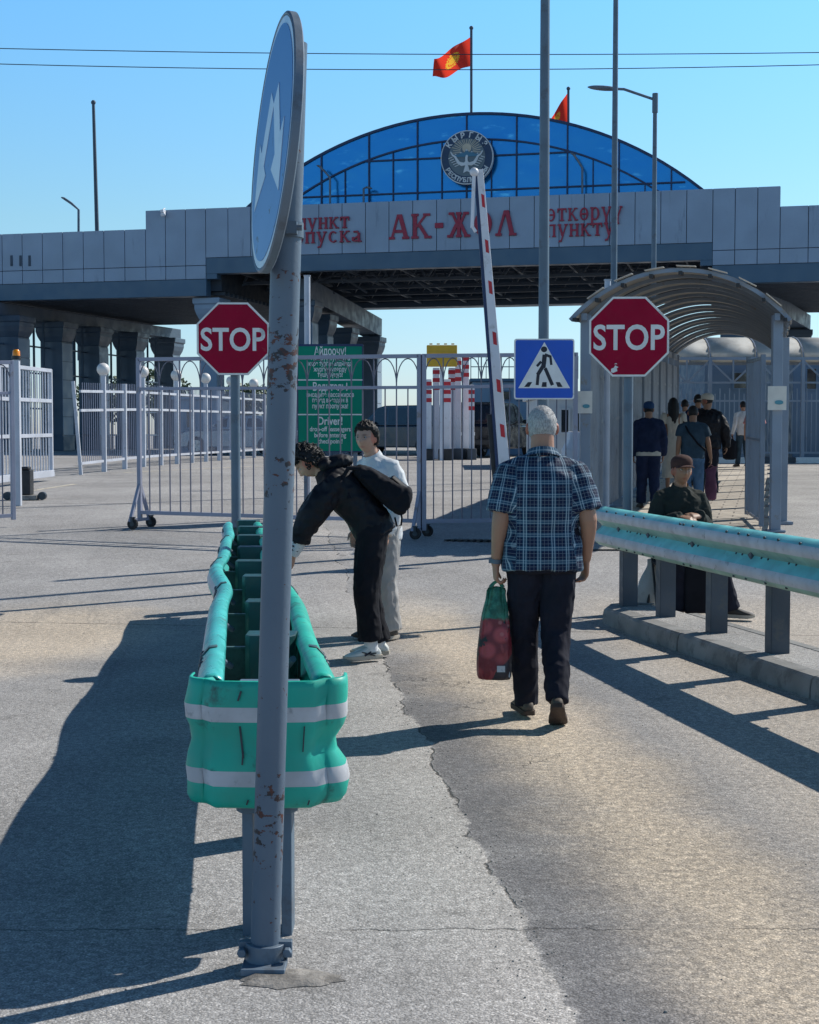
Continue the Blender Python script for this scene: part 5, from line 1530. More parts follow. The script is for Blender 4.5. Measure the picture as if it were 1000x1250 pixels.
# ------------------------------------------------------------------ cars
def car(label, x, y, yaw, paint, kind='suv'):
    t = thing('parked_car', label, 'car', (0, 0, 0), 'cars waiting beyond the gate')
    if kind == 'suv': L, W, H, hood, prof = 4.8, 1.9, 1.85, 1.05, [(-2.40, .55), (-2.38, 1.02), (-2.25, 1.10), (2.05, 1.08), (2.32, .95), (2.40, .55)]
    else: L, W, H, hood, prof = 4.5, 1.8, 1.48, .92, [(-2.25, .50), (-2.22, .92), (-2.05, .98), (1.7, .92), (2.15, .78), (2.25, .48)]
    top = [(-2.22, 1.10), (-1.95, 1.75), (-1.6, 1.83), (.25, 1.82), (.55, 1.74), (1.2, 1.09)] if kind == 'suv' else [(-1.85, .98), (-1.2, 1.40), (-.8, 1.46), (.2, 1.45), (.45, 1.38), (1.15, .93)]
    hw = W / 2
    body = [(-L / 2 + .12, .28)] + prof + [(L / 2 - .12, .28)]
    mb = MB()
    n = len(body)
    rs = []
    for s, ins in ((-1, .06), (-.93, 0), (.93, 0), (1, .06)):
        rs.append([V((s * hw, p[0] * (1 - ins * .25), .55 + (p[1] - .55) * (1 - ins))) for p in body])
    mb.rings(rs); mb.build('body', paint, t, smooth=30, bevel=.03)
    mb = MB(); rs = []
    for s, k in ((-1, 0), (1, 0)):
        rs.append([V((s * hw * (.93 - .17 * (p[1] - top[0][1]) / (H - top[0][1])), p[0], p[1])) for p in top])
    mb.rings(rs); cab = mb.build('cabin', paint, t, smooth=30, bevel=.03)
    zc, zt = top[0][1], H
    def cabp(s, p, out=.012): return V((s * (hw * (.93 - .17 * (p[1] - top[0][1]) / (H - top[0][1])) + out), p[0], p[1]))
    mb = MB()
    for s in (-1, 1):
        f = lambda y, z: cabp(s, (y, z))
        zl, zh = zc + .06, zt - .13
        y0, y1, y2, y3 = (-1.98, -.75, .1, .85) if kind == 'suv' else (-1.45, -.55, .15, .75)
        ty0, ty3 = (-1.80, .52) if kind == 'suv' else (-1.0, .38)
        for (a, b, c, d) in ((y0, y1 - .04, y1 - .04, ty0), (y1 + .04, y2 - .04, y2 - .04, y1 + .04), (y2 + .04, y3, ty3, y2 + .04)):
            mb.add([f(a, zl), f(b, zl), f(c, zh), f(d, zh)], [(0, 1, 2, 3)])
    def sl(p, q, e, fr):   # window on a sloped end
        a, b = V((0, p[0], p[1])), V((0, q[0], q[1])); nrm = V((0, (q[1] - p[1]), -(q[0] - p[0]))).normalized() * e
        lo, hi = a.lerp(b, .12), a.lerp(b, .9)
        wl, wh = hw * .84, hw * .70
        mb.add([lo + nrm + V((-wl, 0, 0)), lo + nrm + V((wl, 0, 0)), hi + nrm + V((wh, 0, 0)), hi + nrm + V((-wh, 0, 0))], [(0, 1, 2, 3)])
    sl(top[0], top[1], -.012, 0); sl(top[-1], top[-2], .012, 0)
    mb.build('window_glass', carglass, cab)
    for sx in (-1, 1):
        for wy in (-L * .30, L * .30):
            c = V((sx * (hw - .10), wy, .35))
            mb = MB(); mb.tube([c - V((.12, 0, 0)), c + V((.12, 0, 0))], .35, 24); tyre = mb.build('wheel', rubber, t, smooth=40, bevel=.03)
            mb = MB(); mb.tube([c - V((.125, 0, 0)), c + V((.125, 0, 0))], .21, 20)
            for k in range(5):
                a = 2 * PI * k / 5; mb.beam(c + V((sx * .125, 0, 0)), c + V((sx * .13, .2 * math.cos(a), .2 * math.sin(a))), .02, .05, up=(1, 0, 0))
            mb.build('rim', rimm, tyre, smooth=40)
        mb = MB(); mb.box((sx * (hw - .13), -L / 2 + .045, .90 if kind == 'suv' else .80), (.20, .10, .30 if kind == 'suv' else .18)); mb.build('tail_light', taillight, t, bevel=.02)
        mb = MB(); mb.box((sx * (hw - .22), L / 2 - .10, .74), (.32, .16, .16)); mb.build('headlight', headlightm, t, bevel=.03)
        mb = MB(); mb.box((sx * (hw + .08), .62, zc + .10), (.18, .10, .14)); mb.build('mirror', paint, t, bevel=.03)
    mb = MB(); mb.box((0, -L / 2 + .0, .50), (W * .92, .14, .20)); mb.box((0, L / 2 - .02, .48), (W * .9, .14, .22)); mb.build('bumper', blackp, t, bevel=.03)
    mb = MB(); mb.box((0, -L / 2 - .015, .78), (.52, .02, .115)); mb.build('number_plate', signwhite, t)
    t.location = (x, y, terr(y)); t.rotation_euler = (0, 0, yaw)
    return t
car('black off-road car with red tail light waiting behind the white pillars', at(603, 540, 49).x, 50.5, R(-22), carblack)
car('dark blue-grey car seen between the notice board and the white pillars', at(488, 540, 54).x, 55, R(64), cargrey, 'suv')
car('silver car behind the globe fence left of the direction sign', at(288, 540, 54).x, 55, R(78), carsilver, 'sedan')

# ------------------------------------------------------------------ trees beyond the terminal
def tree(label, px, Y, h, cr):
    x = at(px, 531, Y).x; z0 = terr(Y)
    t = thing('tree', label, 'tree', (x, Y, z0), 'distant trees behind the terminal')
    mb = MB(); mb.tube([(x, Y, z0), (x + .1, Y, z0 + h * .4), (x - .1, Y, z0 + h * .8)], [.22, .15, .05], 8)
    for k in range(6):
        a = k * 2.4; z = z0 + h * (.35 + .08 * k); mb.tube([(x, Y, z), (x + math.cos(a) * cr * .7, Y + math.sin(a) * cr * .7, z + h * .18)], [.08, .02], 6)
    mb.build('trunk', barkm, t, smooth=True)
    mb = MB()
    for k in range(1500):
        u = V((random.gauss(0, 1), random.gauss(0, 1), random.gauss(0, 1))).normalized() * random.random() ** .4
        p = V((x + u.x * cr, Y + u.y * cr, z0 + h * .66 + u.z * h * .36))
        if noise.noise(p * .55) < -.08: continue
        a, b = V((random.uniform(-1, 1), random.uniform(-1, 1), random.uniform(-1, 1))).normalized() * .22, V((random.uniform(-1, 1), random.uniform(-1, 1), random.uniform(-1, 1))).normalized() * .14
        mb.add([p - a, p - b, p + a, p + b], [(0, 1, 2, 3)])
    mb.build('crown', leafm, t)
tree('dark tree seen between the left columns of the terminal', 128, 96, 4.6, 1.9)
tree('bushy tree seen behind the globe fence, right of the left column row', 196, 100, 5.2, 2.2)
tree('low tree behind the STOP sign at the median end', 300, 105, 4.4, 2.4)
# ------------------------------------------------------------------ people
def evaluated(me, mods):
    o = bpy.data.objects.new('tmp', me); COL.objects.link(o)
    for typ, props in mods:
        m_ = o.modifiers.new(typ, typ)
        for k, v in props.items(): setattr(m_, k, v)
    bpy.context.view_layer.update()
    dg = bpy.context.evaluated_depsgraph_get()
    out = bpy.data.meshes.new_from_object(o.evaluated_get(dg))
    bpy.data.objects.remove(o)
    return out
def fuse(mb, org, voxel, smooth=4, fac=.5):
    me = mb.mesh(org)
    out = evaluated(me, [('REMESH', dict(mode='VOXEL', voxel_size=voxel, use_smooth_shade=True)), ('SMOOTH', dict(factor=fac, iterations=smooth))])
    bpy.data.meshes.remove(me)
    return out
def displace(me, fn):
    n = len(me.vertices)
    co = np.empty(n * 3, np.float32); me.vertices.foreach_get('co', co); co = co.reshape(-1, 3)
    no = np.empty(n * 3, np.float32); me.vertices.foreach_get('normal', no); no = no.reshape(-1, 3)
    d = np.array([fn(V(c), V(k)) for c, k in zip(co, no)], np.float32)
    me.vertices.foreach_set('co', (co + no * d[:, None]).ravel()); me.update()
def put(name, me, m, parent):
    me.materials.clear(); me.materials.append(m)
    me.polygons.foreach_set('use_smooth', [True] * len(me.polygons))
    return link(name, me, parent)

def head_point(d):
    """surface of a head for direction d: x right, y forward, z up; metres, about the head centre"""
    x, y, z = d
    px, py, pz = .077 * x, .094 * y, .115 * z
    if z < 0:
        k = -z
        px *= 1 - .30 * k ** 1.5
        if y < 0: py *= 1 - .40 * k
        else: py *= 1 - .02 * k
    if y > 0:
        f = y ** .5
        g = lambda cx, cz, sx, sz: math.exp(-((px - cx) / sx) ** 2 - ((pz - cz) / sz) ** 2)
        o = 0
        o += .022 * math.exp(-(px / .0115) ** 2) * (math.exp(-((pz + .026) / .013) ** 2) + .55 * math.exp(-((pz + .002) / .022) ** 2))
        o += .006 * (g(-.012, -.030, .007, .008) + g(.012, -.030, .007, .008))
        o -= .011 * (g(-.031, .010, .017, .011) + g(.031, .010, .017, .011))
        o += .005 * (g(-.03, .031, .022, .008) + g(.03, .031, .022, .008))
        o += .007 * g(0, -.060, .021, .006) + .006 * g(0, -.072, .018, .006) - .005 * g(0, -.0655, .022, .0025)
        o += .007 * g(0, -.097, .020, .013) - .004 * g(0, -.083, .020, .006)
        o += .004 * (g(-.044, -.015, .016, .016) + g(.044, -.015, .016, .016))
        py += o * f
    return V((px, py, pz))
def head_geo(mb, M, nu=56, nv=40):
    vs = []; fs = []
    for i in range(nv + 1):
        t = PI * i / nv
        for j in range(nu):
            a = 2 * PI * j / nu
            vs.append(M @ head_point((math.sin(t) * math.cos(a), math.sin(t) * math.sin(a), math.cos(t))))
    for i in range(nv):
        for j in range(nu):
            k = (j + 1) % nu; fs.append((i * nu + j, (i + 1) * nu + j, (i + 1) * nu + k, i * nu + k))
    mb.add(vs, fs)
    for s in (-1, 1):
        E3 = M.to_3x3() @ Matrix.Rotation(R(18) * s, 3, 'Z') @ Matrix.Rotation(R(-8), 3, 'X')
        mb.ell(M @ V((s * .081, -.008, -.004)), (.011, .021, .033), E3, 12, 10)
        mb.ell(M @ V((s * .080, -.002, -.029)), (.008, .010, .012), E3, 10, 8)

def limb(mb, pts, rads, seg=14, end=True):
    """smooth tapered limb through joint positions"""
    pts = [V(p) for p in pts]; P_, r_ = [], []
    for i in range(len(pts) - 1):
        for k in range(6):
            f = k / 6; P_.append(pts[i].lerp(pts[i + 1], f)); r_.append(rads[i] + (rads[i + 1] - rads[i]) * f)
    P_.append(pts[-1]); r_.append(rads[-1])
    for _ in range(2):
        P_ = [P_[0]] + [(P_[i - 1] + P_[i] * 2 + P_[i + 1]) / 4 for i in range(1, len(P_) - 1)] + [P_[-1]]
    mb.tube(P_, r_, seg)
    mb.ell(P_[0], rads[0], nu=seg, nv=8)
    if end: mb.ell(P_[-1], rads[-1], nu=seg, nv=8)

def torso(mb, stations, lat, seg=28, pw=.86):
    """stations: (centre, half width, half depth)"""
    rs = []
    lat = V(lat).normalized()
    ns = len(stations)
    st = []
    for i in range(ns - 1):
        for k in range(5):
            f = k / 5; a, b = stations[i], stations[i + 1]
            st.append((V(a[0]).lerp(V(b[0]), f), a[1] + (b[1] - a[1]) * f, a[2] + (b[2] - a[2]) * f))
    st.append((V(stations[-1][0]), stations[-1][1], stations[-1][2]))
    for _ in range(2):
        st = [st[0]] + [tuple((st[i - 1][k] + st[i][k] * 2 + st[i + 1][k]) / 4 for k in range(3)) for i in range(1, len(st) - 1)] + [st[-1]]
    for i, (c, w, dth) in enumerate(st):
        d = (st[min(i + 1, len(st) - 1)][0] - st[max(i - 1, 0)][0]).normalized()
        f = d.cross(lat).normalized()
        r = []
        for k in range(seg):
            a = 2 * PI * k / seg; ca, sa = math.cos(a), math.sin(a)
            r.append(c + lat * (math.copysign(abs(ca) ** pw, ca) * w) + f * (math.copysign(abs(sa) ** pw, sa) * dth))
        rs.append(r)
    mb.rings(rs)

def hand(mb, wrist, fdir, pn, side, curl=.5, s=1.0, spread=.05, thumb_in=.35):
    """palm, four jointed fingers and a thumb; pn is the palm's facing, side +1 for a right hand"""
    f = V(fdir).normalized(); p = (V(pn) - f * V(pn).dot(f)).normalized(); l = f.cross(p).normalized() * side   # towards the thumb
    w = V(wrist)
    rs = []
    for t_, hw, hd in ((-.015, .026, .020), (.02, .033, .019), (.06, .041, .016), (.088, .040, .013)):
        c = w + f * t_ * s
        rs.append([c + (l * math.cos(a) * hw + p * math.sin(a) * hd) * s for a in (2 * PI * k / 14 for k in range(14))])
    mb.rings(rs)
    for i, (o, L) in enumerate(((.029, .074), (.010, .082), (-.010, .076), (-.028, .060))):
        b = w + f * .082 * s + l * o * s
        d = (f + l * (o * spread * 30)).normalized(); pts = [b - d * .02 * s, b]; c = b; ang = 0
        for k, (fr, cu) in enumerate(((.46, .55), (.30, .85), (.24, .55))):
            ang += cu * curl * (1 + .08 * i)
            dd = d * math.cos(ang) + p * math.sin(ang); c = c + dd * L * fr * s; pts.append(c)
        mb.tube(pts, [.0098 * s, .0096 * s, .0088 * s, .0080 * s, .0068 * s], 8); mb.ell(pts[-1], .0068 * s, nu=8, nv=6)
    b = w + f * .022 * s + l * .026 * s
    d1 = (f * .62 + l * .78 + p * thumb_in).normalized(); d2 = (f * .85 + l * .35 + p * (thumb_in + .15)).normalized()
    pts = [b - d1 * .01 * s, b + d1 * .038 * s, b + d1 * .038 * s + d2 * .030 * s, b + d1 * .038 * s + d2 * .054 * s]
    mb.tube(pts, [.0145 * s, .012 * s, .010 * s, .0078 * s], 8); mb.ell(pts[-1], .0078 * s, nu=8, nv=6)

def shoe(name, parent, ankle, fdir, up, m, sm, s=1.0, L=.285):
    f = V(fdir).normalized(); u = (V(up) - f * V(up).dot(f)).normalized(); l = f.cross(u)
    hl = V(ankle) - u * .085 * s - f * .075 * s      # heel bottom
    prof = [(0.0, .020, .03, .045), (.02, .032, .012, .085), (.07, .035, .010, .105), (.12, .036, .010, .095), (.17, .043, .010, .070), (.22, .047, .012, .055), (.255, .040, .015, .045), (.28, .022, .02, .035)]
    rs = []
    for x, w, z0, z1 in prof:
        c = hl + f * x * s * L / .285; cz = (z0 + z1) / 2; hz = (z1 - z0) / 2
        rs.append([c + u * (cz + hz * math.copysign(abs(math.sin(a)) ** .8, math.sin(a))) * s + l * w * math.copysign(abs(math.cos(a)) ** .75, math.cos(a)) * s for a in (2 * PI * k / 16 for k in range(16))])
    mb = MB(); mb.rings(rs); o = mb.build(name, m, parent, smooth=60, sub=1)
    rs = []
    for x, w, z0, z1 in prof:
        c = hl + f * (x * 1.03 - .004) * s * L / .285; w2 = w + .005
        zb = .0 + (.016 if x > .27 else .006 if x > .25 else 0) + (.006 if x < .01 else 0)
        rs.append([c + u * zz * s + l * ww * s for ww, zz in ((-w2, .030), (-w2 * 1.02, zb + .004), (-w2 * .9, zb), (w2 * .9, zb), (w2 * 1.02, zb + .004), (w2, .030))])
    mb = MB(); mb.rings(rs); mb.build('sole', sm, o, smooth=50)
    return o

def rotm(yaw=0, pitch=0, roll=0):
    return Matrix.Rotation(R(yaw), 4, 'Z') @ Matrix.Rotation(R(pitch), 4, 'X') @ Matrix.Rotation(R(roll), 4, 'Y')

STAND = dict(pelvis=(0, 0, .95), waist=(0, .01, 1.08), chest=(0, .0, 1.27), neck=(0, -.01, 1.475), head=(0, .015, 1.635),
             sl=(-.18, -.005, 1.425), sr=(.18, -.005, 1.425), el=(-.235, -.03, 1.14), er=(.235, -.03, 1.14), wl=(-.245, .05, .89), wr=(.245, .05, .89),
             hl=(-.085, 0, .92), hr=(.085, 0, .92), kl=(-.095, .02, .50), kr=(.095, .02, .50), al=(-.10, -.02, .095), ar=(.10, -.02, .095),
             fl=(-.12, 1, 0), fr=(.12, 1, 0), ul=(0, 0, 1), ur=(0, 0, 1), lat=(1, 0, 0), hdl=(0, .15, -1), hdr=(0, .15, -1), pnl=(1, .2, 0), pnr=(-1, .2, 0), curl=.55)

def fold_fn(amp, fs=(7, 7, 11), seed=0.0, ridge=True):
    def fn(c, n_):
        p = V((c.x * fs[0] + seed, c.y * fs[1] + seed * .7, c.z * fs[2] + seed * .3))
        v = noise.noise(p) + .5 * noise.noise(p * 2.3)
        if ridge: v = (.5 - abs(v)) * 1.0
        return amp * v
    return fn

def person(label, loc, yaw, h=1.75, J=None, skin=skin_tan, top=None, trousers=None, shoes=None, hair=None, cap=None, head=(0, 0, 0), build=1.0, voxel=.008,
           group=None, face=False, belly=0.0, dress=None, detail=True, sit=False):
    """top: dict(mat, sleeve 0..1, loose, hem); trousers: dict(mat, loose, cuff); shoes: (upper, sole) per foot"""
    q = dict(STAND); q.update(J or {})
    s = h / 1.75
    M = Matrix.Translation(V(loc)) @ Matrix.Rotation(R(yaw), 4, 'Z') @ Matrix.Scale(s, 4)
    M3 = Matrix.Rotation(R(yaw), 3, 'Z')
    T = {k: (M @ V(v) if k in ('pelvis', 'waist', 'chest', 'neck', 'head', 'sl', 'sr', 'el', 'er', 'wl', 'wr', 'hl', 'hr', 'kl', 'kr', 'al', 'ar') else (M3 @ V(v) if isinstance(v, tuple) else v)) for k, v in q.items()}
    b = build * s
    HM = Matrix.Translation(T['head']) @ Matrix.Rotation(R(yaw), 4, 'Z') @ rotm(*head) @ Matrix.Scale(s, 4)
    fwd = M3 @ V((0, 1, 0))
    org = V(loc)
    # skin body, one continuous surface
    mb = MB()
    head_geo(mb, HM)
    limb(mb, [T['neck'] - (T['neck'] - T['chest']) * .15, T['neck'].lerp(T['head'], .35), HM @ V((0, -.025, -.045))], [.064 * b, .058 * b, .060 * s * (.5 + .5 * build)])
    torso(mb, [(T['pelvis'] - (T['waist'] - T['pelvis']).normalized() * .04 * s, .145 * b, .105 * b), (T['waist'], .14 * b, .10 * b), (T['chest'], .165 * b, .115 * b), (T['chest'].lerp(T['neck'], .6), .17 * b, .095 * b), (T['neck'], .07 * b, .065 * b)], T['lat'])
    upn = (T['neck'] - T['chest']).normalized()
    for a in 'lr':
        S0 = T['s' + a] - upn * .026 * s
        limb(mb, [T['neck'] - upn * .03 * s, T['neck'].lerp(S0, .55) - upn * .008 * s, S0], [.052 * b, .050 * b, .046 * b])
        limb(mb, [S0, T['e' + a], T['w' + a]], [.050 * b, .043 * b, .028 * s])
        limb(mb, [T['h' + a], T['k' + a], T['a' + a]], [.085 * b, .055 * b, .038 * s])
        hand(mb, T['w' + a] + (T['w' + a] - T['e' + a]).normalized() * .01, T['hd' + a], T['pn' + a], 1 if a == 'r' else -1, q.get('curl' + a, q['curl']), s)
    me = fuse(mb, org, voxel, 2, .4)
    me.materials.append(skin); me.polygons.foreach_set('use_smooth', [True] * len(me.polygons))
    # tone of lips, brows, ears, stubble
    HI = HM.inverted()
    col = np.ones((len(me.vertices), 4), np.float32)
    for v in me.vertices:
        p = HI @ (v.co + org)
        if p.length > .16: continue
        c = [1, 1, 1]
        if p.y > .03:
            g = math.exp(-(p.x / .022) ** 2 - ((p.z + .0655) / .009) ** 2)
            c = [c[0] * (1 - .15 * g), c[1] * (1 - .45 * g), c[2] * (1 - .40 * g)]
            for sx in (-1, 1):
                g = math.exp(-((p.x - sx * .031) / .017) ** 2 - ((p.z - .030 + .05 * abs(abs(p.x) - .031)) / .0055) ** 2) if face else 0
                c = [k * (1 - .80 * g) for k in c]
                g = math.exp(-((p.x - sx * .031) / .014) ** 2 - ((p.z - .011) / .006) ** 2)
                c = [k * (1 - .45 * g) for k in c]
        if abs(p.x) > .066 and abs(p.z) < .045: c = [1.1, c[1] * .72, c[2] * .7]
        col[v.index, :3] = c
    at_ = me.attributes.new('tint', 'FLOAT_COLOR', 'POINT'); at_.data.foreach_set('color', col.ravel())
    body = bpy.data.objects.new('person', me); COL.objects.link(body); body.location = loc; WL[body.name] = V(loc)
    tag(body, label, 'person', group)
    if face:
        for sx in (-1, 1):
            mb = MB(); mb.ell(HM @ V((sx * .031, .0745, .0105)), .0108 * s, nu=14, nv=10)
            for i, f in enumerate(mb.f):
                cc = sum((mb.v[k] for k in f), V((0, 0, 0))) / len(f); lp = HI @ cc
                if lp.y > .0835: mb.mi[i] = 1
            mb.build('eye', [eye_w, eye_d], body, smooth=True)
    # trousers
    if trousers:
        lo = trousers.get('loose', 1.0); mb = MB()
        wd = trousers.get('hip', 1.0)
        torso(mb, [(T['hl'].lerp(T['hr'], .5) - (T['waist'] - T['pelvis']).normalized() * .06 * s, .150 * b * wd, .115 * b), (T['pelvis'], .163 * b * wd, .122 * b), (T['waist'], .150 * b * wd, .115 * b)], T['lat'])
        for a in 'lr':
            an = T['a' + a].lerp(T['k' + a], trousers.get('up' + a, -.02))
            kn = T['k' + a]
            limb(mb, [T['h' + a], T['h' + a].lerp(kn, .5), kn, kn.lerp(an, .5), an], [.098 * b * lo, .092 * b * lo, .076 * b * lo, .070 * b * lo, .066 * b * lo * trousers.get('cuff', 1)], end=False)
        tm = fuse(mb, org, voxel, 5)
        displace(tm, fold_fn(.016 * s, (10, 10, 7), loc[0] * 3))
        put('trousers', tm, trousers['mat'], body)
    if top:
        lo = top.get('loose', 1.0); hem = top.get('hem', .06); mb = MB()
        dn = (T['waist'] - T['pelvis']).normalized()
        fw2 = dn.cross(T['lat']).normalized()
        w_hip, d_hip = top.get('hipw', .168) * b * lo, .130 * b * lo
        bl = belly * s
        torso(mb, [(T['pelvis'] - dn * hem * s, w_hip, d_hip), (T['pelvis'], w_hip * 1.01, d_hip), (T['waist'] + fw2 * bl, .166 * b * lo, .125 * b * lo + bl), (T['chest'], .186 * b * lo, .135 * b * lo),
                   (T['chest'].lerp(T['neck'], .55), .185 * b * (1 + (lo - 1) * .5), .115 * b * lo), (T['chest'].lerp(T['neck'], .85), .125 * b, .085 * b), (T['neck'] + (T['neck'] - T['chest']).normalized() * .012 * s, .066 * b, .064 * b)], T['lat'], 36)
        sl = top.get('sleeve', 1.0)
        if sl > 0:
            for a in 'lr':
                S_, E_2, W_ = T['s' + a], T['e' + a], T['w' + a]
                sr_ = top.get('sr', 1.0)
                upn = (T['neck'] - T['chest']).normalized()
                S_ = S_ - upn * .026 * s; inw = (T['chest'].lerp(T['neck'], .5) - S_) * .30
                limb(mb, [T['neck'] - upn * .03 * s, T['neck'].lerp(S_, .55) - upn * .008 * s, S_], [.062 * b, .062 * b, .064 * b])
                if sl < .6:
                    end = S_.lerp(E_2, sl / .5)
                    limb(mb, [S_ + inw, S_, S_.lerp(end, .5), end], [.062 * b, .067 * b, .074 * b * sr_, .080 * b * sr_], end=False)
                else:
                    limb(mb, [S_ + inw, S_, S_.lerp(E_2, .4), E_2, W_.lerp(E_2, top.get('cuff_up', -.06))], [.060 * b, .065 * b, .066 * b * sr_, .060 * b * sr_, .048 * b * sr_], end=False)
        tm = fuse(mb, org, voxel, 4)
        sd_ = loc[0] * 5
        displace(tm, fold_fn(top.get('fold', .016) * s, top.get('fs', (8, 8, 6)), sd_))
        if top.get('plaid'):
            n = len(tm.vertices); uv = np.zeros((n, 3), np.float32)
            Li = Matrix.Rotation(R(-yaw), 3, 'Z')
            for v in tm.vertices:
                p = Li @ v.co / s
                best = None
                for a in 'lr':
                    A, B = V(q['s' + a]), V(q['e' + a]); ab = B - A; t_ = (p - A).dot(ab) / ab.length_squared
                    outside = (p.x - A.x) * (1 if a == 'r' else -1)
                    if t_ > -.1 and outside > -.035 + max(0, t_) * -.0:
                        r_ = p - (A + ab * t_)
                        if r_.length < .13: best = (math.atan2(r_.x, -r_.y) * .085, t_ * ab.length)
                if best: uv[v.index] = (best[0], 0, best[1])
                else:
                    sg = 1 if p.y < .0 else -1
                    ang = math.atan2(p.x, abs(p.y) + .10)
                    uv[v.index] = (p.x * .55 + ang * .10, 0, p.z)
            at_ = tm.attributes.new('cuv', 'FLOAT_VECTOR', 'POINT'); at_.data.foreach_set('vector', uv.ravel())
        tp = put(top.get('name', 'shirt'), tm, top['mat'], body)
        if top.get('collar'):
            mb = MB(); n = 24
            nm = (T['head'] - T['neck']).normalized(); la = T['lat']; fr_ = nm.cross(la).normalized()
            rs = []
            for r0, z in ((.072, -.02), (.068, .030), (.074, .033), (.088, -.012)):
                rs.append([T['neck'] + nm * (z + .012 * (1 - math.sin(a)) * .5) * s + (la * math.cos(a) + fr_ * math.sin(a)) * r0 * b for a in (2 * PI * k / n for k in range(n))])
            mb.rings(rs, cap=False); c_ = mb.build('collar', top['mat'], tp, smooth=True)
            if top.get('plaid'):
                nv_ = len(c_.data.vertices); uv = np.array([(i % n * .02, 0, i // n * .02) for i in range(nv_)], np.float32)
                at_ = c_.data.attributes.new('cuv', 'FLOAT_VECTOR', 'POINT'); at_.data.foreach_set('vector', uv.ravel())
    if dress:
        mb = MB(); c = T['pelvis']; dn = V((0, 0, 1))
        torso(mb, [(V((c.x, c.y, loc[2] + dress['len'] * s)), .20 * s, .17 * s), (V((c.x, c.y, loc[2] + .75 * s)), .185 * s, .15 * s), (T['pelvis'], .160 * b, .125 * b), (T['waist'], .130 * b, .105 * b), (T['chest'], .160 * b, .12 * b), (T['chest'].lerp(T['neck'], .6), .16 * b, .10 * b), (T['neck'] - V((0, 0, .02)), .075 * b, .07 * b)], T['lat'])
        for a in 'lr': limb(mb, [T['s' + a], T['s' + a].lerp(T['e' + a], .35)], [.068 * b, .068 * b])
        tm = fuse(mb, org, voxel, 4); displace(tm, fold_fn(.014 * s, (12, 12, 3), 2.0)); put('dress', tm, dress['mat'], body)
    # hair as a closed shell that dives under the scalp at the hairline
    if hair:
        kind, hm_ = hair
        mb = MB(); nu, nv = 64, 40; vs, fs = [], []
        for i in range(nv + 1):
            t_ = PI * i / nv
            for j in range(nu):
                a = 2 * PI * j / nu
                d = V((math.sin(t_) * math.cos(a), math.sin(t_) * math.sin(a), math.cos(t_)))
                p = head_point(d)
                front = d.y
                line = (.058 if kind != 'fringe' else .040) if front > .35 else (-.005 if front > -.05 else -.062)
                if .35 >= front > .05: line = .058 + (-.012 - .058) * ((.35 - front) / .30)
                if kind == 'receding' and front > .1: line += .012
                edge = (p.z - line + .006 * noise.noise(d * 9)) / .014
                m_ = max(0.0, min(1.0, edge))
                th = {'short': .009, 'receding': .008, 'fringe': .018, 'curly': .030, 'long': .018, 'tousled': .024}[kind]
                if kind in ('short', 'receding') and p.z < .03: th *= .55
                nn = .35 * noise.noise(d * 7 + V((3, 1, 2))) + .25 * noise.noise(d * 17)
                if kind in ('tousled', 'fringe'): nn += .5 * noise.noise(V((d.x * 10, d.y * 10, d.z * 3)))
                off = th * (1 + nn) if m_ > 0 else 0
                k = p.normalized()
                vs.append(HM @ (p + k * (off * m_ - .012 * (1 - m_))))
        for i in range(nv):
            for j in range(nu):
                k = (j + 1) % nu; fs.append((i * nu + j, (i + 1) * nu + j, (i + 1) * nu + k, i * nu + k))
        mb.add(vs, fs)
        if kind == 'curly':
            rnd = random.Random(3)
            for _ in range(420):
                d = V((rnd.gauss(0, 1), rnd.gauss(0, 1), rnd.gauss(.3, 1))).normalized(); p = head_point(d)
                line = .050 if d.y > .35 else (-.02 if d.y > -.05 else -.06)
                if p.z < line: continue
                c = p * 1.0 + d * rnd.uniform(.020, .036); r_ = rnd.uniform(.007, .013)
                ax = V((rnd.gauss(0, 1), rnd.gauss(0, 1), rnd.gauss(0, 1))).normalized(); bx_ = ax.orthogonal().normalized(); cx_ = ax.cross(bx_)
                mb.tube([HM @ (c + (bx_ * math.cos(k * .9) + cx_ * math.sin(k * .9)) * r_ + ax * (k - 3) * .0022) for k in range(8)], [.0032 * s, .0045 * s, .0048 * s, .0048 * s, .0048 * s, .0046 * s, .004 * s, .002 * s], 5)
        if kind == 'long':
            for k in range(26):
                a = R(180 + 180 * k / 25); x = math.cos(a) * .082; y = math.sin(a) * .095
                L = .36 + .03 * math.sin(k * 1.7)
                mb.tube([HM @ V((x, y, .03)), HM @ V((x * 1.08, y * 1.06 - .01, -.08)), HM @ V((x * .95, y * .95 - .035, -.2)), HM @ V((x * .75, y * .7 - .05, -L))], [.02 * s, .022 * s, .02 * s, .006 * s], 8)
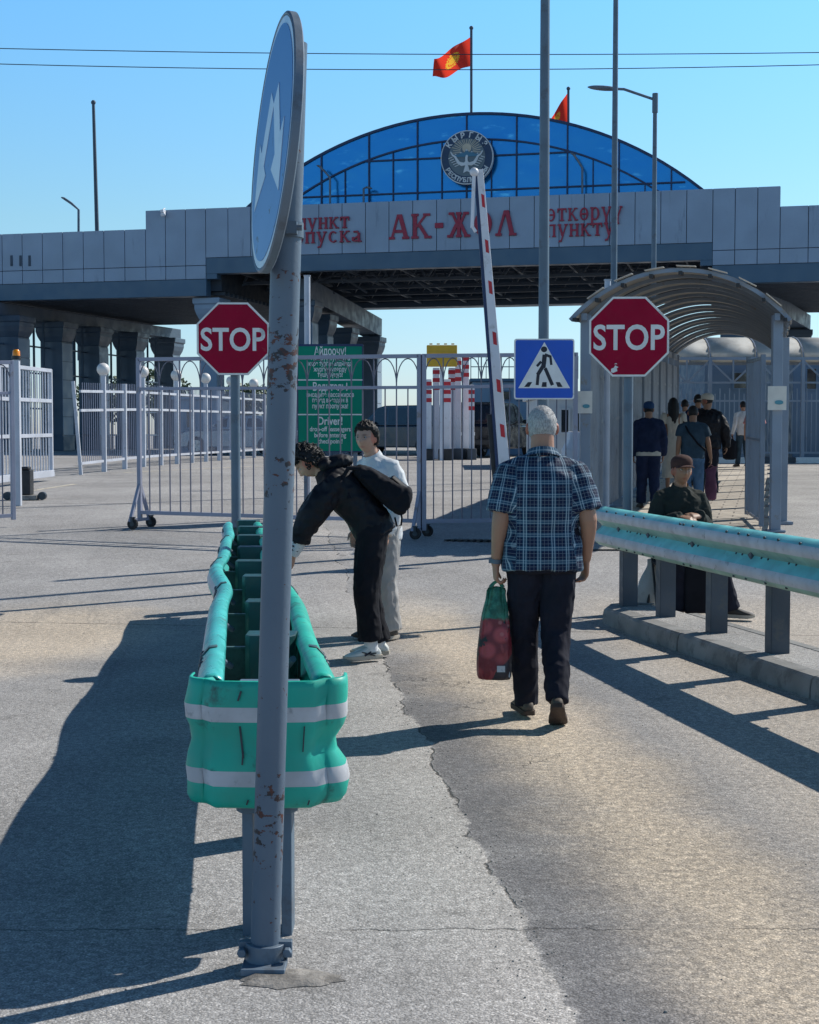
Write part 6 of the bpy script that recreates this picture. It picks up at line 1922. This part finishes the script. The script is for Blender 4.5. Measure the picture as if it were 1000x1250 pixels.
        if kind in ('short', 'receding', 'tousled', 'curly') and detail:
            rnd = random.Random(11); cnt_ = 0; lim = 2600 if voxel < .008 else 500
            while cnt_ < lim:
                d = V((rnd.gauss(0, 1), rnd.gauss(0, 1), rnd.gauss(.25, 1))).normalized(); p = head_point(d)
                line = .058 if d.y > .35 else (-.008 if d.y > -.05 else -.070)
                if .35 >= d.y > .05: line = .058 + (-.015 - .058) * ((.35 - d.y) / .30)
                if p.z < line + rnd.uniform(-.006, .006): continue
                cnt_ += 1
                L = rnd.uniform(.008, .018) * {'short': .8, 'receding': .8, 'tousled': 1.1, 'curly': 1.4}[kind]
                base_ = p + d * (.001 if p.z < .03 and kind in ('short', 'receding') else th * .75)
                comb = V((rnd.gauss(0, .25), rnd.gauss(0, .25) + (.5 if kind == 'tousled' and d.y > 0 else 0), -.55 if p.z < .06 else -.15 + rnd.gauss(0, .3)))
                tip = base_ + (d * .75 + comb).normalized() * L
                sd__ = d.cross(V((rnd.gauss(0, 1), rnd.gauss(0, 1), rnd.gauss(0, 1)))).normalized() * .0011
                mb.add([HM @ (base_ - sd__), HM @ (base_ + sd__), HM @ tip], [(0, 1, 2)])
        mb.build('hair', hm_, body, smooth=60)
    if cap:
        cm, brim = cap[0], cap[1]
        mb = MB(); vs, rs = [], []
        n = 32
        for z, k in ((.018, 1.10), (.035, 1.12), (.06, 1.13), (.085, 1.08), (.105, .90), (.119, .62), (.126, .30), (.128, .03)):
            rs.append([HM @ V((.080 * k * math.cos(a), -.006 + .099 * k * math.sin(a), z + .010 + .012 * (math.sin(a) if z < .03 else 0) + (.004 * noise.noise(V((math.cos(a) * 2, math.sin(a) * 2, z * 20)))))) for a in (2 * PI * i / n for i in range(n))])
        mb.rings(rs); cp = mb.build('cap', cm, body, smooth=60)
        mb = MB(); top_, bot = [], []
        for i in range(13):
            a = R(25 + 130 * i / 12); top_.append((.084 * math.cos(a), .105 * math.sin(a)))
        outer = [(.082 * math.cos(R(20 + 140 * i / 12)), .105 + .075 * math.sin(PI * i / 12) ** .7 - .035 * (1 - math.sin(PI * i / 12))) for i in range(13)]
        rs = []
        for dz in (.0, .006):
            for ring in (top_, outer):
                rs.append([HM @ V((x, y, .040 + dz - (.012 if ring is outer else 0) - .10 * x * x / .08)) for x, y in ring])
        mb.rings([rs[0], rs[1], rs[3], rs[2], rs[0]], cap=False, close=False); mb.build('brim', brim, cp, smooth=50)
    if shoes:
        for a, (um, so) in zip('lr', shoes):
            shoe('shoe', body, T['a' + a], T['f' + a], T['u' + a], um, so, s)
    return body, M, T, HM, s

# the walking man in the plaid shirt, seen from behind
zb = 0.0
man, M, T, HM, s = person('white-haired man in dark plaid shirt walking away with a carrier bag', (.735, 8.15, zb), 0, 1.755,
    dict(hl=(-.09, 0, .90), hr=(.09, 0, .90), kl=(-.095, .10, .50), kr=(.078, .02, .50), al=(-.072, .15, .105), ar=(.068, -.19, .165), fl=(-.18, 1, .02), fr=(.12, 1, -.62), ur=(0, .6, 1),
         chest=(0, .0, 1.26), neck=(0, -.005, 1.47), head=(.0, .04, 1.635), sl=(-.185, -.01, 1.40), sr=(.185, -.01, 1.40), el=(-.235, -.05, 1.12), er=(.252, -.06, 1.13), wl=(-.255, .0, .89), wr=(.25, .05, .91),
         hdl=(.02, .06, -1), hdr=(-.05, .2, -1), pnl=(1, .1, 0), pnr=(-1, -.35, 0), curll=1.25, curlr=.75), skin=skin_tan,
    top=dict(mat=plaid, sleeve=.40, loose=1.08, hem=.10, plaid=True, fold=.019, fs=(9, 9, 5), collar=True, sr=.98, hipw=.178), trousers=dict(mat=c_trous, loose=.90, hip=1.16, cuff=.90, upl=-.08, upr=-.04),
    shoes=((shoe_b, sole_d), (shoe_b, sole_d)), hair=('short', hair_w), build=1.14, voxel=.006, belly=.03)
# cuffs show skin: wrist watch on the left wrist
mb = MB(); wl = T['wl'].lerp(T['el'], .06); ax = (T['wl'] - T['el']).normalized()
mb.tube([wl - ax * .012, wl + ax * .012],   .035, 18); mb.box(wl + V((-.036, 0, 0)), (.010, .030, .030)); mb.build('wrist_watch', galv, man, smooth=40)

# carrier bag hanging from his left hand
hp = T['wl'] + V((.012, .02, -.105))
bt_ = thing('carrier_bag', 'tall red fruit-print carrier bag with green top hanging from the walking man\'s left hand', 'bag', (hp.x - .02, hp.y, hp.z - .55))
bo = V((hp.x - .02, hp.y, hp.z - .55))
rs = []
for z, w, d, ox in ((.0, .080, .055, .0), (.012, .096, .066, .0), (.10, .100, .066, .0), (.20, .095, .058, .003), (.32, .080, .046, .006), (.42, .064, .030, .010), (.48, .052, .018, .012), (.525, .058, .010, .014)):
    rs.append([bo + V((ox + w * math.copysign(abs(math.cos(a)) ** .55, math.cos(a)) + .014 * noise.noise(V((math.cos(a) * 3, z * 10, math.sin(a) * 2))), d * math.copysign(abs(math.sin(a)) ** .6, math.sin(a)) + .026 * noise.noise(V((math.cos(a) * 4, z * 9 + math.cos(a) * 2, math.sin(a) * 2 + 3))), z + .02 * noise.noise(V((math.cos(a) * 3, 7, 1))) * (z > .4))) for a in (2 * PI * k / 40 for k in range(40))])
mb = MB(); mb.rings(rs); bg_o = mb.build('bag_body', bag_print, bt_, smooth=60, sub=1)
mb = MB()
for dx in (-.035, .035):
    mb.tube([bo + V((.014 + dx, -.008, .515)), bo + V((.016 + dx * .5, -.004, .54)), hp + V((.0, 0, .004)), bo + V((.016 + dx * .5, .006, .54)), bo + V((.014 + dx, .010, .515))], [.012, .009, .008, .009, .012], 8)
mb.build('handle', bag_print, bt_, smooth=True)
mb = MB(); mb.beam(bo + V((.083, -.052, .02)), bo + V((.060, -.026, .36)), .008, .004, up=(0, 1, 0)); mb.box(bo + V((.035, -.0725, .07)), (.045, .003, .035)); mb.build('white_piping', stripe, bt_)

# the person bending over the guardrail, one foot up on it, seen from the side
bx0, by0 = -.29, 10.4
bent, M, T, HM, s = person('person with curly black hair in black jacket bending down over the median guardrail', (bx0, by0, 0), 90, 1.75,
    dict(pelvis=(.04, -.03, .95), waist=(.04, .04, 1.07), chest=(.04, .18, 1.22), neck=(.04, .32, 1.345), head=(.03, .425, 1.41),
         sl=(-.13, .25, 1.28), sr=(.20, .26, 1.29), el=(-.16, .41, 1.01), er=(.22, .43, 1.02), wl=(-.08, .53, .76), wr=(.15, .55, .78),
         hl=(-.05, -.03, .93), hr=(.12, -.03, .93), kl=(-.06, .02, .50), kr=(.12, .01, .50), al=(-.05, -.02, .105), ar=(.16, -.07, .105), fl=(-.45, .9, 0), fr=(.2, 1, 0),
         lat=(1, 0, 0), hdl=(.2, .35, -.9), hdr=(-.2, .35, -.9), pnl=(.6, .3, .0), pnr=(-.6, .3, .0), curl=.7), skin=skin_fair,
    top=dict(mat=c_jacket, sleeve=1.0, loose=1.10, hem=.07, fold=.022, fs=(9, 9, 9), name='jacket', sr=1.42, cuff_up=.42), trousers=dict(mat=c_black, loose=1.12, cuff=1.18, upl=.13, upr=.05),
    shoes=((shoe_w, sole_l), (shoe_w, sole_l)), hair=('curly', hair_k), head=(8, -48, 0), voxel=.007, face=True)
for a in 'lr':
    ax = (T['k' + a] - T['a' + a]).normalized()
    mb = MB(); mb.tube([T['a' + a] - ax * .03, T['a' + a] + ax * .13], [.047, .050], 16); mb.build('sock', c_white, bent, smooth=40)
    mb = MB(); mb.tube([T['w' + a].lerp(T['e' + a], .6), T['w' + a].lerp(T['e' + a], .3) + V((.004, 0, 0)), T['w' + a].lerp(T['e' + a], .02)], [.054, .050, .040], 18); sv = mb.build('inner_sleeve', c_white, bent, smooth=60)
    if a == 'l':
        for k in range(3):
            c = T['wl'].lerp(T['el'], .34 - .10 * k) + V((.0, -.049 + .002 * k, 0)); mb = MB()
            mb.beam(c + V((-.030, .008, .008)), c + V((.026, .008, -.004)), .013, .016, up=(0, 1, 0)); mb.build('sleeve_mark', signblack, sv)
c = T['al'] + V((-.02, -.051, .055))
for k in range(3):
    mb = MB(); mb.beam(c + V((-.002 + .016 * k, 0, -.012)), c + V((-.010 + .016 * k, 0, .004 + .008 * k)), .009, .008, up=(0, 1, 0)); mb.build('sock_stripe', signblack, bent)
f_ = (Matrix.Rotation(R(90), 3, 'Z') @ V((-.45, .9, 0))).normalized(); l_ = V((f_.y, -f_.x, 0))
if l_.y > 0: l_ = -l_
c = T['al'] + f_ * .04 + l_ * .040 + V((0, 0, -.045)); mb = MB()
for p_, q_ in (((-.05, -.012), (.05, .018)), ((-.02, .018), (.03, -.012)), ((.03, .0), (-.06, .005))):
    mb.beam(c + f_ * p_[0] + V((0, 0, p_[1])), c + f_ * q_[0] + V((0, 0, q_[1])), .007, .010, up=l_)
mb.build('shoe_mark', signblack, bent)
# hood bunched at the nape
mb = MB(); c = T['neck'] + V((.10, -.02, .06))
mb.ell(c, (.11, .10, .055), Matrix.Rotation(R(-12), 3, 'Y'), 20, 12); mb.ell(c + V((-.07, -.02, -.015)), (.07, .10, .05), None, 18, 10)
hm = fuse(mb, V((bx0, by0, 0)), .008, 4); displace(hm, fold_fn(.02, (14, 14, 14), 1.0)); put('hood', hm, c_jacket, bent)
# backpack
bpk = thing('backpack', 'black backpack on the back of the bending person, with a hanging strap loop', 'backpack', (-.17, 10.36, 1.05))
Bm = Matrix.Translation((-.215, 10.37, 1.20)) @ Matrix.Rotation(R(43), 4, 'Y')
mb = MB(); rs = []
for x, w, d, lift in ((-.235, .06, .02, .0), (-.225, .105, .035, .005), (-.15, .130, .055, .015), (-.02, .145, .075, .030), (.10, .150, .092, .048), (.185, .148, .098, .060), (.215, .135, .085, .060), (.228, .10, .06, .055)):
    rs.append([Bm @ V((x - .05 * max(0, math.sin(a)) * (x > .1), w * math.copysign(abs(math.cos(a)) ** .45, math.cos(a)), .012 + lift + d * math.copysign(abs(math.sin(a)) ** .5, math.sin(a)))) for a in (2 * PI * k / 36 for k in range(36))])
mb.rings(rs); me = fuse(mb, WL[bpk.name], .007, 3); displace(me, fold_fn(.020, (11, 11, 11), 5.0)); put('pack_body', me, c_black, bpk)
mb = MB(); mb.rings([[Bm @ V((x, w * math.cos(a), .138 + .05 * x + d * math.sin(a))) for a in (2 * PI * k / 20 for k in range(20))] for x, w, d in ((-.01, .03, .008), (.0, .10, .022), (.12, .11, .026), (.16, .05, .010))]); mb.build('front_pocket', c_jacket, bpk, smooth=True)
mb = MB()
mb.tube([Bm @ V(p) for p in ((.17, -.10, .03), (.24, -.11, -.02), (.27, -.11, -.06), (.255, -.11, -.085), (.20, -.12, -.05))], .007, 8)
mb.build('hanging_loop', c_black, bpk, smooth=True)
for sy in (-.11, .13): mb = MB(); mb.tube([Bm @ V((-.21, sy, .03)), Bm @ V((-.27, sy, -.02)), Bm @ V((-.25, sy, -.10)), Bm @ V((-.12, sy * 1.15, -.17))], .016, 8); mb.build('strap', c_black, bpk, smooth=True)

# young man in white behind
ym, M, T, HM, s = person('young man with short dark hair in a white shirt behind the bending person', (-.225, 11.5, 0), 130, 1.715,
    dict(head=(-.02, .16, 1.61), neck=(-.01, .09, 1.455), chest=(0, .035, 1.26), sl=(-.17, .03, 1.41), sr=(.17, .03, 1.41), wl=(-.20, .10, .88), wr=(.20, .10, .88)), skin=skin_fair, build=.95,
    top=dict(mat=c_white, sleeve=1.0, loose=1.10, hem=.15, fold=.02, fs=(9, 9, 6), collar=True, sr=1.2), trousers=dict(mat=c_grey, loose=1.16, cuff=1.2),
    shoes=((shoe_d, sole_l), (shoe_d, sole_d)), hair=('tousled', hair_k), head=(22, -4, 0), voxel=.006, face=True)
mb = MB()
for sx in (-1, 1):
    mb.tube([HM @ V((sx * .031 + .020 * math.cos(a), .092, .008 + .016 * math.sin(a))) for a in (2 * PI * k / 16 for k in range(17))], .0012, 5, cap=False)
    mb.tube([HM @ V((sx * .051, .091, .012)), HM @ V((sx * .076, .01, .014))], .0012, 5)
mb.tube([HM @ V((-.011, .093, .012)), HM @ V((.011, .093, .012))], .0012, 5); mb.build('glasses', galv, ym)

# seated man with a brown cap behind the island guardrail
sx0, sy0 = 2.36, 12.95
se, M, T, HM, s = person('seated man in brown cap and dark jacket facing the camera behind the island guardrail', (sx0, sy0, terr(12.95)), 186, 1.80,
    dict(pelvis=(0, 0, .56), waist=(0, .01, .69), chest=(0, .04, .89), neck=(0, .06, 1.09), head=(0, .11, 1.24), sl=(-.17, .05, 1.03), sr=(.17, .05, 1.03), el=(-.215, .08, .76), er=(.225, .10, .76), wl=(-.10, .30, .86), wr=(.08, .33, .85),
         hl=(-.09, .02, .53), hr=(.09, .02, .53), kl=(-.22, .38, .56), kr=(.10, .42, .54), al=(-.36, .34, .10), ar=(.10, .40, .10), fl=(-.9, .5, 0), fr=(.2, 1, 0), hdl=(.9, .35, .1), hdr=(-.8, .45, -.1), pnl=(0, -.6, -.9), pnr=(0, -.5, -.9), curl=.6), skin=skin_brown,
    top=dict(mat=c_olive, sleeve=1.0, loose=1.12, hem=.05, fold=.024, fs=(10, 10, 8), name='jacket', collar=True, sr=1.2), trousers=dict(mat=c_trous, loose=1.1, cuff=1.1),
    shoes=((shoe_d, sole_l), (shoe_d, sole_d)), hair=('short', hair_k), cap=(c_brown, c_brown), head=(4, 2, 0), build=.93, voxel=.007, face=True)
zs = terr(12.95)
t = thing('folding_chair', 'dark folding chair under the seated man behind the island guardrail', 'chair', (sx0, sy0 + .02, zs))
mb = MB(); mb.box((sx0 + .02, sy0 + .02, zs + .46), (.46, .42, .03)); mb.build('seat', c_black, t, bevel=.012)
mb = MB(); mb.box((sx0 + .02, sy0 + .27, zs + .70), (.44, .03, .22)); mb.build('backrest', c_black, t, bevel=.012)
for sx in (-1, 1):
    mb = MB(); mb.tube([(sx0 + .02 + sx * .22, sy0 - .20, zs + .0), (sx0 + .02 + sx * .22, sy0 + .10, zs + .44), (sx0 + .02 + sx * .22, sy0 + .28, zs + .82)], .012, 8); mb.build('leg', blackp, t, smooth=True)
    mb = MB(); mb.tube([(sx0 + .02 + sx * .20, sy0 + .24, zs), (sx0 + .02 + sx * .20, sy0 - .16, zs + .43)], .012, 8); mb.build('leg', blackp, t, smooth=True)
p = at(853, 716, 12.5)
t = thing('black_case', 'black rectangular case standing in front of the seated man', 'case', (p.x, 12.5, .0))
mb = MB(); mb.box((p.x, 12.5, .0 + .32), (.26, .17, .46)); mb.build('body', c_black, t, bevel=.02)
for sx in (-1, 1): mb = MB(); mb.tube([(p.x + sx * .10, 12.5, .0), (p.x + sx * .10, 12.5, .10)], .012, 8); mb.build('foot', blackp, t)
mb = MB(); mb.tube([(p.x - .06, 12.5, .54), (p.x - .06, 12.5, .58), (p.x + .06, 12.5, .58), (p.x + .06, 12.5, .54)], .008, 8); mb.build('handle', blackp, t)
a, b = at(789, 742, 13.0), at(805, 660, 13.15)
t = thing('walking_stick', 'dark walking stick leaning behind the first guardrail post of the island', 'walking stick', (a.x, a.y, .0))
mb = MB(); mb.tube([(a.x, a.y, .005), (b.x, b.y, .80), (b.x + .02, b.y, .87)], .013, 10); mb.build('shaft', blackp, t, smooth=True)
mb = MB(); mb.tube([(b.x + .02, b.y, .86), (b.x + .04, b.y, .895), (b.x + .09, b.y, .89)], .015, 10); mb.build('handle', blackp, t, smooth=True)
mb = MB(); mb.tube([(a.x, a.y, .0), (a.x + .003, a.y, .03)], .018, 10); mb.build('rubber_tip', rubber, t)
t_p = at(798, 705, 13.0)
mb = MB()
rs = []
for z, w, d in ((0, .05, .04), (.02, .11, .07), (.12, .14, .09), (.24, .12, .07), (.31, .07, .04), (.36, .03, .015), (.40, .05, .02)):
    rs.append([V((t_p.x + w * math.cos(a) + .02 * noise.noise(V((math.cos(a) * 2, math.sin(a) * 2, z * 8))), 13.1 + d * math.sin(a), .005 + z * 1.25)) for a in (2 * PI * k / 24 for k in range(24))])
mb.rings(rs); o = mb.build('plastic_bag', plasticbag_m, org=(t_p.x, 13.1, .0), smooth=True, sub=1)
tag(o, 'crumpled white plastic bag on the pavement beside the walking stick', 'plastic bag')

# people in the walkway
def wpos(px, Y): return (at(px, 531, Y).x, Y, tg(Y) + .006)
GRP = None
bcm, _, T_, _, _ = person('man in blue cap and dark navy jacket walking away behind the right STOP post', wpos(792, 23.2), -4, 1.66,
       dict(kl=(-.10, .05, .5), al=(-.11, .06, .095), ar=(.11, -.08, .10)), skin=skin_brown, top=dict(mat=c_navy, sleeve=1.0, loose=1.12, hem=.03, fold=.02, name='jacket', sr=1.15), trousers=dict(mat=c_navy, loose=1.08),
       shoes=((shoe_d, sole_d), (shoe_d, sole_d)), hair=('short', hair_k), cap=(c_blue, c_blue), build=1.08, voxel=.010)
mb = MB(); dn_ = V((0, 0, -1)); torso(mb, [(T_['pelvis'] + dn_ * .075, .195, .150), (T_['pelvis'] + dn_ * .04, .198, .153), (T_['pelvis'], .19, .148)], T_['lat']); mb.build('shirt_hem', c_cream, bcm, smooth=60)
vp = wpos(846, 22.3)
_, M, T, HM, s = person('dark-haired man in slate vest with crossbody strap, carrying a purple bag', vp, -3, 1.62,
       dict(kr=(.10, .05, .5), ar=(.11, .06, .095), al=(-.11, -.08, .10), er=(.25, .0, 1.14), wr=(.31, .10, .90)), skin=skin_brown, top=dict(mat=c_slate, sleeve=.28, loose=1.08, hem=.06, fold=.015, name='vest'), trousers=dict(mat=c_denim, loose=1.06),
       shoes=((shoe_d, sole_d), (shoe_d, sole_l)), hair=('short', hair_k), build=1.04, voxel=.009)
mb = MB()
pts = [T['sl'] + V((.03, .02, .06)), T['chest'] + V((-.10, -.155, .06)), T['waist'] + V((.05, -.16, .05)), T['pelvis'] + V((.17, -.10, .08)), T['pelvis'] + V((.19, .05, .05))]
mb.tube(pts, .014, 8)
sb = mb.build('shoulder_strap', c_black, [o for o in bpy.data.objects if o.get('label', '').startswith('dark-haired man in slate')][0], smooth=True)
hp = T['wr'] + V((.01, .02, -.12))
t = thing('tote_bag', 'dark purple tote bag hanging from the right hand of the man in the slate vest', 'bag', (hp.x, hp.y, hp.z - .50))
mb = MB(); rs = []
for z, w, d in ((-.52, .05, .04), (-.50, .085, .06), (-.32, .092, .065), (-.14, .070, .045), (-.06, .085, .03), (-.03, .10, .018)):
    rs.append([hp + V((w * math.cos(a) + .012 * noise.noise(V((math.cos(a) * 2, z * 10, math.sin(a)))), d * math.sin(a), z + (.03 * math.cos(a) if z > -.1 else 0))) for a in (2 * PI * k / 24 for k in range(24))])
mb.rings(rs); mb.build('bag_body', c_purple, t, smooth=True)
mb = MB(); mb.tube([hp + V((-.07, 0, -.06)), hp + V((-.03, 0, -.01)), hp + V((0, 0, .01)), hp + V((.03, 0, -.01)), hp + V((.07, 0, -.05))], .008, 8); mb.build('handle', c_purple, t, smooth=True)
person('man in beige cap and black jacket looking left, walking into the walkway', wpos(863, 25.6), -3, 1.79,
       dict(kl=(-.10, .05, .5), al=(-.11, .06, .095), ar=(.11, -.08, .10), el=(-.27, -.03, 1.14), er=(.30, -.02, 1.14), wr=(.34, .05, .88)), skin=skin_brown, top=dict(mat=c_jacket, sleeve=1.0, loose=1.18, hem=.12, fold=.026, name='jacket', sr=1.25), trousers=dict(mat=c_trous, loose=1.1),
       shoes=((shoe_d, sole_d), (shoe_d, sole_d)), hair=('short', hair_k), cap=(c_cream, c_cream), head=(62, 0, 0), build=1.16, voxel=.010)
person('woman with long black hair in a cream short-sleeved dress', wpos(822, 27.0), 0, 1.72,
       dict(el=(-.22, -.02, 1.14), er=(.22, -.02, 1.14)), skin=skin_brown, dress=dict(mat=c_cream, len=.28), shoes=((shoe_d, sole_d), (shoe_d, sole_d)), hair=('long', hair_k), build=.92, voxel=.010)
person('person with short black hair half hidden between the woman and the beige-capped man', wpos(836, 31.5), 0, 1.70,
       skin=skin_brown, top=dict(mat=c_white, sleeve=.4, hem=.06), trousers=dict(mat=c_trous), shoes=((shoe_d, sole_d), (shoe_d, sole_d)), hair=('short', hair_k), voxel=.011)
person('dark-haired person mostly hidden behind the beige-capped man', wpos(852, 29.0), 0, 1.80,
       skin=skin_brown, top=dict(mat=c_navy, sleeve=1.0, hem=.06), trousers=dict(mat=c_trous), shoes=((shoe_d, sole_d), (shoe_d, sole_d)), hair=('short', hair_k), voxel=.011)
wp = wpos(907, 37.4)
_, M, T, HM, s = person('boy in white shirt and dark trousers at the far end of the walkway', wp, 10, 1.66,
       dict(kl=(-.09, .06, .5), al=(-.10, .09, .095), ar=(.10, -.12, .11), wl=(-.27, .05, .90)), skin=skin_tan, top=dict(mat=c_white, sleeve=1.0, loose=1.06, hem=.10, fold=.018), trousers=dict(mat=c_slate, loose=1.0), shoes=((shoe_d, sole_d), (shoe_d, sole_d)), hair=('short', hair_k), build=.94, voxel=.010)
hp = T['wl'] + V((-.07, -.05, -.09))
t = thing('sports_bag', 'black holdall hanging from the left hand of the boy in the white shirt', 'bag', (hp.x, hp.y, hp.z - .6))
mb = MB(); rs = []
for z, w, d in ((-.58, .09, .06), (-.54, .17, .11), (-.30, .20, .13), (-.12, .15, .10), (-.05, .06, .05)):
    rs.append([hp + V((w * math.cos(a) + .03 * noise.noise(V((math.cos(a) * 2, z * 6, math.sin(a) * 2))), d * math.sin(a), z)) for a in (2 * PI * k / 22 for k in range(22))])
mb.rings(rs); mb.build('bag_body', c_black, t, smooth=True)
mb = MB(); mb.tube([hp + V((-.10, 0, -.12)), hp + V((-.02, 0, .06)), hp + V((.06, 0, .0)), hp + V((.09, 0, -.12))], .014, 8); mb.build('handle', c_black, t, smooth=True)
person('person in dark vest over pink top and light grey trousers beside the boy', wpos(921, 36.4), -8, 1.62,
       dict(head=(0, .10, 1.50), kl=(-.09, .05, .5), ar=(.1, -.06, .1)), skin=skin_tan, top=dict(mat=c_pink, sleeve=.4, hem=.16, loose=1.05), trousers=dict(mat=c_grey, loose=1.05), shoes=((shoe_d, sole_d), (shoe_d, sole_d)), hair=('short', hair_k), voxel=.010)
vx = [o for o in bpy.data.objects if o.get('label', '').startswith('person in dark vest')][0]
mb = MB(); c = V(wpos(921, 36.4)); torso(mb, [(c + V((0, 0, .98)), .175, .145), (c + V((0, 0, 1.15)), .185, .155), (c + V((0, 0, 1.30)), .18, .14), (c + V((0, 0, 1.38)), .12, .09)], (1, 0, 0)); mb.build('vest', c_black, vx, smooth=60)
